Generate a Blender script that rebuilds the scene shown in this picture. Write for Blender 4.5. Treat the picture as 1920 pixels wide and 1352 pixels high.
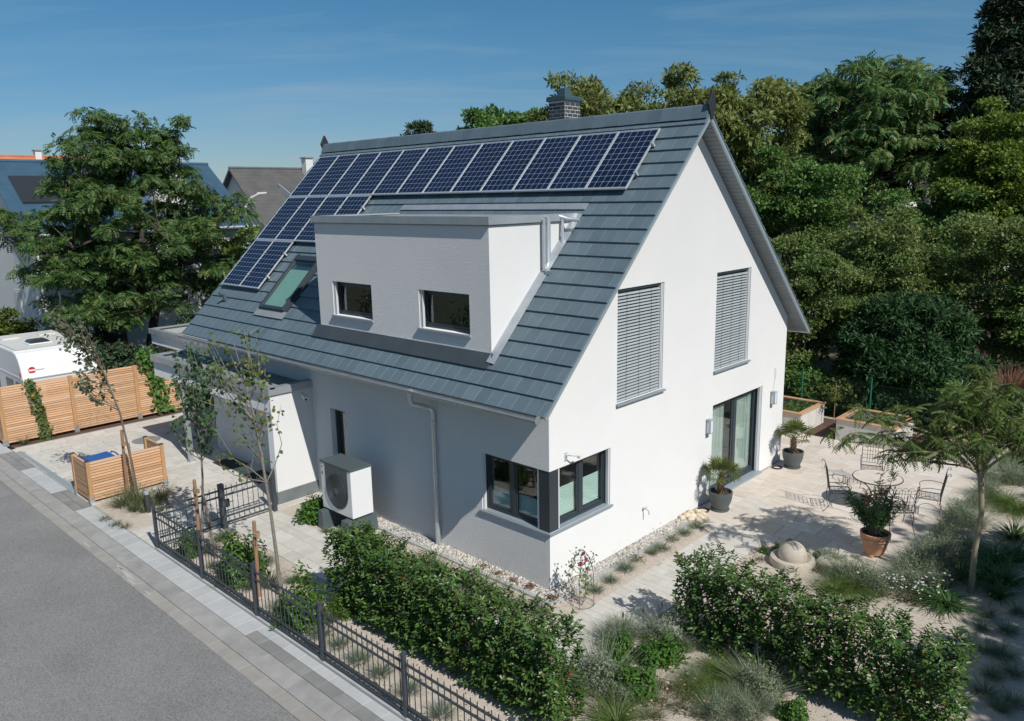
import bpy, math, random
import numpy as np
from mathutils import Matrix, Vector

for o in list(bpy.data.objects):
    bpy.data.objects.remove(o, do_unlink=True)
scene = bpy.context.scene
COL = scene.collection
R_ = math.radians

# ------------------------------------------------------------------ camera
cam_d = bpy.data.cameras.new('camera'); cam = bpy.data.objects.new('camera', cam_d); COL.objects.link(cam)
_y, _p, _r = R_(43.555), R_(-11.828), R_(-1.091)
_f = Vector((-math.sin(_y)*math.cos(_p), math.cos(_y)*math.cos(_p), math.sin(_p)))
_rt = Vector((math.cos(_y), math.sin(_y), 0)); _up = _rt.cross(_f)
_R = _rt*math.cos(_r) + _up*math.sin(_r); _U = -_rt*math.sin(_r) + _up*math.cos(_r)
_m = Matrix((_R, _U, -_f)).transposed().to_4x4(); _m.translation = Vector((8.506, -9.835, 6.963))
cam.matrix_world = _m
cam_d.sensor_width = 36; cam_d.lens = 1470.834/1920*36
cam_d.clip_start = 0.1; cam_d.clip_end = 3000
scene.camera = cam
CAM = np.array([8.506, -9.835, 6.963])

# ------------------------------------------------------------------ sky, sun, exposure
SUN = Vector((1.0, -0.21, 1.0)).normalized()          # direction towards the sun
sun_el = math.asin(SUN.z); sun_az = math.atan2(SUN.x, SUN.y)
world = bpy.data.worlds.new('World'); scene.world = world; world.use_nodes = True
nt = world.node_tree; nt.nodes.clear()
wo = nt.nodes.new('ShaderNodeOutputWorld'); bg = nt.nodes.new('ShaderNodeBackground')
sky = nt.nodes.new('ShaderNodeTexSky'); sky.sky_type = 'NISHITA'; sky.sun_disc = False
sky.sun_elevation = sun_el; sky.sun_rotation = sun_az
sky.altitude = 100; sky.air_density = 1.0; sky.dust_density = 0.15; sky.ozone_density = 6.0
bg.inputs['Strength'].default_value = 0.083
# thin cirrus veil: streaky noise on a flat cloud sheet, the same over the whole sky
tc = nt.nodes.new('ShaderNodeTexCoord'); sep = nt.nodes.new('ShaderNodeSeparateXYZ')
nt.links.new(tc.outputs['Generated'], sep.inputs[0])
zz = nt.nodes.new('ShaderNodeMath'); zz.operation = 'ADD'; zz.inputs[1].default_value = 0.22
nt.links.new(sep.outputs['Z'], zz.inputs[0])
zm = nt.nodes.new('ShaderNodeMath'); zm.operation = 'MAXIMUM'; zm.inputs[1].default_value = 0.05
nt.links.new(zz.outputs[0], zm.inputs[0])
dv = nt.nodes.new('ShaderNodeVectorMath'); dv.operation = 'DIVIDE'
cmb = nt.nodes.new('ShaderNodeCombineXYZ')
for i in range(3): nt.links.new(zm.outputs[0], cmb.inputs[i])
nt.links.new(tc.outputs['Generated'], dv.inputs[0]); nt.links.new(cmb.outputs[0], dv.inputs[1])
mp = nt.nodes.new('ShaderNodeMapping'); mp.vector_type = 'TEXTURE'; mp.inputs['Rotation'].default_value = (0, 0, R_(47)); mp.inputs['Scale'].default_value = (2.0, 0.5, 1.0)
nt.links.new(dv.outputs[0], mp.inputs[0])
cn = nt.nodes.new('ShaderNodeTexNoise'); cn.inputs['Scale'].default_value = 1.7; cn.inputs['Detail'].default_value = 9; cn.inputs['Roughness'].default_value = 0.62
cn.inputs['Distortion'].default_value = 0.5
nt.links.new(mp.outputs[0], cn.inputs['Vector'])
cr = nt.nodes.new('ShaderNodeValToRGB'); cr.color_ramp.elements[0].position = 0.46; cr.color_ramp.elements[0].color = (0, 0, 0, 1)
cr.color_ramp.elements[1].position = 0.80; cr.color_ramp.elements[1].color = (0.36, 0.36, 0.36, 1)
nt.links.new(cn.outputs['Fac'], cr.inputs[0])
mx = nt.nodes.new('ShaderNodeMix'); mx.data_type = 'RGBA'
nt.links.new(cr.outputs[0], mx.inputs['Factor']); nt.links.new(sky.outputs[0], mx.inputs['A'])
mx.inputs['B'].default_value = (7.6, 7.0, 7.6, 1)
tn = nt.nodes.new('ShaderNodeMix'); tn.data_type = 'RGBA'; tn.blend_type = 'MULTIPLY'; tn.inputs['Factor'].default_value = 1.0
nt.links.new(mx.outputs['Result'], tn.inputs['A']); tr_ = nt.nodes.new('ShaderNodeValToRGB'); nt.links.new(sep.outputs['Z'], tr_.inputs[0])                      # clear blue above, pale haze towards the horizon, all round
tr_.color_ramp.elements[0].position = 0.0; tr_.color_ramp.elements[0].color = (0.63, 0.66, 0.73, 1)
tr_.color_ramp.elements[1].position = 0.22; tr_.color_ramp.elements[1].color = (0.46, 0.78, 0.82, 1)
e3_ = tr_.color_ramp.elements.new(0.6); e3_.color = (0.74, 0.90, 0.86, 1)
nt.links.new(tr_.outputs[0], tn.inputs['B'])
nt.links.new(tn.outputs['Result'], bg.inputs['Color']); nt.links.new(bg.outputs[0], wo.inputs['Surface'])

sl = bpy.data.lights.new('sun', 'SUN'); sl.energy = 4.0; sl.angle = R_(0.5); sl.color = (1.0, 0.96, 0.90)
so = bpy.data.objects.new('sun', sl); COL.objects.link(so)
so.rotation_euler = SUN.to_track_quat('Z', 'Y').to_euler(); so.location = (30, -10, 40)
scene.view_settings.view_transform = 'Standard'; scene.view_settings.look = 'None'
scene.view_settings.exposure = 0.08; scene.view_settings.gamma = 1.0
scene.view_settings.use_curve_mapping = False

# ------------------------------------------------------------------ materials
MATS = {}
def mat(name, c1, c2=None, scale=4.0, rough=0.6, metal=0.0, bump=0.0, bscale=80.0, bdist=0.01, rnd=0.0, spec=0.5,
        island=None, trans=0.0, coat=0.0, detail=5.0, stretch=None, contrast=0.0, tcol=None, fine=0.0, fscale=200.0):
    """procedural material: noise between c1 and c2, optional per-object or per-leaf variation, optional bump"""
    m = bpy.data.materials.new(name); m.use_nodes = True; MATS[name] = m
    t = m.node_tree; N = t.nodes; L = t.links
    b = N['Principled BSDF']; out = N['Material Output']
    b.inputs['Roughness'].default_value = rough; b.inputs['Metallic'].default_value = metal
    b.inputs['Specular IOR Level'].default_value = spec
    if name.startswith('plaster') and 'Diffuse Roughness' in b.inputs: b.inputs['Diffuse Roughness'].default_value = 1.0
    if coat: b.inputs['Coat Weight'].default_value = coat; b.inputs['Coat Roughness'].default_value = 0.05
    tcn = N.new('ShaderNodeTexCoord'); vec = tcn.outputs['Object']
    if stretch:
        mpn = N.new('ShaderNodeMapping'); mpn.inputs['Scale'].default_value = stretch; L.new(vec, mpn.inputs[0]); vec = mpn.outputs[0]
    col = None
    if island:
        g = N.new('ShaderNodeNewGeometry'); r = N.new('ShaderNodeValToRGB')
        cols = [c1] + list(island)
        while len(r.color_ramp.elements) < len(cols): r.color_ramp.elements.new(0.5)
        for i, c in enumerate(cols):
            r.color_ramp.elements[i].position = i/(len(cols)-1); r.color_ramp.elements[i].color = (*c, 1)
        L.new(g.outputs['Random Per Island'], r.inputs[0]); col = r.outputs[0]
        if c2 is not None:
            n = N.new('ShaderNodeTexNoise'); n.inputs['Scale'].default_value = scale; n.inputs['Detail'].default_value = 2
            L.new(tcn.outputs['Object'], n.inputs['Vector'])
            rp = N.new('ShaderNodeValToRGB'); rp.color_ramp.elements[0].position = 0.45; rp.color_ramp.elements[1].position = 0.68
            L.new(n.outputs['Fac'], rp.inputs[0])
            x = N.new('ShaderNodeMix'); x.data_type = 'RGBA'; L.new(rp.outputs[0], x.inputs['Factor']); L.new(col, x.inputs['A'])
            x.inputs['B'].default_value = (*c2, 1); col = x.outputs['Result']
    elif c2 is not None:
        n = N.new('ShaderNodeTexNoise'); n.inputs['Scale'].default_value = scale; n.inputs['Detail'].default_value = detail; n.inputs['Roughness'].default_value = 0.6
        if rnd:
            oi0 = N.new('ShaderNodeObjectInfo'); va = N.new('ShaderNodeVectorMath'); va.operation = 'MULTIPLY_ADD'
            L.new(oi0.outputs['Random'], va.inputs[0]); va.inputs[1].default_value = (37, 91, 53); L.new(vec, va.inputs[2]); L.new(va.outputs[0], n.inputs['Vector'])
        else: L.new(vec, n.inputs['Vector'])
        rp = N.new('ShaderNodeValToRGB'); rp.color_ramp.elements[0].position = 0.32 + contrast; rp.color_ramp.elements[0].color = (*c1, 1)
        rp.color_ramp.elements[1].position = 0.68 - contrast; rp.color_ramp.elements[1].color = (*c2, 1)
        L.new(n.outputs['Fac'], rp.inputs[0]); col = rp.outputs[0]
    if col is None:
        rg = N.new('ShaderNodeRGB'); rg.outputs[0].default_value = (*c1, 1); col = rg.outputs[0]
    if fine:
        n2 = N.new('ShaderNodeTexNoise'); n2.inputs['Scale'].default_value = fscale; n2.inputs['Detail'].default_value = 3
        L.new(tcn.outputs['Object'], n2.inputs['Vector'])
        mr = N.new('ShaderNodeMapRange'); mr.inputs[1].default_value = 0.3; mr.inputs[2].default_value = 0.7; mr.inputs[3].default_value = 1-fine; mr.inputs[4].default_value = 1+fine
        L.new(n2.outputs['Fac'], mr.inputs[0])
        x = N.new('ShaderNodeVectorMath'); x.operation = 'SCALE'; L.new(col, x.inputs[0]); L.new(mr.outputs[0], x.inputs['Scale']); col = x.outputs[0]
    if rnd:
        oi = N.new('ShaderNodeObjectInfo'); mr = N.new('ShaderNodeMapRange'); mr.inputs[3].default_value = 1-rnd; mr.inputs[4].default_value = 1+rnd*0.8
        L.new(oi.outputs['Random'], mr.inputs[0])
        x = N.new('ShaderNodeVectorMath'); x.operation = 'SCALE'; L.new(col, x.inputs[0]); L.new(mr.outputs[0], x.inputs['Scale']); col = x.outputs[0]
        if tcol:
            oi2 = N.new('ShaderNodeObjectInfo'); w = N.new('ShaderNodeTexWhiteNoise'); w.noise_dimensions = '1D'; L.new(oi2.outputs['Random'], w.inputs['W'])
            x = N.new('ShaderNodeMix'); x.data_type = 'RGBA'; x.blend_type = 'MULTIPLY'; L.new(w.outputs['Value'], x.inputs['Factor'])
            L.new(col, x.inputs['A']); x.inputs['B'].default_value = (*tcol, 1); col = x.outputs['Result']
    L.new(col, b.inputs['Base Color'])
    if bump:
        n = N.new('ShaderNodeTexNoise'); n.inputs['Scale'].default_value = bscale; n.inputs['Detail'].default_value = 4
        L.new(tcn.outputs['Object'], n.inputs['Vector'])
        bp_ = N.new('ShaderNodeBump'); bp_.inputs['Strength'].default_value = bump; bp_.inputs['Distance'].default_value = bdist
        L.new(n.outputs['Fac'], bp_.inputs['Height']); L.new(bp_.outputs[0], b.inputs['Normal'])
    if trans:
        tr = N.new('ShaderNodeBsdfTranslucent'); L.new(col, tr.inputs['Color']); ms = N.new('ShaderNodeMixShader'); ms.inputs[0].default_value = trans
        L.new(b.outputs[0], ms.inputs[1]); L.new(tr.outputs[0], ms.inputs[2]); L.new(ms.outputs[0], out.inputs['Surface'])
    return m

def glass_mat(name, tint=(0.72, 0.80, 0.80), rough=0.02, boost=0.06):
    m = bpy.data.materials.new(name); m.use_nodes = True; MATS[name] = m
    N = m.node_tree.nodes; L = m.node_tree.links; N.remove(N['Principled BSDF'])
    t = N.new('ShaderNodeBsdfTransparent'); t.inputs[0].default_value = (*tint, 1)
    g = N.new('ShaderNodeBsdfGlossy'); g.inputs['Roughness'].default_value = rough; g.inputs['Color'].default_value = (0.93, 0.97, 1, 1)
    fr = N.new('ShaderNodeLayerWeight'); fr.inputs['Blend'].default_value = 0.5      # Schlick term, the same on both faces of the pane
    pw_ = N.new('ShaderNodeMath'); pw_.operation = 'POWER'; pw_.inputs[1].default_value = 5.0; L.new(fr.outputs['Facing'], pw_.inputs[0])
    ad = N.new('ShaderNodeMath'); ad.operation = 'MULTIPLY_ADD'; ad.inputs[1].default_value = 0.9; ad.inputs[2].default_value = boost; L.new(pw_.outputs[0], ad.inputs[0])
    ms = N.new('ShaderNodeMixShader'); L.new(ad.outputs[0], ms.inputs[0]); L.new(t.outputs[0], ms.inputs[1]); L.new(g.outputs[0], ms.inputs[2])
    L.new(ms.outputs[0], N['Material Output'].inputs['Surface'])
    return m

def roof_rows_mat(name, c1, c2, row=0.3, rough=0.4, line=0.35):
    """far roofs: courses too far away to be told apart singly"""
    m = mat(name, c1, c2, scale=1.2, rough=rough)
    N = m.node_tree.nodes; L = m.node_tree.links; b = N['Principled BSDF']
    tcn = N.new('ShaderNodeTexCoord'); s = N.new('ShaderNodeSeparateXYZ'); L.new(tcn.outputs['Object'], s.inputs[0])
    d = N.new('ShaderNodeMath'); d.operation = 'DIVIDE'; d.inputs[1].default_value = row; L.new(s.outputs['Z'], d.inputs[0])
    f = N.new('ShaderNodeMath'); f.operation = 'FRACT'; L.new(d.outputs[0], f.inputs[0])
    bp_ = N.new('ShaderNodeBump'); bp_.inputs['Strength'].default_value = 1.0; bp_.inputs['Distance'].default_value = 0.05; bp_.invert = True
    L.new(f.outputs[0], bp_.inputs['Height']); L.new(bp_.outputs[0], b.inputs['Normal'])
    return m

# white plaster and house
mat('plaster', (0.70, 0.70, 0.695), (0.675, 0.675, 0.67), scale=0.9, rough=0.9, bump=0.5, bscale=70, bdist=0.006, spec=0.2)
mat('plaster_front', (0.70, 0.70, 0.695), (0.675, 0.675, 0.67), scale=0.8, rough=0.9, bump=1.0, bscale=75, bdist=0.014, spec=0.2)
mat('plinth', (0.13, 0.15, 0.16), (0.18, 0.20, 0.20), scale=3, rough=0.8)
mat('roof_tile', (0.108, 0.155, 0.185), (0.130, 0.180, 0.210), scale=2.5, rough=0.50, rnd=0.10, spec=0.4)
mat('roof_tile_far', (0.108, 0.155, 0.185), (0.130, 0.180, 0.210), scale=2.5, rough=0.50, spec=0.4)
mat('roof_deck', (0.05, 0.055, 0.06), rough=0.8)
mat('slate_dark', (0.022, 0.026, 0.03), rough=0.5)
mat('zinc', (0.52, 0.56, 0.59), (0.66, 0.69, 0.71), scale=3, rough=0.42, metal=0.65)
mat('zinc_trim', (0.40, 0.43, 0.45), (0.50, 0.53, 0.55), scale=1.5, rough=0.45, metal=0.5)
mat('verge_metal', (0.30, 0.36, 0.395), rough=0.45, metal=0.2)
mat('soffit', (0.16, 0.185, 0.20), (0.19, 0.215, 0.23), scale=2, rough=0.6, rnd=0.06)
mat('frame_dark', (0.035, 0.048, 0.058), rough=0.38)
mat('frame_light', (0.60, 0.62, 0.63), rough=0.4)
mat('sill', (0.33, 0.38, 0.42), rough=0.42, metal=0.2)
mat('blind_slat', (0.40, 0.44, 0.455), rough=0.45, metal=0.15, rnd=0.05)
mat('curtain', (0.80, 0.83, 0.78), (0.72, 0.77, 0.72), scale=9, rough=0.9, stretch=(1, 1, 0.02), trans=0.25)
mat('pleated', (0.58, 0.67, 0.62), rough=0.9)
mat('interior', (0.10, 0.10, 0.095), rough=0.9)
mat('interior_floor', (0.16, 0.11, 0.07), rough=0.6)
glass_mat('glass', (0.90, 0.95, 0.94), 0.01, 0.08); glass_mat('glass_dark', (0.55, 0.65, 0.65), 0.02, 0.12)
glass_mat('skylight_glass', (0.82, 0.95, 0.90), 0.03, 0.08)
mat('shade_cloth', (0.45, 0.49, 0.46), rough=0.9)
mat('apron_metal', (0.05, 0.062, 0.072), (0.065, 0.078, 0.088), scale=2, rough=0.5)
mat('gutter_zinc', (0.27, 0.30, 0.32), (0.36, 0.39, 0.41), scale=3, rough=0.45, metal=0.4)
mat('drain_steel', (0.27, 0.33, 0.35), rough=0.5)
mat('clinker', (0.045, 0.05, 0.055), (0.075, 0.078, 0.08), scale=9, rough=0.6, rnd=0.25)
mat('mortar', (0.58, 0.58, 0.57), rough=0.9)
mat('cap_blue', (0.045, 0.085, 0.10), rough=0.5)
mat('membrane', (0.22, 0.25, 0.26), (0.28, 0.31, 0.32), scale=2, rough=0.8)
mat('gravel_roof', (0.36, 0.36, 0.35), (0.48, 0.48, 0.46), scale=60, rough=0.95)
mat('solar_cell', (0.004, 0.010, 0.036), (0.006, 0.015, 0.05), scale=3.5, rough=0.2, spec=0.35, rnd=0.12)
mat('solar_back', (0.26, 0.33, 0.42), rough=0.25)
mat('alu', (0.72, 0.74, 0.75), rough=0.35, metal=0.55)
# ground
mat('asphalt', (0.205, 0.203, 0.196), (0.255, 0.252, 0.243), scale=0.7, rough=0.9, bump=0.5, bscale=160, bdist=0.008, fine=0.30, fscale=38)
mat('asphalt_patch', (0.23, 0.227, 0.221), (0.275, 0.272, 0.264), scale=0.9, rough=0.9, bump=0.4, bscale=160, bdist=0.008, fine=0.30, fscale=38)
mat('gutter_slab', (0.30, 0.285, 0.26), (0.37, 0.35, 0.32), scale=2.5, rough=0.9, bump=0.4, bscale=60, bdist=0.006, rnd=0.07, fine=0.08, fscale=120)
mat('kerbstone', (0.29, 0.285, 0.27), (0.38, 0.375, 0.355), scale=3, rough=0.9, bump=0.8, bscale=55, bdist=0.01, rnd=0.06, fine=0.10, fscale=120)
mat('slab_light', (0.42, 0.435, 0.435), (0.50, 0.51, 0.505), scale=2.5, rough=0.85, rnd=0.05, bump=0.2, bscale=70, fine=0.05)
mat('slab_dark', (0.225, 0.225, 0.218), (0.28, 0.28, 0.27), scale=3, rough=0.9, rnd=0.09, bump=0.4, bscale=70, fine=0.08)
mat('edging', (0.40, 0.40, 0.39), (0.48, 0.48, 0.47), scale=3, rough=0.9, bump=0.3, bscale=70, rnd=0.04)
mat('efflorescence', (0.45, 0.44, 0.42), rough=0.95)
mat('joint', (0.40, 0.385, 0.355), rough=0.95)
mat('paver', (0.54, 0.52, 0.48), (0.62, 0.60, 0.555), scale=3.5, rough=0.85, rnd=0.08, tcol=(0.98, 0.965, 0.93), bump=0.25, bscale=50, bdist=0.006, contrast=0.03)
mat('sandstone', (0.62, 0.565, 0.505), (0.71, 0.665, 0.61), scale=2.6, rough=0.8, rnd=0.08, tcol=(1.0, 0.93, 0.86), bump=0.25, bscale=40, bdist=0.006, contrast=0.05, stretch=(1, 2.5, 1))
mat('gravel', (0.50, 0.43, 0.355), (0.66, 0.585, 0.50), scale=75, rough=0.95, bump=1.0, bscale=90, bdist=0.015, fine=0.10, fscale=6)
mat('pebble', (0.55, 0.52, 0.48), island=[(0.70, 0.68, 0.64), (0.38, 0.34, 0.29), (0.62, 0.58, 0.52), (0.28, 0.26, 0.24), (0.76, 0.74, 0.71)], rough=0.7)
mat('grit', (0.60, 0.52, 0.43), island=[(0.70, 0.63, 0.55), (0.46, 0.38, 0.31), (0.64, 0.56, 0.47)], rough=0.9)
mat('mulch', (0.09, 0.05, 0.035), (0.16, 0.095, 0.065), scale=30, rough=0.95, bump=1.0, bscale=60, bdist=0.03)
mat('soil', (0.055, 0.038, 0.027), (0.10, 0.07, 0.05), scale=25, rough=0.95, bump=1.0, bscale=60, bdist=0.03)
mat('earth', (0.06, 0.065, 0.03), (0.11, 0.095, 0.055), scale=0.8, rough=0.95, bump=0.6, bscale=8, bdist=0.05)
mat('rock', (0.62, 0.50, 0.36), (0.74, 0.64, 0.50), scale=5, rough=0.85, bump=0.5, bscale=18, bdist=0.02, rnd=0.06)
mat('boulder', (0.36, 0.34, 0.31), (0.46, 0.43, 0.40), scale=6, rough=0.9, bump=0.5, bscale=25, bdist=0.02)
mat('limestone', (0.46, 0.41, 0.34), (0.54, 0.49, 0.42), scale=6, rough=0.8, bump=0.2, bscale=40)
# timber, metal, misc
mat('larch', (0.58, 0.35, 0.20), (0.70, 0.49, 0.33), scale=3.0, rough=0.7, rnd=0.19, stretch=(10, 0.8, 22), tcol=(1.0, 0.88, 0.74))
mat('larch_x', (0.56, 0.335, 0.19), (0.68, 0.47, 0.31), scale=3.0, rough=0.7, rnd=0.19, stretch=(0.8, 10, 22), tcol=(1.0, 0.88, 0.74))
mat('larch_post', (0.42, 0.23, 0.10), (0.52, 0.31, 0.15), scale=3, rough=0.7, rnd=0.06, stretch=(12, 12, 0.8))
mat('planter_rim', (0.50, 0.29, 0.15), (0.58, 0.36, 0.21), scale=3, rough=0.7, rnd=0.08)
mat('planter_board', (0.60, 0.58, 0.53), (0.67, 0.65, 0.60), scale=2, rough=0.8, rnd=0.04)
mat('stake', (0.27, 0.145, 0.085), (0.36, 0.21, 0.125), scale=4, rough=0.8, stretch=(8, 8, 0.8))
mat('rope', (0.42, 0.27, 0.15), rough=0.95)
mat('iron', (0.045, 0.056, 0.066), (0.062, 0.075, 0.086), scale=6, rough=0.45)
mat('wrought', (0.05, 0.046, 0.042), rough=0.55)
mat('galv', (0.55, 0.57, 0.58), rough=0.4, metal=0.7)
mat('bin_blue', (0.02, 0.11, 0.36), rough=0.4)
mat('bin_grey', (0.06, 0.065, 0.07), rough=0.5)
mat('bollard', (0.05, 0.055, 0.06), rough=0.5)
mat('pump_white', (0.78, 0.79, 0.80), rough=0.3)
mat('pump_side', (0.80, 0.81, 0.82), rough=0.35)
mat('pump_lid', (0.085, 0.11, 0.12), rough=0.45)
mat('pump_grille', (0.028, 0.036, 0.038), rough=0.5)
mat('pump_fan', (0.015, 0.018, 0.02), rough=0.5)
mat('red_mark', (0.55, 0.02, 0.02), rough=0.5)
mat('green_mark', (0.03, 0.10, 0.05), rough=0.5)
mat('pot_grey', (0.085, 0.10, 0.105), (0.11, 0.125, 0.13), scale=5, rough=0.55)
mat('terracotta', (0.52, 0.25, 0.14), (0.62, 0.34, 0.22), scale=5, rough=0.85)
mat('palm_trunk', (0.16, 0.095, 0.055), (0.27, 0.17, 0.10), scale=25, rough=0.95, bump=1.0, bscale=40, bdist=0.03)
mat('lamp_glass', (0.70, 0.76, 0.85), rough=0.25)
mat('cable', (0.02, 0.02, 0.022), rough=0.6)
mat('white_plastic', (0.75, 0.75, 0.75), rough=0.4)
mat('door_mat', (0.03, 0.032, 0.034), rough=0.95, bump=0.6, bscale=120)
mat('green_post', (0.01, 0.16, 0.09), rough=0.5)
mat('mesh_wire', (0.02, 0.05, 0.035), rough=0.6)
mat('green_plastic', (0.03, 0.25, 0.14), rough=0.6)
mat('caravan_white', (0.80, 0.80, 0.79), rough=0.3)
mat('caravan_roof', (0.62, 0.62, 0.57), (0.70, 0.70, 0.65), scale=2, rough=0.5)
mat('caravan_trim', (0.40, 0.42, 0.44), rough=0.4)
mat('caravan_window', (0.03, 0.035, 0.04), rough=0.1, coat=0.4)
mat('caravan_blue', (0.05, 0.18, 0.45), rough=0.4)
mat('tyre', (0.02, 0.02, 0.02), rough=0.9)
# neighbours
roof_rows_mat('roof_blue', (0.045, 0.095, 0.145), (0.06, 0.12, 0.175), row=0.24, rough=0.3)
roof_rows_mat('roof_brown', (0.095, 0.092, 0.09), (0.125, 0.12, 0.115), row=0.25, rough=0.6)
roof_rows_mat('roof_orange', (0.48, 0.15, 0.07), (0.58, 0.21, 0.10), row=0.25, rough=0.7)
mat('wall_far', (0.74, 0.74, 0.72), (0.68, 0.68, 0.66), scale=0.6, rough=0.9)
mat('shutter', (0.62, 0.62, 0.60), rough=0.6)
# foliage
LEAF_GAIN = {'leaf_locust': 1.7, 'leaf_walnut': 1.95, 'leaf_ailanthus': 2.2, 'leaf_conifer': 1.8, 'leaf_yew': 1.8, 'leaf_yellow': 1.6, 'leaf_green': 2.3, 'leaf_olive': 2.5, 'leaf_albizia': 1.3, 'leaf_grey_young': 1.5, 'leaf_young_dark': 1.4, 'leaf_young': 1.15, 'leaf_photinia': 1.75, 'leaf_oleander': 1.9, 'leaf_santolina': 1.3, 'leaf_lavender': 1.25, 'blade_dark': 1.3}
def leafmat(name, cols, rough=0.5, trans=0.34, spec=0.35, patch=None, scale=0.5):
    k = LEAF_GAIN.get(name, 1.0); cols = [tuple(q*k for q in c) for c in cols]; patch = tuple(q*k for q in patch) if patch else None
    return mat(name, cols[0], patch, scale=scale, island=cols[1:], rough=rough, trans=trans, spec=spec)
leafmat('leaf_locust', [(0.030, 0.072, 0.022), (0.040, 0.090, 0.026), (0.052, 0.105, 0.030), (0.038, 0.084, 0.026), (0.075, 0.125, 0.034), (0.16, 0.145, 0.03)], patch=(0.058, 0.10, 0.032), scale=0.35)
leafmat('leaf_walnut', [(0.075, 0.105, 0.028), (0.11, 0.14, 0.038), (0.15, 0.17, 0.052), (0.09, 0.12, 0.03)], patch=(0.085, 0.095, 0.026), scale=0.5)
leafmat('leaf_ailanthus', [(0.035, 0.085, 0.028), (0.05, 0.11, 0.034), (0.065, 0.125, 0.04), (0.048, 0.10, 0.032), (0.17, 0.11, 0.035)], patch=(0.06, 0.10, 0.03), scale=0.4)
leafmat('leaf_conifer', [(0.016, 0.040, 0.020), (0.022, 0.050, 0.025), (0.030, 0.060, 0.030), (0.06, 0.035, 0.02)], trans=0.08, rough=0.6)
leafmat('leaf_yew', [(0.014, 0.040, 0.014), (0.020, 0.052, 0.016), (0.028, 0.064, 0.020)], trans=0.1, rough=0.55)
leafmat('leaf_yellow', [(0.065, 0.115, 0.018), (0.10, 0.155, 0.024), (0.14, 0.18, 0.03), (0.08, 0.13, 0.022)])
leafmat('leaf_green', [(0.040, 0.085, 0.020), (0.058, 0.110, 0.026), (0.075, 0.130, 0.034), (0.048, 0.095, 0.024)], patch=(0.065, 0.10, 0.026), scale=0.6)
leafmat('leaf_olive', [(0.062, 0.090, 0.026), (0.085, 0.112, 0.034), (0.11, 0.13, 0.044), (0.07, 0.098, 0.03)], patch=(0.05, 0.088, 0.024), scale=0.7)
leafmat('leaf_bamboo', [(0.10, 0.14, 0.02), (0.14, 0.18, 0.03), (0.08, 0.12, 0.02)])
leafmat('leaf_photinia', [(0.026, 0.058, 0.014), (0.036, 0.078, 0.018), (0.052, 0.100, 0.022), (0.032, 0.070, 0.016), (0.044, 0.088, 0.020), (0.050, 0.098, 0.022), (0.080, 0.125, 0.030), (0.085, 0.075, 0.028)], rough=0.34, trans=0.15, spec=0.45)
leafmat('leaf_red', [(0.30, 0.03, 0.025), (0.42, 0.07, 0.04)], rough=0.35)
leafmat('leaf_young', [(0.055, 0.105, 0.028), (0.080, 0.135, 0.036), (0.11, 0.155, 0.045), (0.065, 0.12, 0.03), (0.07, 0.125, 0.032), (0.35, 0.22, 0.03)])
leafmat('leaf_young_dark', [(0.034, 0.078, 0.032), (0.046, 0.098, 0.040), (0.062, 0.115, 0.048)])
leafmat('leaf_grey_young', [(0.075, 0.095, 0.055), (0.10, 0.12, 0.07), (0.06, 0.085, 0.045)])
leafmat('leaf_albizia', [(0.040, 0.085, 0.020), (0.060, 0.110, 0.026), (0.085, 0.130, 0.032), (0.13, 0.15, 0.03)])
leafmat('leaf_palm', [(0.13, 0.17, 0.045), (0.17, 0.21, 0.06), (0.11, 0.15, 0.04)], rough=0.4)
leafmat('leaf_oleander', [(0.035, 0.078, 0.025), (0.05, 0.10, 0.032), (0.07, 0.12, 0.042)], rough=0.45)
leafmat('leaf_lavender', [(0.16, 0.20, 0.135), (0.20, 0.24, 0.175), (0.125, 0.17, 0.105), (0.10, 0.16, 0.08)], rough=0.8)
leafmat('leaf_santolina', [(0.22, 0.255, 0.18), (0.27, 0.30, 0.225), (0.17, 0.21, 0.13), (0.12, 0.17, 0.075)], rough=0.8)
leafmat('leaf_herb', [(0.06, 0.155, 0.022), (0.085, 0.20, 0.03), (0.11, 0.23, 0.04), (0.05, 0.12, 0.02)])
leafmat('leaf_choisya', [(0.06, 0.14, 0.02), (0.09, 0.19, 0.028), (0.12, 0.23, 0.04), (0.04, 0.095, 0.016)], rough=0.35)
leafmat('blade_feather', [(0.12, 0.20, 0.04), (0.16, 0.24, 0.06), (0.09, 0.16, 0.03), (0.20, 0.24, 0.09)], trans=0.35)
leafmat('blade_reed', [(0.10, 0.15, 0.05), (0.15, 0.19, 0.08), (0.20, 0.20, 0.11)], trans=0.3)
leafmat('blade_daisy', [(0.12, 0.14, 0.06), (0.16, 0.15, 0.075), (0.09, 0.12, 0.045)], trans=0.2)
leafmat('blade_dark', [(0.035, 0.085, 0.025), (0.05, 0.11, 0.03), (0.07, 0.13, 0.035)], trans=0.2)
leafmat('blade_red', [(0.27, 0.13, 0.085), (0.34, 0.18, 0.12), (0.21, 0.10, 0.065)], trans=0.3)
leafmat('succulent', [(0.16, 0.09, 0.065), (0.20, 0.12, 0.085), (0.11, 0.075, 0.05)], trans=0.05)
leafmat('petal_pink', [(0.62, 0.10, 0.20), (0.75, 0.22, 0.32)], trans=0.3)
leafmat('petal_rose', [(0.50, 0.03, 0.14), (0.60, 0.06, 0.20)], trans=0.2)
leafmat('petal_white', [(0.78, 0.76, 0.74), (0.70, 0.66, 0.66)], trans=0.2)
leafmat('petal_silk', [(0.70, 0.28, 0.26), (0.78, 0.40, 0.36)], trans=0.3)
mat('bark', (0.13, 0.10, 0.075), (0.20, 0.16, 0.12), scale=14, rough=0.95, bump=0.9, bscale=30, bdist=0.02, stretch=(1, 1, 0.25))
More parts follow.
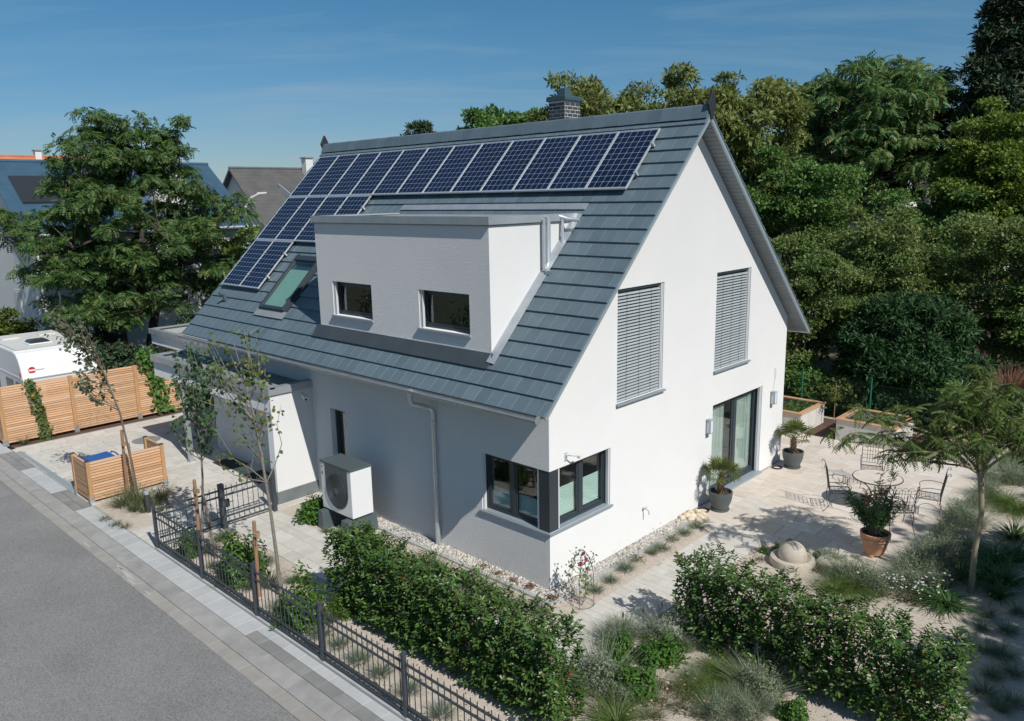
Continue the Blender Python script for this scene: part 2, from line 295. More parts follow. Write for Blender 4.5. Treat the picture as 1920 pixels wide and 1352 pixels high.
mat('bark_grey', (0.17, 0.155, 0.125), (0.25, 0.23, 0.19), scale=14, rough=0.9, bump=0.6, bscale=40, bdist=0.01)
mat('bark_light', (0.22, 0.19, 0.12), (0.31, 0.27, 0.18), scale=10, rough=0.9, bump=0.5, bscale=40, bdist=0.01)
mat('bark_dark', (0.05, 0.042, 0.034), (0.085, 0.07, 0.055), scale=10, rough=0.95)
# ------------------------------------------------------------------ builders
OFF = {}                                    # world offset of every object (roots are unrotated unless stated)
def woff(o):
    return OFF.get(o.name, Vector((0, 0, 0))) if o is not None else Vector((0, 0, 0))

def tag(o, label=None, cat=None, group=None, kind=None):
    if label: o['label'] = label
    if cat: o['category'] = cat
    if group: o['group'] = group
    if kind: o['kind'] = kind
    return o

def thing(name, loc, label, cat, group=None, rz=0.0):
    o = bpy.data.objects.new(name, None); COL.objects.link(o); o.empty_display_size = 0.2
    o.location = loc; o.rotation_euler = (0, 0, rz); OFF[o.name] = Vector(loc)
    return tag(o, label, cat, group)

def link_mesh(name, me, parent=None, loc=None, rot=None):
    o = bpy.data.objects.new(name, me); COL.objects.link(o)
    if parent is not None:
        o.parent = parent
        if loc is not None: o.location = Vector(loc) - woff(parent); OFF[o.name] = Vector(loc)
        else: OFF[o.name] = woff(parent)
    elif loc is not None: o.location = loc; OFF[o.name] = Vector(loc)
    if rot is not None: o.rotation_euler = rot
    return o

class B:
    """collects boxes, tubes, lathes and polygons into one mesh (world coordinates)"""
    def __init__(s): s.v = []; s.f = []
    def add(s, vs, fs):
        n = len(s.v); s.v += [tuple(p) for p in vs]; s.f += [tuple(i+n for i in f) for f in fs]; return s
    def box(s, x0, x1, y0, y1, z0, z1):
        return s.hexa([(x0,y0,z0),(x1,y0,z0),(x1,y1,z0),(x0,y1,z0),(x0,y0,z1),(x1,y0,z1),(x1,y1,z1),(x0,y1,z1)])
    def hexa(s, p):
        return s.add(p, [(3,2,1,0),(4,5,6,7),(0,1,5,4),(1,2,6,5),(2,3,7,6),(3,0,4,7)])
    def cbox(s, x0, x1, y0, y1, z0, z1, c=0.006):
        """box with chamfered top edges"""
        v = [(x0,y0,z0),(x1,y0,z0),(x1,y1,z0),(x0,y1,z0),(x0,y0,z1-c),(x1,y0,z1-c),(x1,y1,z1-c),(x0,y1,z1-c),
             (x0+c,y0+c,z1),(x1-c,y0+c,z1),(x1-c,y1-c,z1),(x0+c,y1-c,z1)]
        return s.add(v, [(0,1,5,4),(1,2,6,5),(2,3,7,6),(3,0,4,7),(4,5,9,8),(5,6,10,9),(6,7,11,10),(7,4,8,11),(8,9,10,11)])
    def quad(s, *p): return s.add(p, [tuple(range(len(p)))])
    def prism(s, poly, fn, a, b):
        """polygon of 2D points extruded from a to b; fn(u, v, t) -> xyz"""
        n = len(poly); vs = [fn(u, v, a) for u, v in poly] + [fn(u, v, b) for u, v in poly]
        fs = [tuple(range(n-1, -1, -1)), tuple(range(n, 2*n))] + [(i, (i+1) % n, n+(i+1) % n, n+i) for i in range(n)]
        return s.add(vs, fs)
    def tube(s, pts, r, n=6, cap=True):
        pts = [Vector(p) for p in pts]; m = len(pts)
        rs = [r]*m if isinstance(r, (int, float)) else list(r)
        vs = []; prev = None
        for i, p in enumerate(pts):
            t = (pts[min(i+1, m-1)] - pts[max(i-1, 0)])
            if t.length < 1e-9: t = Vector((0, 0, 1))
            t.normalize()
            if prev is None:
                a = t.orthogonal().normalized()
            else:
                a = prev - t*prev.dot(t)
                a = a.normalized() if a.length > 1e-6 else t.orthogonal().normalized()
            prev = a; b = t.cross(a)
            for k in range(n):
                an = 2*math.pi*k/n; vs.append(p + (a*math.cos(an) + b*math.sin(an))*rs[i])
        fs = [(i*n+k, i*n+(k+1) % n, (i+1)*n+(k+1) % n, (i+1)*n+k) for i in range(m-1) for k in range(n)]
        if cap: fs += [tuple(range(n-1, -1, -1)), tuple((m-1)*n+k for k in range(n))]
        return s.add(vs, fs)
    def lathe(s, prof, c=(0, 0, 0), n=24, axis='z'):
        vs = []
        for r, z in prof:
            for k in range(n):
                a = 2*math.pi*k/n; x, y = r*math.cos(a), r*math.sin(a)
                if axis == 'z': q = (c[0]+x, c[1]+y, c[2]+z)
                elif axis == 'y': q = (c[0]+x, c[1]+z, c[2]+y)
                else: q = (c[0]+z, c[1]+x, c[2]+y)
                vs.append(q)
        m = len(prof)
        fs = [(i*n+k, i*n+(k+1) % n, (i+1)*n+(k+1) % n, (i+1)*n+k) for i in range(m-1) for k in range(n)]
        fs += [tuple(range(n-1, -1, -1)), tuple((m-1)*n+k for k in range(n))]
        return s.add(vs, fs)
    def mesh(s, name, material, smooth=False, off=(0, 0, 0)):
        me = bpy.data.meshes.new(name)
        o = Vector(off); me.from_pydata([(a-o.x, b-o.y, c-o.z) for a, b, c in s.v], [], s.f)
        if material: me.materials.append(MATS[material])
        if smooth:
            for p in me.polygons: p.use_smooth = True
            try: me.set_sharp_from_angle(angle=R_(40))
            except Exception: pass
        me.update(); return me
    def build(s, name, material, parent=None, smooth=False, bevel=0.0, loc=None):
        """one mesh object; geometry given in world coordinates"""
        off = Vector(loc) if loc is not None else woff(parent)
        o = link_mesh(name, s.mesh(name, material, smooth, off), parent, loc)
        if bevel:
            md = o.modifiers.new('bevel', 'BEVEL'); md.width = bevel; md.segments = 2; md.limit_method = 'ANGLE'
        return o

def fast_mesh(name, V, F, material, smooth=False):
    """numpy arrays -> mesh; F is (n, k)"""
    me = bpy.data.meshes.new(name); V = np.ascontiguousarray(V, dtype=np.float32); F = np.ascontiguousarray(F, dtype=np.int32)
    n, k = F.shape
    me.vertices.add(len(V)); me.vertices.foreach_set('co', V.ravel())
    me.loops.add(n*k); me.loops.foreach_set('vertex_index', F.ravel())
    me.polygons.add(n); me.polygons.foreach_set('loop_start', np.arange(0, n*k, k, dtype=np.int32))
    try: me.polygons.foreach_set('loop_total', np.full(n, k, dtype=np.int32))
    except Exception: pass
    me.materials.append(MATS[material]); me.update(calc_edges=True)
    return me

def unit(a): return a/np.maximum(np.linalg.norm(a, axis=-1, keepdims=True), 1e-9)
def frames(nrm, rng, up=None):
    """rotation matrices whose local z is nrm and whose local y is random (or follows up)"""
    z = unit(nrm); a = rng.normal(size=z.shape) if up is None else up
    y = unit(a - z*(a*z).sum(-1, keepdims=True)); x = np.cross(y, z)
    return np.stack([x, y, z], axis=-1)
def scatter(tv, tf, P, M3, S):
    S = np.asarray(S).reshape(-1, 1, 1)
    V = np.einsum('nij,kj->nki', M3, tv)*S + P[:, None, :]
    F = tf[None] + (np.arange(len(P))*len(tv))[:, None, None]
    return V.reshape(-1, 3), F.reshape(-1, tf.shape[1])
def cat(parts):
    Vs, Fs, n = [], [], 0
    for V, F in parts: Vs.append(V); Fs.append(F+n); n += len(V)
    return np.concatenate(Vs), np.concatenate(Fs)

# leaf templates (local y = along the leaf, z = upper side), length 1
def t_leaf(w=0.45, fold=0.10, droop=0.10):
    v = np.array([(0,0,0), (-w*.8/2, .30, fold), (-w/2*.75, .68, fold*.8-droop*.4), (0, 1, -droop), (w/2*.75, .68, fold*.8-droop*.4), (w*.8/2, .30, fold)], float)
    return v, np.array([(0,3,2,1), (0,5,4,3)])
def t_quad(w=0.6, droop=0.1):
    v = np.array([(0,0,0), (-w/2, .5, .05), (0, 1, -droop), (w/2, .5, .05)], float)
    return v, np.array([(0,3,2,1)])
def t_spray(n, w, spread, seed, cup=0.3):
    """n small leaves around a twig end"""
    rg = np.random.default_rng(seed); tv, tf = t_quad(w); parts = []
    for i in range(n):
        a = rg.uniform(0, 2*math.pi); d = np.array([math.cos(a)*spread, math.sin(a)*spread, rg.uniform(-.1, .9)])
        y = unit(d); z = unit(np.array([0, 0, 1.0]) + rg.normal(size=3)*.5); z = unit(z-y*(z@y)); x = np.cross(y, z)
        M3 = np.stack([x, y, z], -1); parts.append(((tv*rg.uniform(.6, 1)) @ M3.T + y*rg.uniform(0, .35), tf))
    return cat(parts)
def t_frond(pairs=6, lw=0.34, ll=0.30, droop=0.35, hang=0.25):
    """pinnate leaf: paired leaflets on an arching stalk"""
    parts = []; tv, tf = t_quad(lw*1.0, 0.1)
    for i in range(pairs):
        t = (i+.7)/(pairs+.3); c = np.array([0, t, -droop*t*t])
        L = ll*(1.0 - 0.45*abs(t-.45))
        for sd in (-1, 1):
            y = unit(np.array([sd*1.0, .45, -hang])); z = unit(np.array([0, 0, 1.0]) - y*(-hang)*.3); z = unit(z - y*(z@y)); x = np.cross(y, z)
            parts.append(((tv*L) @ np.stack([x, y, z], -1).T + c, tf))
    return cat(parts)
def t_blade(segs=3, w=0.02, bend=0.5):
    v = []; 
    for i in range(segs+1):
        t = i/segs; ww = w*(1-t*.9)/2; y = bend*t*t; z = t*(1-.25*bend*t)
        v += [(-ww, y, z), (ww, y, z)]
    return np.array(v, float), np.array([(2*i, 2*i+1, 2*i+3, 2*i+2) for i in range(segs)])

def sph(rng, n):
    return unit(rng.normal(size=(n, 3)))

def limb_pts(a, b, rng, sag=0.15, n=5):
    a = np.array(a, float); b = np.array(b, float); L = np.linalg.norm(b-a)
    pts = []
    for i in range(n+1):
        t = i/n; p = a*(1-t) + b*t
        p[2] += sag*L*math.sin(math.pi*t)*(1 if b[2] > a[2] else .5)
        if 0 < i < n: p += rng.normal(size=3)*L*0.025
        pts.append(p)
    return pts

def crown_clumps(rng, n, c, r, inner=0.35, lump=0.25, zmin=None, dome=False):
    d = sph(rng, n*2)
    if dome: d[:, 2] = np.abs(d[:, 2])
    ph = rng.uniform(0, 6.28, 6)
    lum = 1 + lump*(np.sin(d[:, 0]*4.1+ph[0]) + np.sin(d[:, 1]*3.7+ph[1]) + np.sin(d[:, 2]*5.3+ph[2]))/2
    rad = rng.uniform(inner**3, 1, n*2)**(1/3)
    P = np.array(c) + d*rad[:, None]*lum[:, None]*np.array(r)
    if zmin is not None: P = P[P[:, 2] > zmin]
    return P[:n]

def make_tree(name, label, base, c, r, leaf, mat_leaf, size, nclump=90, cr=0.9, nleaf=120, flat=0.55, seed=1, trunk_r=0.22,
              bark='bark', limbs=9, group=None, inner=0.35, lump=0.25, zmin=None, upb=0.6, category='tree', fork=0.35, dome=False, clumps=None, down=0.0):
    rng = np.random.default_rng(seed)
    t = thing(name, base, label, category, group); o = np.array(base, float)
    C = crown_clumps(rng, nclump, c, r, inner, lump, zmin, dome) if clumps is None else clumps(rng)
    n = len(C); crs = cr*rng.uniform(0.55, 1.35, n)
    idx = np.repeat(np.arange(n), nleaf); d = sph(rng, len(idx)); d[:, 2] = np.where(rng.random(len(idx)) < .7, np.abs(d[:, 2]), d[:, 2])
    rad = rng.uniform(0, 1, len(idx))**0.45
    off = d*rad[:, None]*crs[idx][:, None]*np.array([1, 1, flat])
    off[:, 2] -= down*(off[:, 0]**2 + off[:, 1]**2)/max(cr, .1)
    P = C[idx] + off - o
    nr = unit(d*.75 + np.array([0, 0, upb]) + rng.normal(size=d.shape)*.55)
    up = unit(d + rng.normal(size=d.shape)*.6 + np.array([0, 0, -.2]))
    tv, tf = leaf
    V, F = scatter(tv, tf, P, frames(nr, rng, up), size*rng.uniform(.65, 1.3, len(idx)))
    cw = link_mesh('crown', fast_mesh('crown', V, F, mat_leaf), t)
    # trunk, limbs, twigs
    b = B(); top = np.array([c[0]+rng.normal()*.15, c[1]+rng.normal()*.15, c[2]+r[2]*.25]); z0 = base[2]
    tp = [np.array(base)-[0, 0, .1]]
    for i in range(1, 7):
        q = np.array(base)*(1-i/6) + top*(i/6); q[:2] += rng.normal(size=2)*.06*r[0]*.5; tp.append(q)
    b.tube(tp, [trunk_r*1.25]+[trunk_r*(1-.13*i) for i in range(1, 7)], 10)
    main = []
    order = rng.permutation(n)[:limbs]
    for j in order:
        k = rng.uniform(fork, .95); p = tp[int(k*6)]*(1-(k*6) % 1) + tp[min(6, int(k*6)+1)]*((k*6) % 1)
        pts = limb_pts(p, C[j], rng, .12); main.append(np.array(pts)); b.tube(pts, [trunk_r*.42*(1-.16*i) for i in range(6)], 6)
    allp = np.concatenate(main+[np.array(tp[3:])])
    for j in range(n):
        dd = np.linalg.norm(allp-C[j], axis=1); k = np.argmin(dd + (allp[:, 2] > C[j][2])*1.0)
        if dd[k] > .15: b.tube(limb_pts(allp[k], C[j], rng, .06, 3), [trunk_r*.15, trunk_r*.12, trunk_r*.09, trunk_r*.05], 4, cap=False)
    b.build('trunk', bark, t, smooth=True)
    return t

def pave(parent, x0, x1, y0, y1, rows, lens, material, name, gap=0.006, ztop=0.004, th=0.035, along='x', seed=0, skip=None, chamfer=0.004):
    """rows of single slabs; alike slabs share their mesh"""
    rng = random.Random(seed); cache = {}; a0, a1, b0, b1 = (x0, x1, y0, y1) if along == 'x' else (y0, y1, x0, x1)
    q = b0; i = 0; out = []
    while q < b1-0.03:
        w = min(rows[i % len(rows)], b1-q)
        if b1-q-w < 0.06: w = b1-q
        p = a0 - (rng.choice(lens)*rng.random() if i else 0)
        while p < a1-0.02:
            L = rng.choice(lens); s0 = max(p, a0); s1 = min(p+L, a1)
            if a1-s1 < 0.08: s1 = a1; L = s1-p
            p += L
            if s1-s0 < 0.05: continue
            lx, ly = (s1-s0, w) if along == 'x' else (w, s1-s0)
            cx, cy = ((s0+s1)/2, q+w/2) if along == 'x' else (q+w/2, (s0+s1)/2)
            if skip and skip(cx, cy): continue
            key = (round(lx, 3), round(ly, 3))
            if key not in cache:
                cache[key] = B().cbox(-lx/2+gap/2, lx/2-gap/2, -ly/2+gap/2, ly/2-gap/2, -th, 0, chamfer).mesh(name, material)
            o = link_mesh(name, cache[key], parent, (cx, cy, ztop + rng.uniform(-.0012, .0012)), (rng.uniform(-.002, .002), rng.uniform(-.002, .002), 0)); out.append(o)
        q += w; i += 1
    return out

def copy_tree(o, parent=None):
    c = o.copy(); COL.objects.link(c); c.parent = parent
    for ch in list(o.children): copy_tree(ch, c)
    return c
# ------------------------------------------------------------------ ground, street, paving
def sheet(name, x0, x1, y0, y1, z, material, n=1):
    o = B().quad((x0,y0,z),(x1,y0,z),(x1,y1,z),(x0,y1,z)).build(name, material); return tag(o, kind='structure')
gb = B()
gb.quad((-600,-600,-.10),(600,-600,-.10),(600,600,-.10),(-600,600,-.10))
tag(gb.build('ground', 'earth'), kind='structure')
# asphalt with an uneven edge towards the gutter
rng = random.Random(3)
vs = [(-120, -16, -.045), (60, -16, -.045)]; x = 60.0; edge = []
while x > -120:
    edge.append((x, -4.985 + rng.uniform(-.022, .018) + (0.06 if -14.5 < x < -12.2 else 0), -.045)); x -= rng.uniform(.15, .5) if -25 < x < 10 else 5
vs += edge + [(-120, -4.985, -.045)]
street = B(); street.add(vs, [tuple(range(len(vs)))])
street = tag(street.build('street', 'asphalt'), kind='structure')
B().add([(-40, -5.06, -.0435), (-40, -9.5, -.0435), (-12.52, -9.5, -.0435), (-12.6, -8.2, -.0435), (-13.0, -6.4, -.0435), (-13.2, -5.06, -.0435)], [(0, 1, 2, 3, 4, 5)]).build('repair_patch', 'asphalt_patch', street)
# old seams and cracks in the asphalt
def crack(pts, w, seed, mt):
    rg = random.Random(seed); L_ = []; R_2 = []
    P = [Vector((*p, -.0425)) for p in pts]; fine = []
    for a, c in zip(P[:-1], P[1:]):
        for k in range(14): fine.append(a.lerp(c, k/14)+Vector((rg.uniform(-.02, .02), rg.uniform(-.02, .02), 0)))
    fine.append(P[-1]); vs = []; fs = []
    for i, q in enumerate(fine):
        t = (fine[min(i+1, len(fine)-1)]-fine[max(i-1, 0)]).normalized(); n = Vector((-t.y, t.x, 0)); ww = w*rg.uniform(.4, 1.2)/2
        vs += [q+n*ww, q-n*ww]
        if i: fs.append((2*i-2, 2*i-1, 2*i+1, 2*i))
    B().add(vs, fs).build('asphalt_seam', mt, street)
crack([(-13.2, -5.02), (-13.0, -6.4), (-12.6, -8.2), (-12.5, -11)], .03, 1, 'slab_dark')
crack([(-7.4, -5.05), (-7.6, -6.2), (-7.2, -7.4), (-7.5, -9.5)], .018, 2, 'asphalt_patch')
crack([(-30, -6.9), (-18, -6.8), (-9, -7.0), (-2, -6.9), (6, -7.0)], .02, 3, 'slab_dark')
B().box(-120, 60, -4.99, -4.05, -.10, -.055).build('kerb_bed', 'joint', street)
gut = tag(B().box(-60, 30, -5.0, -4.76, -.12, -.062).build('gutter', 'joint'), kind='structure')
pave(gut, -26, 6.5, -4.99, -4.755, [.235], [.5], 'gutter_slab', 'gutter_slab', gap=.008, ztop=-.036, th=.05, seed=2)
B().box(-60, -26, -4.99, -4.755, -.08, -.038).build('far_gutter', 'gutter_slab', gut)
# rolled kerb: each stone slopes from the gutter up to the pavement
kerb = tag(B().box(-60, 30, -4.755, -4.45, -.12, -.066).build('kerb', 'joint'), kind='structure')
ks = B().prism([(-.15, -.05), (-.15, -.030), (-.11, -.008), (-.04, .0), (.147, .004), (.147, -.05)], lambda u, v, t: (t, u, v), -.495, .495).mesh('kerb_stone', 'kerbstone')
for i in range(36): link_mesh('kerb_stone', ks, kerb, (-27+i*1.0+.5, -4.605, .0))
B().prism([(-4.755, -.05), (-4.755, -.030), (-4.64, 0), (-4.455, .004), (-4.455, -.05)], lambda u, v, t: (t, u, v), -60, -27).build('far_kerb', 'kerbstone', kerb)
# footway strip: light and dark slabs
walk = tag(B().box(-60, 30, -4.45, -4.055, -.12, -.012).build('footway', 'joint'), kind='structure')
def dark_run(x): return -17.0 < x < -14.9 or -12.5 < x < -12.1 or -11.85 < x < -10.6 or x > -2.62
cache = {}; xx = -26.0; rg = random.Random(8)
while xx < 6.5:
    w = .42 if dark_run(xx+.2) else .36
    dk = dark_run(xx + w/2)
    if dk:
        cells = [(-4.448, -4.245, 'slab_dark'), (-4.243, -4.062, 'slab_light' if xx > -5 else 'slab_dark')]
    else: cells = [(-4.448, -4.062, 'slab_light')]
    for y0, y1, mm in cells:
        key = (round(w, 2), round(y1-y0, 3), mm)
        if key not in cache: cache[key] = B().cbox(-w/2+.004, w/2-.004, -(y1-y0)/2+.003, (y1-y0)/2-.003, -.04, 0, .004).mesh('footway_slab', mm)
        link_mesh('footway_slab', cache[key], walk, (xx+w/2, (y0+y1)/2, .004+rg.uniform(-.001, .001)))
    xx += w
B().box(-60, -26, -4.448, -4.062, -.05, .003).build('far_footway', 'slab_light', walk)
# pale lime stains on the gutter
for k, (px, py, sx, sy) in enumerate([(-6.55, -4.86, .45, .05), (-6.2, -4.93, .3, .035), (-7.0, -4.84, .2, .03), (-5.5, -4.9, .18, .02), (-8.6, -4.9, .25, .03)]):
    rg = random.Random(k); n = 18
    pts = [(px+math.cos(6.283*j/n)*sx*rg.uniform(.4, 1.1), py+math.sin(6.283*j/n)*sy*rg.uniform(.4, 1.1), -.0335) for j in range(n)]
    B().add(pts, [tuple(range(n))]).build('lime_stain', 'efflorescence', gut)
# garden gravel sheet
gbed = tag(B().box(-7.12, 16, -3.97, 14.2, -.09, -.010).build('gravel_bed', 'gravel'), kind='structure')
gtri = tag(B().add([(-10.86,-3.99,-.004),(-9.2,-4.05,-.004),(-8.35,-4.05,-.004),(-8.5,-3.3,-.004),(-9.0,-2.75,-.004),(-10.86,-2.4,-.004)], [(0,1,2,3,4,5)]).build('gravel_patch', 'gravel'), kind='structure')
# driveway
drive = tag(B().box(-17.25, -7.13, -4.05, 6.0, -.09, -.012).build('driveway', 'joint'), kind='structure')
def in_tri(x, y): return (-10.9 < x < -8.55 and y < -2.75 and (x < -9.05 or y < -3.2)) or (x < -12.05 and y < -3.86)
pave(drive, -17.2, -7.14, -4.04, .02, [.42, .28, .42, .21], [.56, .42, .42, .70], 'paver', 'paving_slab', along='y', seed=11, skip=in_tri)
B().box(-17.2, -12.62, .03, 6.0, -.04, .003).build('far_paving', 'paver', drive)
# linear drain, manhole
dr = tag(B().box(-16.85, -12.1, -4.045, -3.87, -.05, .000).build('linear_drain', 'edging'), 'long grey steel channel drain across the driveway mouth', 'drain')
db = B()
for k in range(9): db.box(-16.83+k*.525, -16.83+k*.525+.515, -4.02, -3.89, -.02, .007)
db.build('drain_grating', 'drain_steel', dr)
mh = thing('manhole_cover', (-15.05, -1.05, 0), 'round dark manhole cover in the pale driveway paving', 'manhole')
B().lathe([(.40, -.02), (.40, .008), (.37, .010), (.0, .010)], (-15.05, -1.05, 0), 32).build('cover', 'slab_dark', mh)
b = B()
for k in range(5): b.box(-15.05-.28, -15.05+.28, -1.05-.24+k*.12-.012, -1.05-.24+k*.12+.012, .0102, .014)
b.build('cover_ribs', 'slab_dark', mh)
# path along the street side, the path to the terrace and the terrace
path = tag(B().box(-7.1, 1.95, -2.52, -1.29, -.05, -.006).build('path', 'joint'), kind='structure')
pave(path, -7.1, .88, -2.51, -1.30, [.30, .40, .20, .31], [.6, .45, .3, .5], 'paver', 'paving_slab', seed=21)
p2 = tag(B().box(.88, 1.95, -2.52, 4.36, -.05, -.0065).build('garden_path', 'joint'), kind='structure')
pave(p2, .885, 1.945, -2.51, 4.35, [.16, .24, .16, .20], [.53, .36, .71], 'paver', 'paving_slab', seed=22)
terr = tag(B().box(.0, 4.3, 4.36, 14.0, -.05, -.007).build('terrace', 'joint'), kind='structure')
pave(terr, .03, 4.28, 4.37, 12.0, [.40, .60, .40, .50], [.60, .80, .40, .70], 'sandstone', 'sandstone_slab', seed=23, gap=.008)
pave(terr, -2.2, .02, 9.35, 11.9, [.40, .60, .40, .50], [.60, .80, .40, .70], 'sandstone', 'sandstone_slab', seed=24, gap=.008)
# small setts along the terrace edge
sm = [B().cbox(-.05, .05, -.05, .05, -.04, 0, .008).mesh('sett', 'sandstone')]
for i in range(66):
    link_mesh('sett', sm[0], terr, (4.35, 4.5+i*.112, .006), (0, 0, rng.uniform(-.06, .06)))
B().box(-2.6, 5.4, 12.0, 14.0, -.05, -.004).build('back_mulch', 'mulch', terr)
# plant strip with mulch at the timber fence
ms = tag(B().box(-17.68, -17.2, -3.95, 2.4, -.05, .004).build('mulch_strip', 'mulch'), kind='structure')
eb = B().box(-.495, .495, -.04, .04, -.08, .02).mesh('edging_stone', 'edging')
for i in range(6): link_mesh('edging_stone', eb, ms, (-17.21, -3.45+i*1.0, .0), (0, 0, R_(90)))
# pebble strip round the house with its edging
peb = tag(B().box(-5.0, .33, -.33, -.002, -.05, .0).build('pebble_strip', 'gravel'), kind='structure')
B().box(.002, .33, -.002, 4.55, -.05, .0).build('pebble_base', 'gravel', peb)
for i in range(5): link_mesh('edging_stone', eb, peb, (-4.4+i*1.0, -.37, .012))
link_mesh('edging_stone', eb, peb, (-.14, -.371, .011))
for i in range(5): link_mesh('edging_stone', eb, peb, (.37, .17+i*1.0, .013), (0, 0, R_(90)))
def pebbles(name, parent, regions, size, material, seed, flat=.65, z=0.0):
    rg = np.random.default_rng(seed)
    ph = (1+5**.5)/2
    iv = unit(np.array([(-1,ph,0),(1,ph,0),(-1,-ph,0),(1,-ph,0),(0,-1,ph),(0,1,ph),(0,-1,-ph),(0,1,-ph),(ph,0,-1),(ph,0,1),(-ph,0,-1),(-ph,0,1)], float))
    it = np.array([(0,11,5),(0,5,1),(0,1,7),(0,7,10),(0,10,11),(1,5,9),(5,11,4),(11,10,2),(10,7,6),(7,1,8),(3,9,4),(3,4,2),(3,2,6),(3,6,8),(3,8,9),(4,9,5),(2,4,11),(6,2,10),(8,6,7),(9,8,1)])
    if size < .02:
        iv = np.array([(1,0,0),(-1,0,0),(0,1,0),(0,-1,0),(0,0,1),(0,0,-1)], float); it = np.array([(0,2,4),(2,1,4),(1,3,4),(3,0,4),(2,0,5),(1,2,5),(3,1,5),(0,3,5)])
    P = []
    for x0, x1, y0, y1, n in regions:
        P.append(np.stack([rg.uniform(x0, x1, n), rg.uniform(y0, y1, n), rg.uniform(.2, .75, n)*size*flat+z], -1))
    P = np.concatenate(P); n = len(P)
    M3 = frames(np.array([0, 0, 1.0])+rg.normal(size=(n, 3))*.35, rg)
    V, F = scatter(iv*np.array([1, .75, flat]), it, P, M3, size*rg.uniform(.5, 1.25, n))
    V += rg.normal(size=V.shape)*size*.06
    o = link_mesh(name, fast_mesh(name, V, F, material), parent); tag(o, kind='stuff'); return o
pebbles('pebbles', peb, [(-4.95, .33, -.32, -.01, 2300), (.02, .33, -.01, 4.5, 1900)], .030, 'pebble', 5)
gr = pebbles('gravel_grains', gbed, [(-7.0, 2.6, -3.95, -2.55, 5200), (2.0, 7.2, -3.9, .6, 8200), (2.0, 7.5, 1.2, 4.4, 5200), (.42, .88, -.4, 4.3, 1500), (4.4, 7.6, 4.4, 9, 3600), (-5.0, .85, -1.28, -.42, 1700)], .013, 'grit', 6, z=-.012)
# ------------------------------------------------------------------ the house
YR, ZR, ZE, E1, W, E2, ZE2, VO, LL = 4.507, 8.532, 3.425, .569, 9.32, .569, 3.473, .364, 12.586
TH = math.atan2(ZR-ZE, YR+E1); CT, ST = math.cos(TH), math.sin(TH); SL = math.hypot(ZR-ZE, YR+E1)
TH2 = math.atan2(ZR-ZE2, W+E2-YR); C2, S2 = math.cos(TH2), math.sin(TH2); SL2 = math.hypot(ZR-ZE2, W+E2-YR)
XL, XR = -LL-VO, VO
def rp(x, s, h): return (x, YR-CT*s-ST*h, ZR-ST*s+CT*h)            # front slope
def rq(x, s, h): return (x, YR+C2*s+S2*h, ZR-S2*s+C2*h)            # back slope
def zun(y): return ZR-abs(y-YR)*(math.tan(TH) if y < YR else math.tan(TH2)) - .115/CT   # underside of the roof over the wall
house = thing('house', (-6, 4.5, 0), 'white rendered gabled house with dark slate-grey tiled roof and flat dormer', 'house')

def wall_panel(b, axis, c, holes, a0, a1, top, depth=.22):
    """wall face with real openings and reveals; axis 'y': faces -y, 'x': faces +x"""
    def P3(a, z, d): return (a, c+d, z) if axis == 'y' else (c-d, a, z)
    cuts = sorted(set([a0, a1] + [h[0] for h in holes] + [h[1] for h in holes] + ([YR] if axis == 'x' else [])))
    cuts = [q for q in cuts if a0 <= q <= a1]
    for u, v in zip(cuts[:-1], cuts[1:]):
        m = (u+v)/2; hs = sorted([h for h in holes if h[0] < m < h[1]], key=lambda h: h[2]); z = 0.0
        for h in hs:
            if h[2] > z+1e-4: b.quad(P3(u, z, 0), P3(v, z, 0), P3(v, h[2], 0), P3(u, h[2], 0))
            z = h[3]
        b.quad(P3(u, z, 0), P3(v, z, 0), P3(v, top(v), 0), P3(u, top(u), 0))
    for h in holes:
        y0, y1, z0, z1 = h[:4]; d = depth
        sides = h[4] if len(h) > 4 else 'lrtb'
        if 'l' in sides: b.quad(P3(y0, z0, 0), P3(y0, z1, 0), P3(y0, z1, d), P3(y0, z0, d))
        if 'r' in sides: b.quad(P3(y1, z0, 0), P3(y1, z0, d), P3(y1, z1, d), P3(y1, z1, 0))
        if 't' in sides: b.quad(P3(y0, z1, 0), P3(y1, z1, 0), P3(y1, z1, d), P3(y0, z1, d))
        if 'b' in sides: b.quad(P3(y0, z0, 0), P3(y0, z0, d), P3(y1, z0, d), P3(y1, z0, 0))
KX, KY, KZ0, KZ1 = 1.70, 1.787, 1.09, 2.24
GW = [(1.977, 3.549, 3.06, 5.24), (5.647, 7.232, 3.06, 5.25)]
PD = (5.66, 8.095, .02, 2.255)
NW = (-6.70, -6.10, .62, 2.24)
b = B()
wall_panel(b, 'x', 0.0, [(0.0, KY, KZ0, KZ1, 'r')] + [(*w, 'lrtb') for w in GW] + [(*PD, 'lrt')], 0.0, W, zun)
b.quad((0, W, 0), (-LL, W, 0), (-LL, W, zun(W)), (0, W, zun(W)))
b.add([(-LL, 0, 0), (-LL, W, 0), (-LL, W, zun(W)), (-LL, YR, zun(YR)), (-LL, 0, zun(0))], [(4, 3, 2, 1, 0)])
# lintel and sill faces of the wrap-round corner opening
b.add([(-KX, 0, KZ1), (0, 0, KZ1), (0, KY, KZ1), (-.22, KY, KZ1), (-.22, .22, KZ1), (-KX, .22, KZ1)], [(0, 1, 2, 3, 4, 5)])
b.add([(-KX, 0, KZ0), (0, 0, KZ0), (0, KY, KZ0), (-.22, KY, KZ0), (-.22, .22, KZ0), (-KX, .22, KZ0)], [(5, 4, 3, 2, 1, 0)])
b.build('gable_wall', 'plaster', house)
b = B(); wall_panel(b, 'y', 0.0, [(-KX, 0.0, KZ0, KZ1, 'l'), NW], -LL, 0.0, lambda a: zun(0))
b.build('eave_wall', 'plaster_front', house)
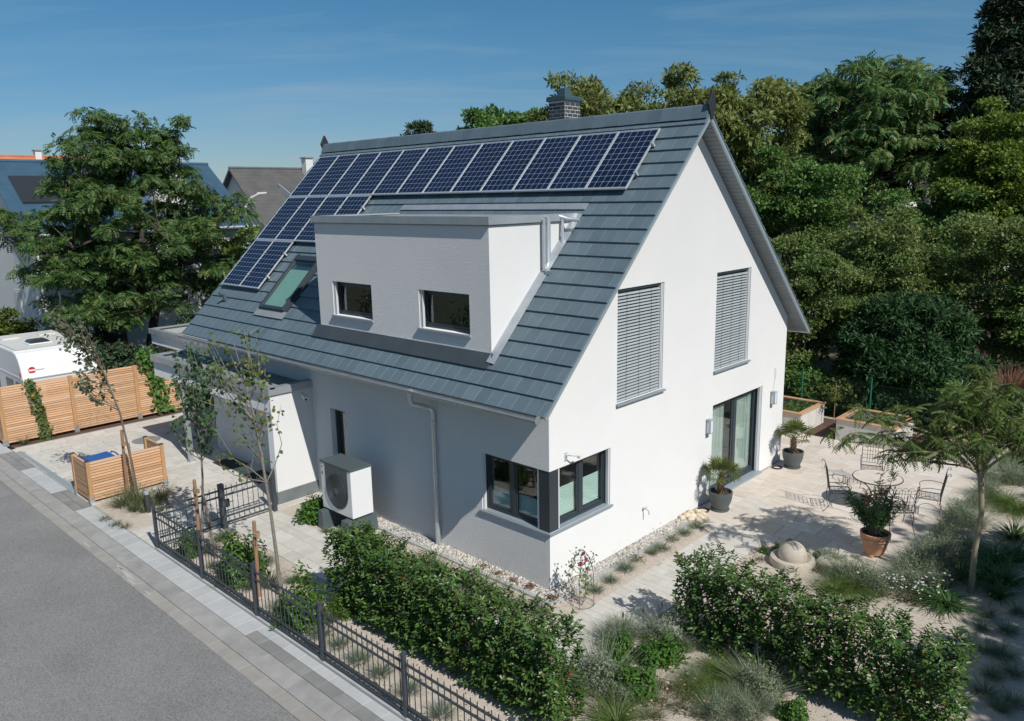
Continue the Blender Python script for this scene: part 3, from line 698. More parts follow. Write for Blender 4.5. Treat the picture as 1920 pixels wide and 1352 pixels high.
# rooms behind the glass
b = B(); b.box(-LL+.3, -.25, .25, W-.25, .0, .04); b.build('ground_floor', 'interior_floor', house)
b = B(); b.box(-LL+.3, -.25, .25, W-.25, 2.62, 2.74); b.box(-3.9, -3.8, .25, W-.25, .05, 2.6); b.box(-3.8, -.3, 3.9, 4.0, .05, 2.6)
b.box(-4.0, -.26, 4.4, 4.45, 2.76, 5.6); b.build('inner_walls', 'interior', house)

# roof deck, tiles
roof = B().hexa([rp(XL, SL-.02, -.10), rp(XR-.03, SL-.02, -.10), rp(XR-.03, 0, -.10), rp(XL, 0, -.10), rp(XL, SL-.02, -.055), rp(XR-.03, SL-.02, -.055), rp(XR-.03, 0, -.055), rp(XL, 0, -.055)])
roof.hexa([rq(XR-.03, SL2-.02, -.098), rq(XL, SL2-.02, -.098), rq(XL, 0, -.098), rq(XR-.03, 0, -.098), rq(XR-.03, SL2-.02, -.055), rq(XL, SL2-.02, -.055), rq(XL, 0, -.055), rq(XR-.03, 0, -.055)])
roof = roof.build('roof', 'roof_deck', house)
NR = 21; EX = SL/NR; TW = .302
DX0, DX1, DYF = -6.98, -1.449, .097
def tile_verts(w):
    g = .0022; c = .003; t0, t1 = 0.0, -.043; L = EX+.055; x0, x1 = -w/2+g, w/2-g
    return [(x0,0,-.036),(x1,0,-.036),(x1,L,t1-.016),(x0,L,t1-.016),(x0,0,t0-c),(x1,0,t0-c),(x1,L,t1-.004),(x0,L,t1-.004),
            (x0+c,c,t0-.0005),(x1-c,c,t0-.0005),(x1-c,L,t1),(x0+c,L,t1)]
TF = [(0,1,5,4),(1,2,6,5),(3,0,4,7),(4,5,9,8),(5,6,10,9),(7,4,8,11),(8,9,10,11)]
tiles = []
for k in range(NR):
    s_low = (k+1)*EX; x = XR - (0 if k % 2 else TW/2); first = True
    xs = XR+.02
    while xs > XL+.02:
        w = TW if not (first and k % 2 == 0) else TW/2
        first = False
        w = min(w, xs-XL); cx = xs-w/2; xs -= w
        y_mid = YR-CT*(s_low-EX/2)
        if DX0+.05 < cx-w/2 and cx+w/2 < DX1-.05 and DYF+.25 < y_mid < 2.45: continue          # inside the dormer
        if -9.98 < cx-w/2 and cx+w/2 < -8.80 and 4.30 < s_low-EX and s_low < 6.02: continue      # under the roof window
        hid = False
        if .45 < s_low-EX*.5 < 2.1 and -12.6 < cx < -.55: hid = True
        if 2.1 < s_low-EX*.5 < 3.8 and -12.6 < cx < -8.65: hid = True
        if 3.8 < s_low-EX*.5 < 5.45 and -12.6 < cx < -10.65: hid = True
        if DX0 < cx < DX1 and DYF+.1 < y_mid < 2.5: hid = True
        tiles.append((k, cx, w, s_low, hid))
def tdist(t): return (1e3 if t[4] else 0) + np.linalg.norm(np.array(rp(t[1], t[3], 0))-CAM)
tiles.sort(key=tdist); tcache = {}
rgt = random.Random(4)
for k, cx, w, sl_, hid in tiles[:300]:
    key = round(w, 2)
    if key not in tcache:
        bb = B(); bb.add(tile_verts(w), TF); tcache[key] = bb.mesh('roof_tile', 'roof_tile')
    link_mesh('roof_tile', tcache[key], roof, rp(cx, sl_, rgt.uniform(-.001, .001)), (TH+rgt.uniform(-.002, .002), 0, 0))
tv = []; tfc = []
for k, cx, w, sl_, hid in tiles[300:]:
    o = Vector(rp(cx, sl_, rgt.uniform(-.001, .001))); n = len(tv)
    for a, l, h in tile_verts(w):
        tv.append((o.x+a, o.y+CT*l-ST*h, o.z+ST*l+CT*h))
    tfc += [tuple(i+n for i in f) for f in TF]
bb = B(); bb.v = tv; bb.f = tfc
tag(bb.build('far_roof_tiles', 'roof_tile_far', roof), kind='stuff')
# back slope: courses
bb = B(); NB = 21; EB = SL2/NB
for k in range(NB):
    s1 = (k+1)*EB; s0 = s1-EB-.05
    x = XL
    while x < XR+.01:
        x1 = min(x+TW, XR+.02)
        bb.hexa([rq(x1-.003, s1, -.028), rq(x+.003, s1, -.028), rq(x+.003, s0, -.048), rq(x1-.003, s0, -.048), rq(x1-.003, s1, 0), rq(x+.003, s1, 0), rq(x+.003, s0, -.03), rq(x1-.003, s0, -.03)])
        x = x1
tag(bb.build('back_roof_tiles', 'roof_tile_far', roof), kind='stuff')
# ridge caps and finials
rc = B().add([(0,-.17,-.245),(.36,-.17,-.245),(0,-.06,.0),(.36,-.06,.0),(0,0,.03),(.36,0,.03),(0,.06,.0),(.36,.06,.0),(0,.17,-.245),(.36,.17,-.245)],
     [(0,1,3,2),(2,3,5,4),(4,5,7,6),(6,7,9,8),(0,2,4,6,8),(1,9,7,5,3)]).mesh('ridge_tile', 'roof_tile')
x = XL
i = 0
while x < XR-.28:
    link_mesh('ridge_tile', rc, roof, (x, YR, ZR+.095+.004*(i % 2)), (0, R_(-.5), 0)); x += .350; i += 1
for xf, nm in ((XR+.012, 'finial'), (XL-.012, 'finial')):
    sgn = 1 if xf > 0 else -1
    B().prism([(-.15, .02), (-.015, .28), (.015, .28), (.15, .02), (.03, -.26), (-.03, -.26)], lambda u, v, t: (xf+t, YR+u, ZR+.09+v), -.03, .03).build('finial', 'slate_dark', roof, bevel=.01)
# verge strips and barge boards
b = B()
for fn, s in ((rp, SL), (rq, SL2)):
    b.hexa([fn(XR-.028, s, -.122), fn(XR+.012, s, -.122), fn(XR+.012, -.0, -.122), fn(XR-.028, -.0, -.122), fn(XR-.028, s, -.055), fn(XR+.012, s, -.055), fn(XR+.012, 0, -.055), fn(XR-.028, 0, -.055)])
b.build('verge_board', 'verge_metal', roof)

sb = {}
for fn, s, ang, key in ((rq, SL2, TH2, 'b'), (rp, SL, TH, 'f')):
    n = int(s/.115)
    for i in range(n):
        s0 = i*.115+.004; s1 = s0+.107
        h0 = -.1025 if key == 'f' else -.1005
        p = [fn(.002, s1, h0-.012), fn(XR-.032, s1, h0-.012), fn(XR-.032, s0, h0-.012), fn(.002, s0, h0-.012), fn(.002, s1, h0), fn(XR-.032, s1, h0), fn(XR-.032, s0, h0), fn(.002, s0, h0)]
        if key not in sb:
            sb[key] = (Vector(p[0]), B().hexa([tuple(Vector(q)-Vector(p[0])) for q in p]).mesh('soffit_board', 'soffit'))
        link_mesh('soffit_board', sb[key][1], roof, p[0])
b = B()
b.hexa([rq(-LL, SL2-.03, -.116), rq(.0, SL2-.03, -.116), rq(.0, SL2-.80, -.116), rq(-LL, SL2-.80, -.116), rq(-LL, SL2-.03, -.0995), rq(.0, SL2-.03, -.0995), rq(.0, SL2-.80, -.0995), rq(-LL, SL2-.80, -.0995)])
b.hexa([rp(-LL, SL-.03, -.117), rp(.0, SL-.03, -.117), rp(.0, SL-.80, -.117), rp(-LL, SL-.80, -.117), rp(-LL, SL-.03, -.1015), rp(.0, SL-.03, -.1015), rp(.0, SL-.80, -.1015), rp(-LL, SL-.80, -.1015)])
b.build('eave_soffit', 'soffit', roof)
# gutters and downpipe
def half_round(x0, x1, cy, cz, r, sg):
    b = B(); n = 10; vs = []
    for xq in (x0, x1):
        for rr in (r, r-.008):
            for k in range(n+1):
                a = math.pi*k/n; vs.append((xq, cy-sg*rr*math.cos(a), cz-rr*math.sin(a)))
    m = n+1; fs = []
    for k in range(n):
        fs += [(k, k+1, 2*m+k+1, 2*m+k), (m+k+1, m+k, 3*m+k, 3*m+k+1), (k, m+k, m+k+1, k+1), (2*m+k+1, 3*m+k+1, 3*m+k, 2*m+k)]
    b.add(vs, fs); b.tube([(x0, cy-sg*r, cz), (x1, cy-sg*r, cz)], .011, 6); return b
gu = half_round(XL, XR-.06, -E1-.055, ZE-.05, .075, 1)
for xq in (XL, XR-.062): gu.lathe([(.0, 0), (.074, 0), (.074, .004), (0, .004)], (xq, -E1-.055, ZE-.05-.001), 16, 'x')
gu = gu.build('gutter', 'gutter_zinc', house, smooth=True)
bk = B().tube([(0, .02, -.03), (0, -.03, -.085), (0, -.08, -.06), (0, -.142, .0)], .006, 5).mesh('gutter_bracket', 'zinc')
for i in range(17): link_mesh('gutter_bracket', bk, gu, (XR-.3-i*.78, -E1+.01, ZE-.055))
half_round(XL, XR-.05, W+E2+.055, ZE2-.05, .075, -1).build('gutter', 'zinc', house, smooth=True)
dp = B().tube([(-2.97, -.62, 3.32), (-2.97, -.62, 3.16), (-2.96, -.60, 3.10), (-2.955, -.30, 2.98), (-2.95, -.12, 2.90), (-2.95, -.075, 2.80), (-2.95, -.075, .42)], .045, 14)
dp = dp.build('downpipe', 'zinc', house, smooth=True)
B().tube([(-2.95, -.075, .44), (-2.95, -.075, -.02)], .056, 14).build('standpipe', 'zinc', dp, smooth=True)
B().tube([(-2.97, -.62, 3.38), (-2.97, -.62, 3.25)], .058, 14).build('outlet', 'zinc', dp, smooth=True)
for zc in (2.62, 1.55, .46): B().lathe([(.047, -.02), (.056, -.015), (.056, .015), (.047, .02)], (-2.95, -.075, zc), 14).box(-2.965, -2.935, -.04, 0, zc-.012, zc+.012).build('pipe_clip', 'zinc', dp)

# chimney with brick slips
CX0, CX1, CY0, CY1 = -4.00, -3.52, 4.74, 5.30
chim = B().box(CX0, CX1, CY0, CY1, 7.9, 9.10).build('chimney', 'mortar', house)
hb = .064; jt = .017; z = 8.02; row = 0; bc = {}
def slip(lx, ly):
    if (lx, ly) not in bc: bc[(lx, ly)] = B().box(-lx/2, lx/2, -ly/2, ly/2, 0, hb).mesh('brick', 'clinker')
    return bc[(lx, ly)]
while z < 9.06:
    lens = [.228, .228] if row % 2 == 0 else [.105, .228, .105]
    x = CX0 + (.48-(sum(lens)+jt*(len(lens)-1)))/2
    for l in lens: link_mesh('brick', slip(l, .014), chim, (x+l/2, CY0+.002, z)); x += l+jt
    lens = [.17, .17, .17] if row % 2 == 0 else [.075, .17, .17, .075]
    y = CY0 + (.56-(sum(lens)+jt*(len(lens)-1)))/2
    for l in lens: link_mesh('brick', slip(.0145, l), chim, (CX1-.002, y+l/2, z)); y += l+jt
    z += hb+jt; row += 1
B().prism([(-.05, 0), (-.05, .08), (-.02, .11), (.50, .11), (.53, .08), (.53, 0)], lambda u, v, t: (CX0+u, t, 9.10+v), CY0-.05, CY1+.05).build('chimney_cap', 'cap_blue', chim, bevel=.01)
B().hexa([(CX0+.10, CY0+.14, 9.21), (CX1-.10, CY0+.14, 9.21), (CX1-.10, CY1-.14, 9.21), (CX0+.10, CY1-.14, 9.21), (CX0+.14, CY0+.18, 9.40), (CX1-.14, CY0+.18, 9.40), (CX1-.14, CY1-.18, 9.40), (CX0+.14, CY1-.18, 9.40)]).build('chimney_pot', 'cap_blue', chim, bevel=.01)

# windows
def wbox(b, axis, c, a0, a1, z0, z1, d0, d1):
    return b.box(a0, a1, c+d0, c+d1, z0, z1) if axis == 'y' else b.box(c-d1, c-d0, a0, a1, z0, z1)
def window(parent, axis, c, a0, a1, z0, z1, mull=(), d=.12, fw=.07, glass='glass', sill=True, rails=(), name='window', sillw=.06, bottom=True, sash=.045, sill_ext=.035, sill_h=.035):
    b = B(); dd = .07
    wbox(b, axis, c, a0, a0+fw, z0, z1, d, d+dd); wbox(b, axis, c, a1-fw, a1, z0, z1, d, d+dd)
    wbox(b, axis, c, a0+fw, a1-fw, z1-fw, z1, d, d+dd); wbox(b, axis, c, a0+fw, a1-fw, z0, z0+fw, d, d+dd)
    for m in mull: wbox(b, axis, c, m-.05, m+.05, z0+fw, z1-fw, d+.002, d+dd)
    f = b.build(name, 'frame_dark', parent, bevel=.006)
    eds = [a0+fw] + [q for m in mull for q in (m-.05, m+.05)] + [a1-fw]
    for q0, q1 in zip(eds[::2], eds[1::2]):
        s = B(); k = sash
        wbox(s, axis, c, q0, q0+k, z0+fw, z1-fw, d+.016, d+.06); wbox(s, axis, c, q1-k, q1, z0+fw, z1-fw, d+.016, d+.06)
        wbox(s, axis, c, q0+k, q1-k, z1-fw-k, z1-fw, d+.016, d+.06); wbox(s, axis, c, q0+k, q1-k, z0+fw, z0+fw+k, d+.016, d+.06)
        s.build('sash', 'frame_dark', f, bevel=.004)
        g = B(); wbox(g, axis, c, q0+k, q1-k, z0+fw+k, z1-fw-k, d+.036, d+.040); g.build('pane', glass, f)
    if sill:
        s = B(); wbox(s, axis, c, a0-sill_ext, a1+sill_ext, z0-sill_h, z0-.002, -sillw, d-.002); s.build('sill', 'sill', f, bevel=.004)
    for r in rails:
        s = B(); wbox(s, axis, c, r[0], r[1], z0, z1-.002, .02, .075); s.build('guide_rail', 'frame_light', f)
    return f
# corner window: two panes on each side and a dark corner post
wf = window(house, 'y', 0, -KX, -.30, KZ0, KZ1, mull=(-1.0,), sill=False, rails=((-KX+.002, -KX+.04),), fw=.055)
wr = window(house, 'x', 0, .30, KY, KZ0, KZ1, mull=(1.02,), sill=False, rails=((KY-.04, KY-.002), (.262, .298)), fw=.055)
s = B(); s.box(-.30, -.262, .02, .075, KZ0, KZ1-.002); s.build('guide_rail', 'frame_light', wf)
B().box(-.26, -.012, .012, .26, KZ0+.001, KZ1-.001).build('corner_post', 'frame_dark', wf, bevel=.006)
B().add([(-KX-.05,-.035,KZ0-.035),(.045,-.035,KZ0-.035),(.045,KY+.05,KZ0-.035),(0.001,KY+.05,KZ0-.035),(0.001,-.001,KZ0-.035),(-KX-.05,-.001,KZ0-.035),
         (-KX-.05,-.035,KZ0-.004),(.045,-.035,KZ0-.004),(.045,KY+.05,KZ0-.004),(0.001,KY+.05,KZ0-.004),(0.001,-.001,KZ0-.004),(-KX-.05,-.001,KZ0-.004)],
        [(5,4,1,0),(4,3,2,1),(6,7,10,11),(7,8,9,10),(0,1,7,6),(1,2,8,7),(2,3,9,8),(5,0,6,11)]).build('sill', 'sill', wf)
B().box(-KX+.002, -.001, -.001, .119, KZ0+.001, KZ0+.006).box(-.119, .001, .12, KY-.002, KZ0+.001, KZ0+.006).build('sill_tray', 'sill', wf)
# pleated blinds, lower half, behind the right-hand panes
for y0, y1 in ((.42, .96), (1.08, 1.68)):
    p = B(); n = 28; z0, z1 = KZ0+.10, KZ0+.66
    for i in range(n):
        za, zb = z0+(z1-z0)*i/n, z0+(z1-z0)*(i+1)/n; xa, xb = (-.205, -.22) if i % 2 else (-.22, -.205)
        p.quad((xa, y0, za), (xa, y1, za), (xb, y1, zb), (xb, y0, zb))
    p.build('pleated_blind', 'pleated', wr)
for x0, x1 in ((-1.6, -1.06), (-.94, -.36)):
    p = B(); n = 28; z0, z1 = KZ0+.10, KZ0+.45
    for i in range(n):
        za, zb = z0+(z1-z0)*i/n, z0+(z1-z0)*(i+1)/n; ya, yb = (.205, .22) if i % 2 else (.22, .205)
        p.quad((x0, ya, za), (x1, ya, za), (x1, yb, zb), (x0, yb, zb))
    p.build('pleated_blind', 'pleated', wf)
# narrow window beside the heat pump
wn = window(house, 'y', 0, NW[0], NW[1], NW[2], NW[3], d=.13, fw=.05)
# gable windows with lowered external blinds
for y0, y1, z0, z1 in GW:
    wg = window(house, 'x', 0, y0, y1, z0, z1, mull=((y0+y1)/2,), d=.15, rails=((y0+.002, y0+.03), (y1-.085, y1-.055), (y1-.04, y1-.004)), sillw=.07, sill_h=.04)
    pitch = .0615; n = int((z1-z0-.06)/pitch)
    slat = B().prism([(-.029, -.019), (-.0275, -.019), (.0, .006), (.0285, .019), (.027, .021), (-.004, .0085)], lambda u, v, t: (-u, t, v), 0, y1-y0-.135).mesh('blind_slat', 'blind_slat')
    for i in range(n):
        link_mesh('blind_slat', slat, wg, (-.052, y0+.035, z0+.04+i*pitch))
    for yq in (y0+.33, (y0+y1)/2-.04, y1-.42):
        B().tube([(-.018, yq, z0+.02), (-.018, yq, z1-.02)], .0025, 4).build('blind_cord', 'cable', wg)
    B().box(-.085, -.025, y0+.035, y1-.10, z1-.055, z1-.003).build('blind_box', 'frame_dark', wg)
# patio door
pd = window(house, 'x', 0, PD[0], PD[1], .05, PD[3], mull=(6.95,), d=.13, fw=.075, sill=False, name='patio_door', rails=((PD[1]-.045, PD[1]-.004), (PD[1]-.10, PD[1]-.06)), sash=.07)
B().box(-.13, .10, PD[0]-.02, PD[1]+.02, .006, .045).build('threshold', 'sill', pd, bevel=.005)
B().tube([(-.10, 7.06, .95), (-.06, 7.06, .95), (-.06, 7.06, 1.15), (-.10, 7.06, 1.15)], .01, 6).build('door_handle', 'alu', pd)
for y0, y1 in ((5.72, 6.62), (7.02, 7.98)):
    p = B(); n = 60
    for i in range(n):
        ya, yb = y0+(y1-y0)*i/n, y0+(y1-y0)*(i+1)/n; xa = -.26+.03*math.sin(i*1.1)+.012*math.sin(i*2.3); xb = -.26+.03*math.sin((i+1)*1.1)+.012*math.sin((i+1)*2.3)
        p.quad((xa, ya, .06), (xb, yb, .06), (xb, yb, 2.3), (xa, ya, 2.3))
    p.build('curtain', 'curtain', pd)

# dormer
DZT = 6.47
dh = [(-6.42, -4.99, 4.44, 5.19), (-3.45, -2.0, 4.44, 5.20)]
b = B()
def dface(b):
    cuts = sorted([DX0, DX1]+[q for h in dh for q in h[:2]])
    zb = 4.02
    for u, v in zip(cuts[:-1], cuts[1:]):
        m = (u+v)/2; hs = [h for h in dh if h[0] < m < h[1]]; z = zb
        for h in hs: b.quad((u, DYF, z), (v, DYF, z), (v, DYF, h[2]), (u, DYF, h[2])); z = h[3]
        b.quad((u, DYF, z), (v, DYF, z), (v, DYF, DZT), (u, DYF, DZT))
    for y0, y1, z0, z1 in dh:
        d = .22
        P3 = lambda a, z, q: (a, DYF+q, z)
        b.quad(P3(y0, z0, 0), P3(y0, z1, 0), P3(y0, z1, d), P3(y0, z0, d)); b.quad(P3(y1, z0, 0), P3(y1, z0, d), P3(y1, z1, d), P3(y1, z1, 0))
        b.quad(P3(y0, z1, 0), P3(y1, z1, 0), P3(y1, z1, d), P3(y0, z1, d)); b.quad(P3(y0, z0, 0), P3(y0, z0, d), P3(y1, z0, d), P3(y1, z0, 0))
dface(b)
dorm = b.build('dormer', 'plaster_front', house)
yb = 2.62
for xq in (DX1, DX0):
    B().add([(xq, DYF, 4.02), (xq, yb, DZT+.1), (xq, yb-.12, DZT), (xq, DYF, DZT)], [(0, 1, 2, 3)]).build('dormer_cheek', 'plaster', dorm)
b = B(); b.hexa([(DX0-.03, DYF-.03, DZT-.02), (DX1+.03, DYF-.03, DZT-.02), (DX1+.03, 2.62, DZT+.0), (DX0-.03, 2.62, DZT+.0), (DX0-.03, DYF-.03, DZT+.045), (DX1+.03, DYF-.03, DZT+.045), (DX1+.03, 2.68, DZT+.115), (DX0-.03, 2.68, DZT+.115)])
b.build('dormer_roof', 'membrane', dorm)
b = B()
b.box(DX0-.06, DX1+.06, DYF-.055, DYF-.031, DZT+.005, DZT+.15); b.box(DX0-.06, DX1+.06, DYF-.031, DYF+.06, DZT+.12, DZT+.149)
for xa, xb in ((DX1+.031, DX1+.055), (DX0-.055, DX0-.031)):
    b.box(xa, xb, DYF-.0305, 2.55, DZT+.006, DZT+.146)
b.box(DX1-.05, DX1+.0305, DYF+.0605, 2.5, DZT+.1165, DZT+.143); b.box(DX0-.0305, DX0+.05, DYF+.0605, 2.5, DZT+.1165, DZT+.143)
b.build('dormer_trim', 'zinc_trim', dorm)
B().hexa([rp(DX0-.1, 2.62, .002), rp(DX1+.15, 2.62, .002), rp(DX1+.15, 2.45, .004), rp(DX0-.1, 2.45, .004), rp(DX0-.1, 2.62, .02), rp(DX1+.15, 2.62, .02), rp(DX1+.15, 2.45, .012), rp(DX0-.1, 2.45, .012)]).build('back_flashing', 'zinc', dorm)
# apron flashing in front of the dormer and step flashing at the cheek
s_f = (YR-DYF)/CT
B().hexa([rp(DX0-.12, s_f+.27, .004), rp(DX1+.06, s_f+.27, .004), rp(DX1+.06, s_f, .006), rp(DX0-.12, s_f, .006), rp(DX0-.12, s_f+.27, .010), rp(DX1+.06, s_f+.27, .010), rp(DX1+.06, s_f-.03, .06), rp(DX0-.12, s_f-.03, .06)]).build('apron_flashing', 'apron_metal', dorm)
b = B(); b.box(DX0-.01, DX1+.01, DYF-.014, DYF-.002, 4.135, 4.165); b.build('wall_strip', 'zinc', dorm)
b = B()
b.hexa([rp(DX1+.003, s_f+.15, .006), rp(DX1+.16, s_f+.15, .006), rp(DX1+.16, 2.75, .006), rp(DX1+.003, 2.75, .006), rp(DX1+.003, s_f+.15, .06), rp(DX1+.16, s_f+.15, .016), rp(DX1+.16, 2.75, .016), rp(DX1+.003, 2.75, .06)])
b.build('cheek_flashing', 'zinc', dorm)
for h in dh: window(dorm, 'y', DYF, *h, d=.12, fw=.06, glass='glass_dark', rails=((h[0]+.002, h[0]+.035), (h[0]+.06, h[0]+.085)), sillw=.045, sill_h=.05)
B().box(DX0+.1, DX1-.1, .75, .8, 4.0, 6.4).build('inner_wall', 'interior', dorm)
# dormer rain pipes at the cheek
b = B().tube([(DX1+.09, 1.60, DZT+.10), (DX1+.09, 1.60, 5.72), (DX1+.10, 1.56, 5.62), (DX1+.20, 1.46, 5.53)], .05, 12)
b.tube([(DX1+.09, 1.48, DZT+.06), (DX1+.09, 1.48, 5.56)], .034, 10)
b.build('dormer_downpipe', 'zinc', dorm, smooth=True)
B().tube([(DX1+.02, 2.0, DZT+.10), (DX1+.16, 2.12, DZT+.04), (DX1+.36, 2.22, DZT+.02)], .042, 12).tube([(DX1+.07, 2.05, DZT+.05), (DX1+.10, 2.02, 6.02)], .03, 10).build('overflow_pipe', 'zinc', dorm, smooth=True)

# roof window
sx0, sx1, ss0, ss1 = -9.98, -8.82, 4.30, 6.02
def rbox(b, x0, x1, s0, s1, h0, h1):
    return b.hexa([rp(x0, s1, h0), rp(x1, s1, h0), rp(x1, s0, h0), rp(x0, s0, h0), rp(x0, s1, h1), rp(x1, s1, h1), rp(x1, s0, h1), rp(x0, s0, h1)])
b = B(); t = .09
rbox(b, sx0, sx0+t, ss0, ss1, -.06, .085); rbox(b, sx1-t, sx1, ss0, ss1, -.06, .085); rbox(b, sx0+t, sx1-t, ss0, ss0+t+.06, -.06, .10); rbox(b, sx0+t, sx1-t, ss1-t, ss1, -.06, .08)
skyw = b.build('roof_window', 'frame_dark', house, bevel=.008)
b = B(); rbox(b, sx0+t, sx1-t, ss0+t+.06, ss1-t, .045, .052); b.build('pane', 'skylight_glass', skyw)
b = B(); rbox(b, sx0+.05, sx1-.05, ss0+.42, ss1-.05, .012, .018); b.build('shade_blind', 'shade_cloth', skyw)
b = B(); rbox(b, sx0-.12, sx1+.12, ss1, ss1+.22, .004, .012); b.build('apron', 'membrane', skyw)
b = B(); rbox(b, sx0-.10, sx0-.002, ss0-.1, ss1, .003, .02); rbox(b, sx1+.002, sx1+.10, ss0-.1, ss1, .003, .02); b.build('side_flashing', 'frame_dark', skyw)
# vent pipe and small cable bracket on the tiles
B().tube([rp(-11.96, 5.95, -.02), rp(-11.96, 5.86, .16), rp(-11.96, 5.92, .24)], .055, 12).build('roof_vent', 'pump_lid', house, smooth=True)
b = B(); b.add([rp(-9.62, 6.86, .01), rp(-9.50, 6.86, .01), rp(-9.56, 6.80, .09), rp(-9.35, 6.52, .012)], [(0, 1, 2), (1, 3, 2), (3, 0, 2)]); b.build('tile_vent', 'roof_tile_far', house)

# solar panels
def panel_root(i, j):
    p = rp(-.506-1.01*i-.505, .482+1.67*(j+1), .06)
    return p
rows_txt = ['top', 'middle', 'lowest']
ords = ['first', 'second', 'third', 'fourth', 'fifth', 'sixth', 'seventh', 'eighth', 'ninth', 'tenth', 'eleventh', 'twelfth']
pw, ph_ = .99, 1.65
fb = B(); fw = .016
fb.box(-pw/2, -pw/2+fw, 0, ph_, 0, .04); fb.box(pw/2-fw, pw/2, 0, ph_, 0, .04); fb.box(-pw/2+fw, pw/2-fw, 0, fw, 0, .04); fb.box(-pw/2+fw, pw/2-fw, ph_-fw, ph_, 0, .04)
m_frame = fb.mesh('frame', 'alu')
m_back = B().box(-pw/2+fw, pw/2-fw, fw, ph_-fw, .02, .034).mesh('backsheet', 'solar_back')
cb = B(); cs = .1475; gp = .0098
for a in range(6):
    for c_ in range(10):
        x0 = -(6*cs+5*gp)/2 + a*(cs+gp); y0 = (ph_-(10*cs+9*gp))/2 + c_*(cs+gp); k = .008
        xa, xb = x0, x0+cs; cb.add([(xa+k, y0, .0352), (xb-k, y0, .0352), (xb, y0+k, .0352), (xb, y0+cs-k, .0352), (xb-k, y0+cs, .0352), (xa+k, y0+cs, .0352), (xa, y0+cs-k, .0352), (xa, y0+k, .0352)], [tuple(range(8))])
m_cells = cb.mesh('solar_cells', 'solar_cell')
m_clamp = B().box(-.035, .035, -.02, .02, -.05, .055).mesh('clamp', 'alu')
for j, n in enumerate((12, 4, 2)):
    for q in range(n):
        i = q if j == 0 else 12-n+q
        if j == 0: lab = 'solar panel in the top roof row, %s from the white gable end' % ords[q]
        else: lab = 'solar panel in the %s roof row, %s counted from the dormer side' % (rows_txt[j], ords[q])
        t = thing('solar_panel', panel_root(i, j), lab, 'solar panel', 'solar panels on the front roof slope'); t.rotation_euler = (TH, 0, 0)
        for nm, me in (('frame', m_frame), ('backsheet', m_back), ('solar_cells', m_cells)):
            o = bpy.data.objects.new(nm, me); COL.objects.link(o); o.parent = t
        if q == 0 or j > 0:
            for yy in (.42, 1.22):
                o = bpy.data.objects.new('clamp', m_clamp); COL.objects.link(o); o.parent = t; o.location = (pw/2+.012, yy, 0)
b = B()
for j, (x0, x1) in enumerate(((-12.62, -.47), (-12.62, -8.55), (-12.62, -10.57))):
    for yy in (.42, 1.22):
        s = .482+1.67*(j+1)-yy; rbox(b, x0, x1, s-.02, s+.02, .012, .058)
b.build('mounting_rail', 'alu', roof)

# fittings on the walls (things of their own)
for yy, zz_, lab in ((5.42, 1.68, 'box wall lamp beside the patio door towards the corner window'), (8.61, 1.70, 'box wall lamp between the patio door and the back corner of the house')):
    t = thing('wall_lamp', (.06, yy, zz_), lab, 'wall lamp', 'wall lamps by the patio door')
    b = B(); b.box(.002, .03, yy-.06, yy+.06, zz_, zz_+.32); b.box(.03, .13, yy-.07, yy+.07, zz_+.30, zz_+.32); b.box(.03, .13, yy-.07, yy+.07, zz_, zz_+.018)
    for q in (-.066, .054): b.box(.03, .042, yy+q, yy+q+.012, zz_+.018, zz_+.30); b.box(.118, .13, yy+q, yy+q+.012, zz_+.018, zz_+.30)
    b.build('housing', 'caravan_trim', t); B().box(.038, .122, yy-.056, yy+.056, zz_+.019, zz_+.299).build('diffuser', 'lamp_glass', t)
t = thing('wall_tap', (0, 2.91, .55), 'small metal garden tap on the white gable wall', 'tap')
B().tube([(.0, 2.91, .66), (.10, 2.91, .66), (.15, 2.91, .63), (.16, 2.91, .56)], .014, 8).build('spout', 'alu', t, smooth=True)
B().lathe([(.03, 0), (.03, .01), (0, .01)], (.002, 2.91, .66), 14, 'x').build('wall_plate', 'alu', t)
B().box(.07, .09, 2.87, 2.95, .685, .70).tube([(.08, 2.91, .66), (.08, 2.91, .69)], .008, 6).build('handle', 'alu', t)
t = thing('wall_bracket', (0, .46, 2.34), 'small white bracket on the gable above the corner window', 'bracket')
B().tube([(.0, .44, 2.44), (.12, .46, 2.45), (.2, .58, 2.42)], .012, 8).build('arm', 'alu', t)
B().box(.0, .02, .41, .47, 2.34, 2.49).build('plate', 'alu', t)
B().box(.17, .23, .56, .64, 2.39, 2.44).build('head', 'white_plastic', t)
tag(B().tube([(.012, 8.72, 2.6), (.012, 8.74, 2.35), (.012, 8.71, 2.1), (.012, 8.66, 2.02)], .004, 5).tube([(.012, 8.72, 2.6), (.012, 8.80, 2.52), (.012, 8.78, 2.3)], .004, 5).build('loose_cable', 'frame_light', None, loc=(.012, 8.7, 2.0)), 'thin loose cable hanging on the white wall above the lamp', 'cable')
tag(B().lathe([(.022, 0), (.022, .012), (0, .02)], (-7.06, -.012, 1.19), 14, 'y').build('door_bell', 'white_plastic', None, loc=(-7.06, -.012, 1.19)), 'small round white button on the shaded front wall', 'button')
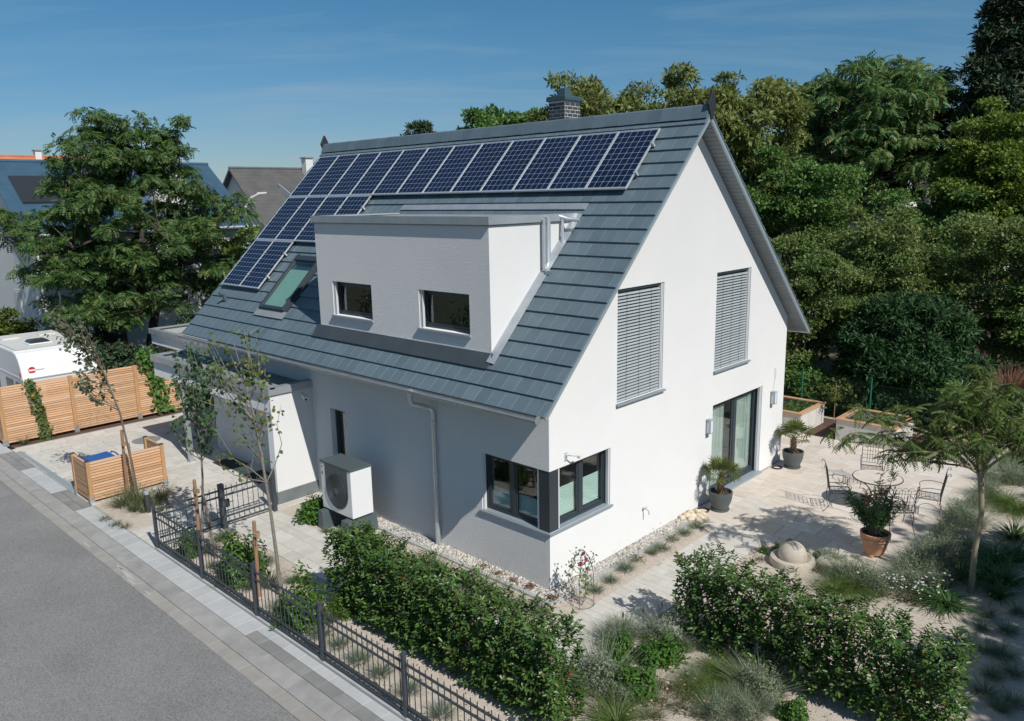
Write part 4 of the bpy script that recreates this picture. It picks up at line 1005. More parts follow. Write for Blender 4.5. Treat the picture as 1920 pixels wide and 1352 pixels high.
# light-well grate and green lid
t = thing('light_well_grate', (-3.78, -.22, 0), 'galvanised light well grate set in the pebbles by the downpipe', 'grate')
b = B(); b.box(-4.28, -3.28, -.44, -.42, -.03, .03); b.box(-4.28, -3.28, -.03, -.01, -.03, .03); b.box(-4.28, -4.26, -.42, -.03, -.03, .03); b.box(-3.30, -3.28, -.42, -.03, -.03, .03); b.build('grate_frame', 'galv', t)
gbm = B().box(-.006, .006, -.195, .195, -.02, .026).mesh('grate_bar', 'galv')
for i in range(24): link_mesh('grate_bar', gbm, t, (-4.23+i*.04, -.225, 0))
for yy in (-.33, -.225, -.12): B().box(-4.26, -3.30, yy-.004, yy+.004, .0, .0265).build('cross_bar', 'galv', t)
tag(B().lathe([(.16, -.01), (.16, .012), (.14, .02), (0, .022)], (-6.45, -.75, 0), 24).build('green_cover', 'green_plastic', None, loc=(-6.45, -.75, 0)), 'round green plastic cover in the gravel beside the carport wall', 'cover')

# ------------------------------------------------------------------ entrance canopy and carport
cp = thing('entrance_canopy', (-10.5, -.5, 0), 'white flat-roofed entrance canopy with zinc edge and white end wall', 'canopy')
ZT = 2.80
B().box(-13.74, -7.42, -1.10, -.003, 2.20, 2.66).build('fascia', 'plaster_front', cp)
B().box(-13.70, -7.46, -1.05, -.003, 2.662, 2.70).build('canopy_roof', 'membrane', cp)
b = B(); b.box(-13.79, -7.37, -1.15, -1.101, 2.63, ZT); b.box(-13.79, -7.37, -1.101, -.98, ZT-.03, ZT-.001); b.box(-7.419, -7.37, -1.1005, -.002, 2.631, ZT-.001); b.box(-7.55, -7.4195, -.979, -.003, ZT-.03, ZT-.002); b.box(-13.79, -13.741, -1.1005, -.002, 2.631, ZT-.001); b.box(-13.7405, -13.62, -.979, -.003, ZT-.03, ZT-.002)
b.build('zinc_edge', 'zinc_trim', cp)
B().box(-7.66, -7.421, -1.09, -.003, .30, 2.199).build('end_wall', 'plaster', cp)
B().box(-7.70, -7.40, -1.12, -.003, -.02, .298).build('end_wall_plinth', 'plinth', cp, bevel=.01)
B().box(-12.16, -12.04, -1.09, -.97, .0, 2.199).build('post', 'galv', cp, bevel=.004)
B().box(-12.2, -12.0, -1.13, -.93, .003, .02).build('post_foot', 'galv', cp)
t = tag(B().box(-8.0, -7.80, -.62, -.30, 1.05, 1.55).build('letter_box', 'galv', None, bevel=.01, loc=(-7.9, -.46, 1.05)), 'grey metal letter box under the entrance canopy', 'letter box')
B().box(-7.80, -7.661, -.5, -.42, 1.1, 1.5).build('letter_box_bracket', 'galv', t, loc=(-7.73, -.46, 1.1))
for x0, x1, lab in ((-11.5, -10.6, 'dark door mat under the canopy towards the driveway post'), (-9.9, -9.0, 'dark door mat under the canopy towards the white end wall')):
    tag(B().cbox(x0, x1, -.72, -.12, .006, .022, .006).build('door_mat', 'door_mat', None, loc=((x0+x1)/2, -.42, .006)), lab, 'door mat', 'door mats at the entrance')
t = thing('security_camera', (-7.37, -.28, 2.46), 'small white bullet camera at the top of the canopy end wall', 'camera')
B().tube([(-7.42, -.28, 2.52), (-7.34, -.30, 2.50), (-7.14, -.34, 2.44)], [.03, .05, .05], 12).build('camera_body', 'white_plastic', t, smooth=True)
B().lathe([(.035, 0), (.035, .006), (0, .006)], (-7.142, -.34, 2.44), 12, 'x').build('lens', 'cable', t)
ck = thing('carport', (-15.6, 3.5, 0), 'large flat-roofed carport behind the entrance canopy at the house end', 'carport')
B().box(-18.55, -12.60, .82, 6.6, 2.28, 2.66).build('carport_fascia', 'plaster_front', ck)
B().box(-18.5, -12.64, .88, 6.55, 2.662, 2.70).build('carport_roof', 'gravel_roof', ck)
b = B(); b.box(-18.6, -12.55, .76, .819, 2.63, ZT); b.box(-18.6, -12.55, .819, .93, ZT-.03, ZT-.001); b.box(-18.6, -18.551, .8195, 6.6, 2.631, ZT-.001); b.box(-18.5505, -18.43, .931, 6.6, ZT-.03, ZT-.002); b.build('zinc_edge', 'zinc_trim', ck)
for px, py in ((-18.3, 1.0), (-18.3, 6.3), (-12.75, 6.3)): B().box(px-.06, px+.06, py-.06, py+.06, 0, 2.279).build('post', 'galv', ck)
# ------------------------------------------------------------------ heat pump
hx0, hx1, hy0, hy1, hz0, hz1 = -5.60, -4.50, -1.05, -.52, .43, 1.46
hp = thing('heat_pump', (-5.05, -.8, 0), 'white heat pump unit with dark round fan grille and grey lid', 'heat pump')
B().box(hx0, hx1, hy0, hy1, hz0, hz1).build('casing', 'pump_white', hp, bevel=.012)
B().box(hx0-.012, hx1+.012, hy0-.012, hy1+.012, hz1+.001, hz1+.045).build('lid', 'pump_lid', hp, bevel=.006)
# dark front panel with rounded foot: straight top, round bottom
fx, fz, fr_ = -5.02, .93, .40
pts = [(fx-fr_, hz1-.002), (fx+fr_, hz1-.002)] + [(fx+fr_*math.cos(a), fz+fr_*math.sin(a)) for a in [0-math.pi*k/28 for k in range(29)]]
pan = B().prism(pts, lambda u, v, t: (u, t, v), hy0-.010, hy0-.001).build('front_panel', 'pump_lid', hp)
gr_ = B().lathe([(.365, 0), (.365, .012), (.35, .014), (.0, .014)], (fx, hy0-.026, fz), 40, 'y').build('fan_grille', 'pump_grille', hp)
rm = B()
for r0 in [.06+.028*k for k in range(11)]: rm.tube([(fx+r0*math.cos(6.2832*k/36), hy0-.029, fz+r0*math.sin(6.2832*k/36)) for k in range(37)], .0045, 4, cap=False)
rm.build('grille_rings', 'pump_lid', gr_)
B().lathe([(.07, 0), (.075, .006), (.0, .006)], (fx, hy0-.040, fz), 24, 'y').build('fan_hub', 'pump_lid', gr_)
B().box(-5.555, -5.525, hy0-.004, hy0-.0005, 1.345, 1.385).build('green_badge', 'green_mark', hp)
B().box(-5.545, -5.53, hy0-.004, hy0-.0005, 1.285, 1.305).build('small_mark', 'pump_lid', hp)
b = B()
for x0, z0, x1, z1 in ((-5.56, 1.19, -5.55, 1.25), (-5.53, 1.19, -5.52, 1.25), (-5.56, 1.24, -5.52, 1.25), (-5.56, 1.215, -5.52, 1.225)): b.box(x0, x1, hy0-.004, hy0-.0005, z0, z1)
b.build('red_logo', 'red_mark', hp)
for x0 in (-5.52, -4.66):
    B().prism([(-.10, 0), (.14, 0), (.10, .40), (-.06, .40)], lambda u, v, t: (x0+u, t, v), -1.20, -.40).build('foot_block', 'pump_lid', hp, bevel=.012)
B().box(hx0+.03, hx1-.03, hy0+.03, hy1-.03, .402, .429).build('base_rail', 'frame_dark', hp)

# ------------------------------------------------------------------ timber fence
tf = thing('timber_fence', (-17.7, -1.0, 0), 'tall larch slat fence with horizontal boards beside the driveway', 'fence')
posts = [-4.05, -2.12, -.19, 1.74]
for y in posts:
    B().box(-17.72, -17.61, y-.055, y+.055, .16, 1.80).build('post', 'larch_post', tf, bevel=.006)
    B().box(-17.73, -17.60, y-.065, y-.0555, .0, .24).box(-17.73, -17.60, y+.0555, y+.065, .0, .24).box(-17.70, -17.63, y-.055, y+.055, .0, .159).build('post_shoe', 'galv', tf)
def slat_mesh(L, m, ax):
    return (B().box(-.042, .012, 0, L, 0, .052) if ax == 'y' else B().box(0, L, -.012, .036, 0, .052)).mesh('slat', m)
rg = random.Random(9)
for a, c_ in zip(posts[:-1], posts[1:]):
    m_ = slat_mesh(c_-a-.115, 'larch', 'y')
    for i in range(25): link_mesh('slat', m_, tf, (-17.665+rg.uniform(-.002, .002), a+.0575, .09+i*.0685))
m_ = slat_mesh(1.88, 'larch_x', 'x')
for i in range(25): link_mesh('slat', m_, tf, (-19.6, -4.05+rg.uniform(-.002, .002), .09+i*.0685))
B().box(-19.7, -19.6, -4.1, -3.99, 0, 1.8).build('post', 'larch_post', tf)
# ------------------------------------------------------------------ bin screen
bs = thing('bin_screen', (-11.3, -3.1, 0), 'low larch slat screen around the refuse bin by the driveway', 'screen')
for x, y in ((-10.9, -4.0), (-10.9, -2.26), (-11.86, -4.0), (-11.86, -2.26)):
    B().box(x-.045, x+.045, y-.045, y+.045, .12, 1.04).build('post', 'larch_post', bs, bevel=.005)
    B().box(x-.055, x+.055, y-.055, y-.0455, .0, .2).box(x-.055, x+.055, y+.0455, y+.055, .0, .2).box(x-.03, x+.03, y-.045, y+.045, 0, .119).build('post_shoe', 'galv', bs)
    B().box(x-.05, x+.05, y-.05, y+.05, 1.041, 1.052).build('post_cap', 'frame_dark', bs)
m_ = slat_mesh(1.74-.094, 'larch', 'y')
for i in range(14): link_mesh('slat', m_, bs, (-10.89+rg.uniform(-.002, .002), -4.0+.047, .065+i*.0685))
m_ = slat_mesh(.96-.094, 'larch_x', 'x')
for i in range(14):
    link_mesh('slat', m_, bs, (-11.86+.047, -4.01+rg.uniform(-.002, .002), .065+i*.0685))
    link_mesh('slat', m_, bs, (-11.86+.047, -2.25+rg.uniform(-.002, .002), .065+i*.0685))
bn = thing('refuse_bin', (-11.4, -3.55, 0), 'blue-lidded refuse bin behind the low timber screen', 'bin')
B().hexa([(-11.62, -3.78, .05), (-11.18, -3.78, .05), (-11.18, -3.34, .05), (-11.62, -3.34, .05), (-11.68, -3.84, .86), (-11.12, -3.84, .86), (-11.12, -3.28, .86), (-11.68, -3.28, .86)]).build('body', 'bin_grey', bn, bevel=.015)
B().hexa([(-11.72, -3.88, .862), (-11.08, -3.88, .862), (-11.08, -3.24, .862), (-11.72, -3.24, .862), (-11.68, -3.84, .93), (-11.12, -3.84, .93), (-11.12, -3.28, .955), (-11.68, -3.28, .955)]).build('lid', 'bin_blue', bn, bevel=.01)
B().tube([(-11.62, -3.24, .87), (-11.62, -3.19, .94), (-11.4, -3.18, .955), (-11.18, -3.19, .94), (-11.18, -3.24, .87)], .018, 8).build('handle', 'bin_blue', bn, smooth=True)
for x in (-11.6, -11.2): B().lathe([(.1, -.03), (.1, .03), (0, .03)], (x, -3.34, .1), 16, 'x').build('wheel', 'tyre', bn)

# ------------------------------------------------------------------ metal garden fence and gate
mf = thing('metal_fence', (-2.0, -4.03, 0), 'anthracite metal picket fence along the street with double top rail', 'fence')
FX = [-7.14+2.0*i for i in range(7)]
B().box(-7.2, 5.0, -4.06, -3.965, -.08, .045).build('plinth_kerb', 'edging', mf)
for x in FX:
    B().box(x-.03, x+.03, -4.05, -3.99, .03, .985).build('post', 'iron', mf, bevel=.004)
    B().box(x-.036, x+.036, -4.056, -3.984, .986, 1.0).build('post_cap', 'iron', mf)
rail = B().box(0, 1.94, -.0125, .0125, -.0135, .0135).mesh('rail', 'iron')
pick = B().box(-.0055, .0055, -.0055, .0055, 0, .86).mesh('picket', 'iron')
loop = B().tube([(.045*math.cos(6.2832*k/10), 0, .045*math.sin(6.2832*k/10)) for k in range(11)], .007, 4, cap=False).mesh('ring', 'iron')
rings = B()
for x in FX[:-1]:
    for z in (.86, .72, .22, .10): link_mesh('rail', rail, mf, (x+.03, -4.02, z))
    for k in range(16):
        xp = x+.03+1.94*(k+.5)/16
        link_mesh('picket', pick, mf, (xp, -4.02, .085 if k % 1 == 0 else 0))
    for k in range(17): rings.tube([(x+.03+1.94*k/17+.057+.042*math.cos(6.2832*q/10), -4.02, .16+.042*math.sin(6.2832*q/10)) for q in range(11)], .006, 4, cap=False)
tag(rings.build('ring_band', 'iron', mf), kind='stuff')
sf = thing('side_fence', (-7.15, -3.3, 0), 'short anthracite picket fence panel between the street corner and the gate', 'fence')
def vpanel(root, x, y0, y1):
    r_ = B().box(-.0125, .0125, y0, y1, -.0175, .0175).mesh('rail', 'iron')
    for z in (.86, .72, .24, .10): link_mesh('rail', r_, root, (x, 0, z))
    n = int((y1-y0)/.122)
    for k in range(n): link_mesh('picket', pick, root, (x, y0+(y1-y0)*(k+.5)/n, .085))
    for k in range(n+1):
        yy = y0+(y1-y0)*k/n
        if k % 2 == 0 and y0+.05 < yy < y1-.05: B().tube([(x, yy-.04, .74), (x, yy+.04, .84)], .006, 4).build('cross_piece', 'iron', root)
vpanel(sf, -7.15, -3.96, -2.64)
gt = thing('garden_gate', (-7.15, -2.0, 0), 'anthracite metal garden gate with box posts beside the canopy wall', 'gate')
vpanel(gt, -7.15, -2.52, -1.42)
for y, w in ((-2.58, .055), (-1.35, .045)): B().box(-7.15-w, -7.15+w, y-w, y+w, .0, 1.0).build('gate_post', 'iron', gt, bevel=.004)
B().box(-7.18, -7.12, -2.50, -2.42, .45, .62).tube([(-7.12, -2.46, .58), (-7.06, -2.46, .58), (-7.06, -2.36, .58)], .009, 6).build('gate_lock', 'frame_dark', gt)
# ------------------------------------------------------------------ bollard light
bl = thing('bollard_light', (-9.33, -3.32, 0), 'short dark grey bollard light in the small gravel patch', 'bollard')
B().lathe([(.055, 0), (.055, .42), (.05, .425), (.05, .43)], (-9.33, -3.32, 0), 20).build('body', 'bollard', bl, smooth=True)
B().lathe([(.048, .43), (.048, .465), (.056, .466), (.056, .50), (0, .502)], (-9.33, -3.32, 0), 20).build('lamp_head', 'caravan_trim', bl, smooth=True)

# ------------------------------------------------------------------ caravan
cv = thing('caravan', (-20.8, -2.05, 0), 'white touring caravan parked behind the timber fence', 'caravan')
y0, y1 = -3.16, -.96
prof = [(-23.2, .45), (-18.62, .45), (-18.60, 1.30), (-18.55, 1.72), (-18.60, 1.80), (-18.68, 2.12), (-18.80, 2.34), (-18.98, 2.47), (-19.25, 2.54), (-22.6, 2.56), (-22.95, 2.45), (-23.2, 2.05), (-23.35, 1.3)]
B().prism(prof, lambda u, v, t: (u, t, v), y0, y1).build('body', 'caravan_white', cv, bevel=.05)
B().prism([(-19.22, 2.555), (-22.6, 2.578), (-22.6, 2.585), (-19.22, 2.562)], lambda u, v, t: (u, t, v), y0+.08, y1-.08).build('roof_sheet', 'caravan_roof', cv)
hh = B().box(-20.5, -19.75, -2.55, -1.85, 2.57, 2.61).build('roof_hatch', 'caravan_white', cv, bevel=.02)
B().hexa([(-20.45, -2.5, 2.611), (-19.8, -2.5, 2.611), (-19.8, -1.9, 2.611), (-20.45, -1.9, 2.611), (-20.38, -2.43, 2.69), (-19.87, -2.43, 2.69), (-19.87, -1.97, 2.69), (-20.38, -1.97, 2.69)]).build('hatch_dome', 'caravan_window', hh, bevel=.02)
for yy in (-2.6, -1.5): B().box(-21.9, -21.5, yy-.25, yy+.25, 2.575, 2.625).build('roof_vent', 'caravan_roof', cv, bevel=.015)
b = B(); b.prism([(-18.545, 1.70), (-18.535, 1.70), (-18.535, 1.74), (-18.545, 1.74)], lambda u, v, t: (u, t, v), y0+.03, y1-.03); b.build('rear_trim', 'caravan_trim', cv)
B().box(-18.605, -18.575, -2.55, -1.3, 1.12, 1.64).build('rear_window', 'caravan_window', cv, bevel=.02)
bd = B().lathe([(.105, 0), (.105, .012), (0, .013)], (-18.632, -2.86, 1.97), 28, 'x').build('round_badge', 'red_mark', cv)
B().box(-18.618, -18.612, -2.955, -2.765, 1.942, 1.998).build('badge_bar', 'caravan_white', bd)
B().box(-18.65, -18.620, -2.74, -2.52, 1.965, 1.973).build('pinstripe', 'caravan_trim', cv)
B().add([(-18.645, -1.40, 1.86), (-18.645, -1.06, 1.80), (-18.645, -1.08, 1.84), (-18.645, -1.38, 1.90)], [(0, 1, 2, 3)]).build('blue_swoosh', 'caravan_blue', cv)
B().add([(-18.655, -1.28, 1.92), (-18.655, -1.10, 1.90), (-18.655, -1.14, 1.95)], [(0, 1, 2)]).build('red_swoosh', 'red_mark', cv)
B().box(-18.78, -18.70, y0-.012, y0+.05, 1.78, 1.92).build('marker_lamp', 'red_mark', cv)
for x0, x1 in ((-19.35, -18.85), (-20.4, -19.65), (-22.2, -21.2)): B().box(x0, x1, y0-.012, y0+.01, 1.10, 1.58).build('side_window', 'caravan_window', cv, bevel=.015)
B().box(-23.2, -18.70, y0-.008, y0+.01, 1.70, 1.76).build('side_trim', 'caravan_white', cv)
for yy in (y0+.12, y1-.12): B().lathe([(.30, -.09), (.31, -.05), (.31, .05), (.30, .09), (.0, .09)], (-20.9, yy, .31), 24, 'y').build('wheel', 'tyre', cv, smooth=True)
B().box(-24.4, -23.2, -2.1, -2.0, .42, .50).tube([(-24.3, -2.05, 0), (-24.3, -2.05, .6)], .03, 8).build('drawbar', 'galv', cv)
# ------------------------------------------------------------------ pots and palms
def pot(root, c, r0, r1, h, material):
    return B().lathe([(r0, 0), (r0*1.02, .01), (r1*.94, h*.55), (r1, h*.92), (r1, h), (r1-.03, h), (r1-.04, h-.06), (0, h-.06)], c, 32).build('pot', material, root, smooth=True)
def palm(x, y, label, seed, s=1.0, nf=13, ht=.36):
    rg = np.random.default_rng(seed); t = thing('potted_palm', (x, y, 0), label, 'palm', 'potted palms by the patio door')
    B().lathe([(.17, .004), (.20, .008), (.21, .04), (.19, .042), (.0, .042)], (x, y, 0), 28).build('saucer', 'pot_grey', t)
    p = pot(t, (x, y, .043), .17, .265, .40, 'pot_grey')
    B().lathe([(.232, .0), (.0, .012)], (x, y, .385), 24).build('soil', 'soil', p)
    b = B(); zt = .42+ht
    b.tube([(x, y, .37), (x+.01, y, .37+ht*.4), (x-.005, y+.01, zt)], [.075, .07, .062], 10)
    for k in range(46):
        a = k*2.4; z = .42+ht*k/46; d = Vector((math.cos(a), math.sin(a), 0)); q = Vector((x, y, z))+d*.06
        b.tube([q, q+d*.035+Vector((0, 0, .045))], [.014, .004], 4)
    b.build('trunk', 'palm_trunk', t)
    stems = B(); parts = []
    for k in range(nf):
        a = k*2.39996+rg.uniform(-.2, .2); el = rg.uniform(.45, 1.35) if k > nf*.35 else rg.uniform(.05, .55)
        d = np.array([math.cos(a)*math.cos(el), math.sin(a)*math.cos(el), math.sin(el)]); L = rg.uniform(.22, .32)*s
        p0 = np.array([x, y, zt]); p1 = p0+d*L*.5+np.array([0, 0, .01]); p2 = p0+d*L
        stems.tube([p0, p1, p2], [.008, .006, .005], 5, cap=False)
        side = unit(np.cross(d, [0, 0, 1.0])); nrm = np.cross(side, d)
        nl = 17; R0 = rg.uniform(.22, .30)*s
        for q in range(nl):
            an = (q/(nl-1)-.5)*R_(205); dd = d*math.cos(an)+side*math.sin(an)
            dd = unit(dd + nrm*.10*math.cos(q*math.pi))
            tip = p2+dd*R0*(1-.25*abs(q/(nl-1)-.5)*2)+np.array([0, 0, -.025-.03*abs(math.sin(an))])*s
            mid = p2+dd*R0*.55
            w = np.cross(dd, nrm); w = unit(w)*.017*s
            parts.append((np.array([p2, mid-w, tip, mid+w]), np.array([(0, 1, 2, 3)])))
    stems.build('leaf_stalks', 'leaf_palm', t)
    V, F = cat(parts); link_mesh('fronds', fast_mesh('fronds', V-np.array([x, y, 0]), F, 'leaf_palm'), t)
    return t
palm(.46, 5.30, 'potted fan palm in grey pot beside the stones and the patio door', 3, 1.0, 20)
palm(.48, 9.00, 'potted fan palm in grey pot near the back corner of the house', 5, 1.15, 16, .34)
t = thing('hose_coil', (.22, 4.95, 0), 'small dark coil of cable on the terrace behind the palm pot', 'cable coil', 'cable coils behind the palm pots')
B().tube([(.22+(.11+.006*k/8)*math.cos(k*.5), 4.98+(.11+.006*k/8)*math.sin(k*.5), .018+.008*(k//13)) for k in range(40)], .012, 6).build('coil', 'cable', t)
t = thing('hose_coil', (.22, 8.68, 0), 'small dark coil of cable on the terrace by the back palm pot', 'cable coil', 'cable coils behind the palm pots')
B().tube([(.22+(.10+.006*k/8)*math.cos(k*.5), 8.68+(.10+.006*k/8)*math.sin(k*.5), .018+.008*(k//13)) for k in range(40)], .012, 6).build('coil', 'cable', t)
# oleander in terracotta
ox, oy = 3.81, 5.22
t = thing('potted_oleander', (ox, oy, 0), 'pink flowering oleander in a terracotta pot on the terrace', 'oleander')
pb = B().lathe([(.15, .05), (.17, .055), (.22, .2), (.255, .36), (.262, .40), (.275, .405), (.28, .47), (.265, .48), (.25, .475), (.235, .42), (.0, .42)], (ox, oy, 0), 36).build('pot', 'terracotta', t, smooth=True)
B().lathe([(.268, 0), (.274, .012), (.266, .024)], (ox, oy, .345), 36).build('pot_band', 'terracotta', pb, smooth=True)
for k in range(3):
    a = k*2.094+.5; B().lathe([(.05, 0), (.06, .02), (.045, .055), (0, .055)], (ox+.14*math.cos(a), oy+.14*math.sin(a), .004), 12).build('pot_foot', 'terracotta', pb)
B().lathe([(.245, 0), (0, .01)], (ox, oy, .425), 20).build('soil', 'soil', pb)
rg = np.random.default_rng(12); br = B(); LP = []; LD = []; tips = []
for k in range(26):
    a = rg.uniform(0, 6.283); tilt = rg.uniform(.05, .58); L = rg.uniform(.55, 1.28)
    d = np.array([math.cos(a)*math.sin(tilt), math.sin(a)*math.sin(tilt), math.cos(tilt)]); p0 = np.array([ox, oy, .42])+np.array([math.cos(a), math.sin(a), 0])*rg.uniform(.01, .1)
    p1 = p0+d*L*.5+np.array([math.cos(a), math.sin(a), 0])*.04; p2 = p0+d*L+np.array([math.cos(a), math.sin(a), 0])*.12*L
    br.tube([p0, p1, p2], [.009, .007, .004], 5, cap=False); tips.append(p2)
    for q in range(80):
        tt = rg.uniform(.28, 1.02); p = p0*(1-tt)+p2*tt; LP.append(p); ang = rg.uniform(0, 6.283); LD.append(unit(d*.55+np.array([math.cos(ang), math.sin(ang), rg.uniform(-.2, .5)])*.9))
br.build('stems', 'bark_grey', t)
LP = np.array(LP); LD = np.array(LD); tv, tf_ = t_leaf(.17, .02, .08)
V, F = scatter(tv, tf_, LP-np.array([ox, oy, 0]), frames(rg.normal(size=LP.shape)+np.array([0, 0, 1.2]), rg, LD), rg.uniform(.10, .165, len(LP)))
link_mesh('leaves', fast_mesh('leaves', V, F, 'leaf_oleander'), t)
fl = []; tq = t_quad(.8, .1)
for p in list(rg.permutation(len(tips)))[:10]:
    c = tips[p]; n = 18
    fl.append(scatter(*tq, c+rg.normal(size=(n, 3))*.035-np.array([ox, oy, 0]), frames(rg.normal(size=(n, 3))+np.array([0, 0, .8]), rg), rg.uniform(.025, .045, n)))
V, F = cat(fl); tag(link_mesh('flowers', fast_mesh('flowers', V, F, 'petal_pink'), t), kind='stuff')

# ------------------------------------------------------------------ terrace furniture
tb = thing('garden_table', (3.0, 7.65, 0), 'round wrought iron table with pale stone top among the chairs', 'table')
B().lathe([(.50, .70), (.50, .715), (.0, .716)], (3.0, 7.65, 0), 40).build('table_top', 'sandstone', tb)
B().tube([(3.0+.51*math.cos(6.2832*k/48), 7.65+.51*math.sin(6.2832*k/48), .705) for k in range(49)], .013, 6, cap=False).build('rim', 'wrought', tb)
for k in range(3):
    a = k*2.094; c, s = math.cos(a), math.sin(a); q = lambda r, z: (3.0+c*r, 7.65+s*r, z)
    B().tube([q(.40, .69), q(.22, .50), q(.12, .34), q(.22, .16), q(.36, .05), q(.40, .0)], .012, 6).build('leg', 'wrought', tb)
B().tube([(3.0+.13*math.cos(6.2832*k/16), 7.65+.13*math.sin(6.2832*k/16), .34) for k in range(17)], .009, 5).build('leg_ring', 'wrought', tb)
def chair(loc, rz, label):
    t = thing('garden_chair', loc, label, 'chair', 'wrought iron garden chairs', rz)
    def part(name, b): o = link_mesh(name, b.mesh(name, 'wrought'), None); o.parent = t; return o
    r = .0075; W_, D = .23, .22
    b = B()
    for s in (-1, 1): b.tube([(s*W_, -D, .40), (s*W_, -D-.02, .55), (s*W_, -D-.09, .98), (s*W_, -D-.115, 1.04), (s*W_, -D-.15, 1.06), (s*W_, -D-.165, 1.02), (s*W_, -D-.14, 1.0)], r, 6)
    part('back_post', b)
    b = B(); yb = lambda z: -D-.02-(z-.55)*.163
    for z in (.50, .60, .69, .78, .87, .94): b.tube([(-W_, yb(z), z), (W_, yb(z), z)], .0048, 5)
    for x in (-.115, -.0575, 0, .0575, .115): b.tube([(x, yb(.50), .50), (x, yb(.94), .94)], .0048, 5)
    for s in (-1, 0, 1): b.tube([(s*.13+.06*math.cos(a), yb(.96), .945+.05*math.sin(a)) for a in [math.pi*k/8 for k in range(9)]], .005, 4)
    part('back_grid', b)
    b = B(); b.tube([(-W_, -D, .43), (W_, -D, .43), (W_+.01, D, .44), (-W_-.01, D, .44), (-W_, -D, .43)], .009, 6)
    for k in range(5): b.tube([(-W_, -D+.08*(k+.5), .432), (W_, -D+.08*(k+.5), .432)], .005, 4)
    for k in range(5): b.tube([(-.18+.09*k, -D, .436), (-.18+.09*k, D, .44)], .005, 4)
    part('seat', b)
    for s in (-1, 1):
        part('front_leg', B().tube([(s*W_, D-.02, .44), (s*W_, D+.05, .30), (s*W_, D+.0, .16), (s*W_*1.03, D+.06, .05), (s*W_*1.05, D+.09, .006)], r, 6))
        part('rear_leg', B().tube([(s*W_, -D, .44), (s*W_, -D-.03, .30), (s*W_, -D-.0, .16), (s*W_*1.03, -D-.08, .05), (s*W_*1.05, -D-.13, .006)], r, 6))
        part('armrest', B().tube([(s*W_, yb(.68), .68), (s*W_*1.12, -.05, .70), (s*W_*1.15, .12, .68), (s*W_*1.15, .20, .62), (s*W_*1.12, .18, .54), (s*W_*1.05, .19, .44)], r, 6))
        part('side_arch', B().tube([(s*W_, D*.9*math.cos(a), .18+.16*math.sin(a)) for a in [math.pi*k/8 for k in range(9)]], .006, 4))
    return t
chair((2.42, 7.05, .006), R_(-62), 'wrought iron chair left of the table, its back to the house')
chair((2.45, 8.95, .006), R_(-160), 'wrought iron chair behind the table, towards the planters')
chair((3.98, 7.95, .006), R_(105), 'wrought iron chair at the table, its back to the gravel bed')
chair((3.72, 6.78, .006), R_(38), 'wrought iron chair partly hidden behind the oleander')
# ball fountain
fo = thing('ball_fountain', (2.78, 3.85, 0), 'sandstone ball fountain on a round stone basin in the bed', 'fountain')
B().lathe([(.41, -.02), (.42, .07), (.40, .13), (.34, .15), (.29, .12), (.0, .11)], (2.78, 3.85, 0), 36).build('basin', 'limestone', fo, smooth=True)
B().lathe([(.20, .02), (.245, .09), (.262, .16), (.258, .22), (.235, .29), (.19, .355), (.13, .40), (.06, .425), (.0, .43)], (2.78, 3.85, 0), 36).build('ball', 'limestone', fo, smooth=True)
# stones
def stone(name, loc, s, material, label, category, group, seed):
    rg = np.random.default_rng(seed); b = B(); n, m = 10, 7; vs = []
    ph = rg.uniform(0, 6.28, 6)
    for i in range(m+1):
        th = math.pi*i/m
        for k in range(n):
            a = 2*math.pi*k/n; r = 1+.14*math.sin(3*a+ph[0])*math.sin(th)+.12*math.sin(2*th+ph[1]+a)+rg.uniform(-.05, .05)
            vs.append((loc[0]+s[0]*r*math.sin(th)*math.cos(a), loc[1]+s[1]*r*math.sin(th)*math.sin(a), max(loc[2]+s[2]*(.8+r*math.cos(th)), loc[2]-.01)))
    fs = [(i*n+k, (i+1)*n+k, (i+1)*n+(k+1) % n, i*n+(k+1) % n) for i in range(m) for k in range(n)]
    o = b.add(vs, fs).build(name, material, None, smooth=True, loc=loc); return tag(o, label, category, group)
rg = np.random.default_rng(2)
for k, (x, y, s) in enumerate([(.12, 4.62, .10), (.14, 4.42, .11), (.26, 4.50, .10), (.38, 4.55, .11), (.30, 4.32, .09), (.46, 4.40, .09), (.50, 4.60, .08), (.20, 4.78, .09), (.58, 4.48, .08), (.36, 4.72, .09), (.10, 4.28, .08)]):
    stone('rock', (x, y, .0), (s, s*rg.uniform(.7, 1), s*.62), 'rock', 'pale ochre rock in the heap at the end of the pebble strip', 'rock', 'rocks heaped by the patio', 30+k)
stone('boulder', (2.35, .15, -.02), (.30, .20, .16), 'boulder', 'grey boulder beside the second hedge at the path', 'boulder', None, 60)
stone('boulder', (3.35, 4.15, -.02), (.26, .16, .12), 'limestone', 'low pale boulder at the terrace edge near the oleander', 'boulder', None, 61)
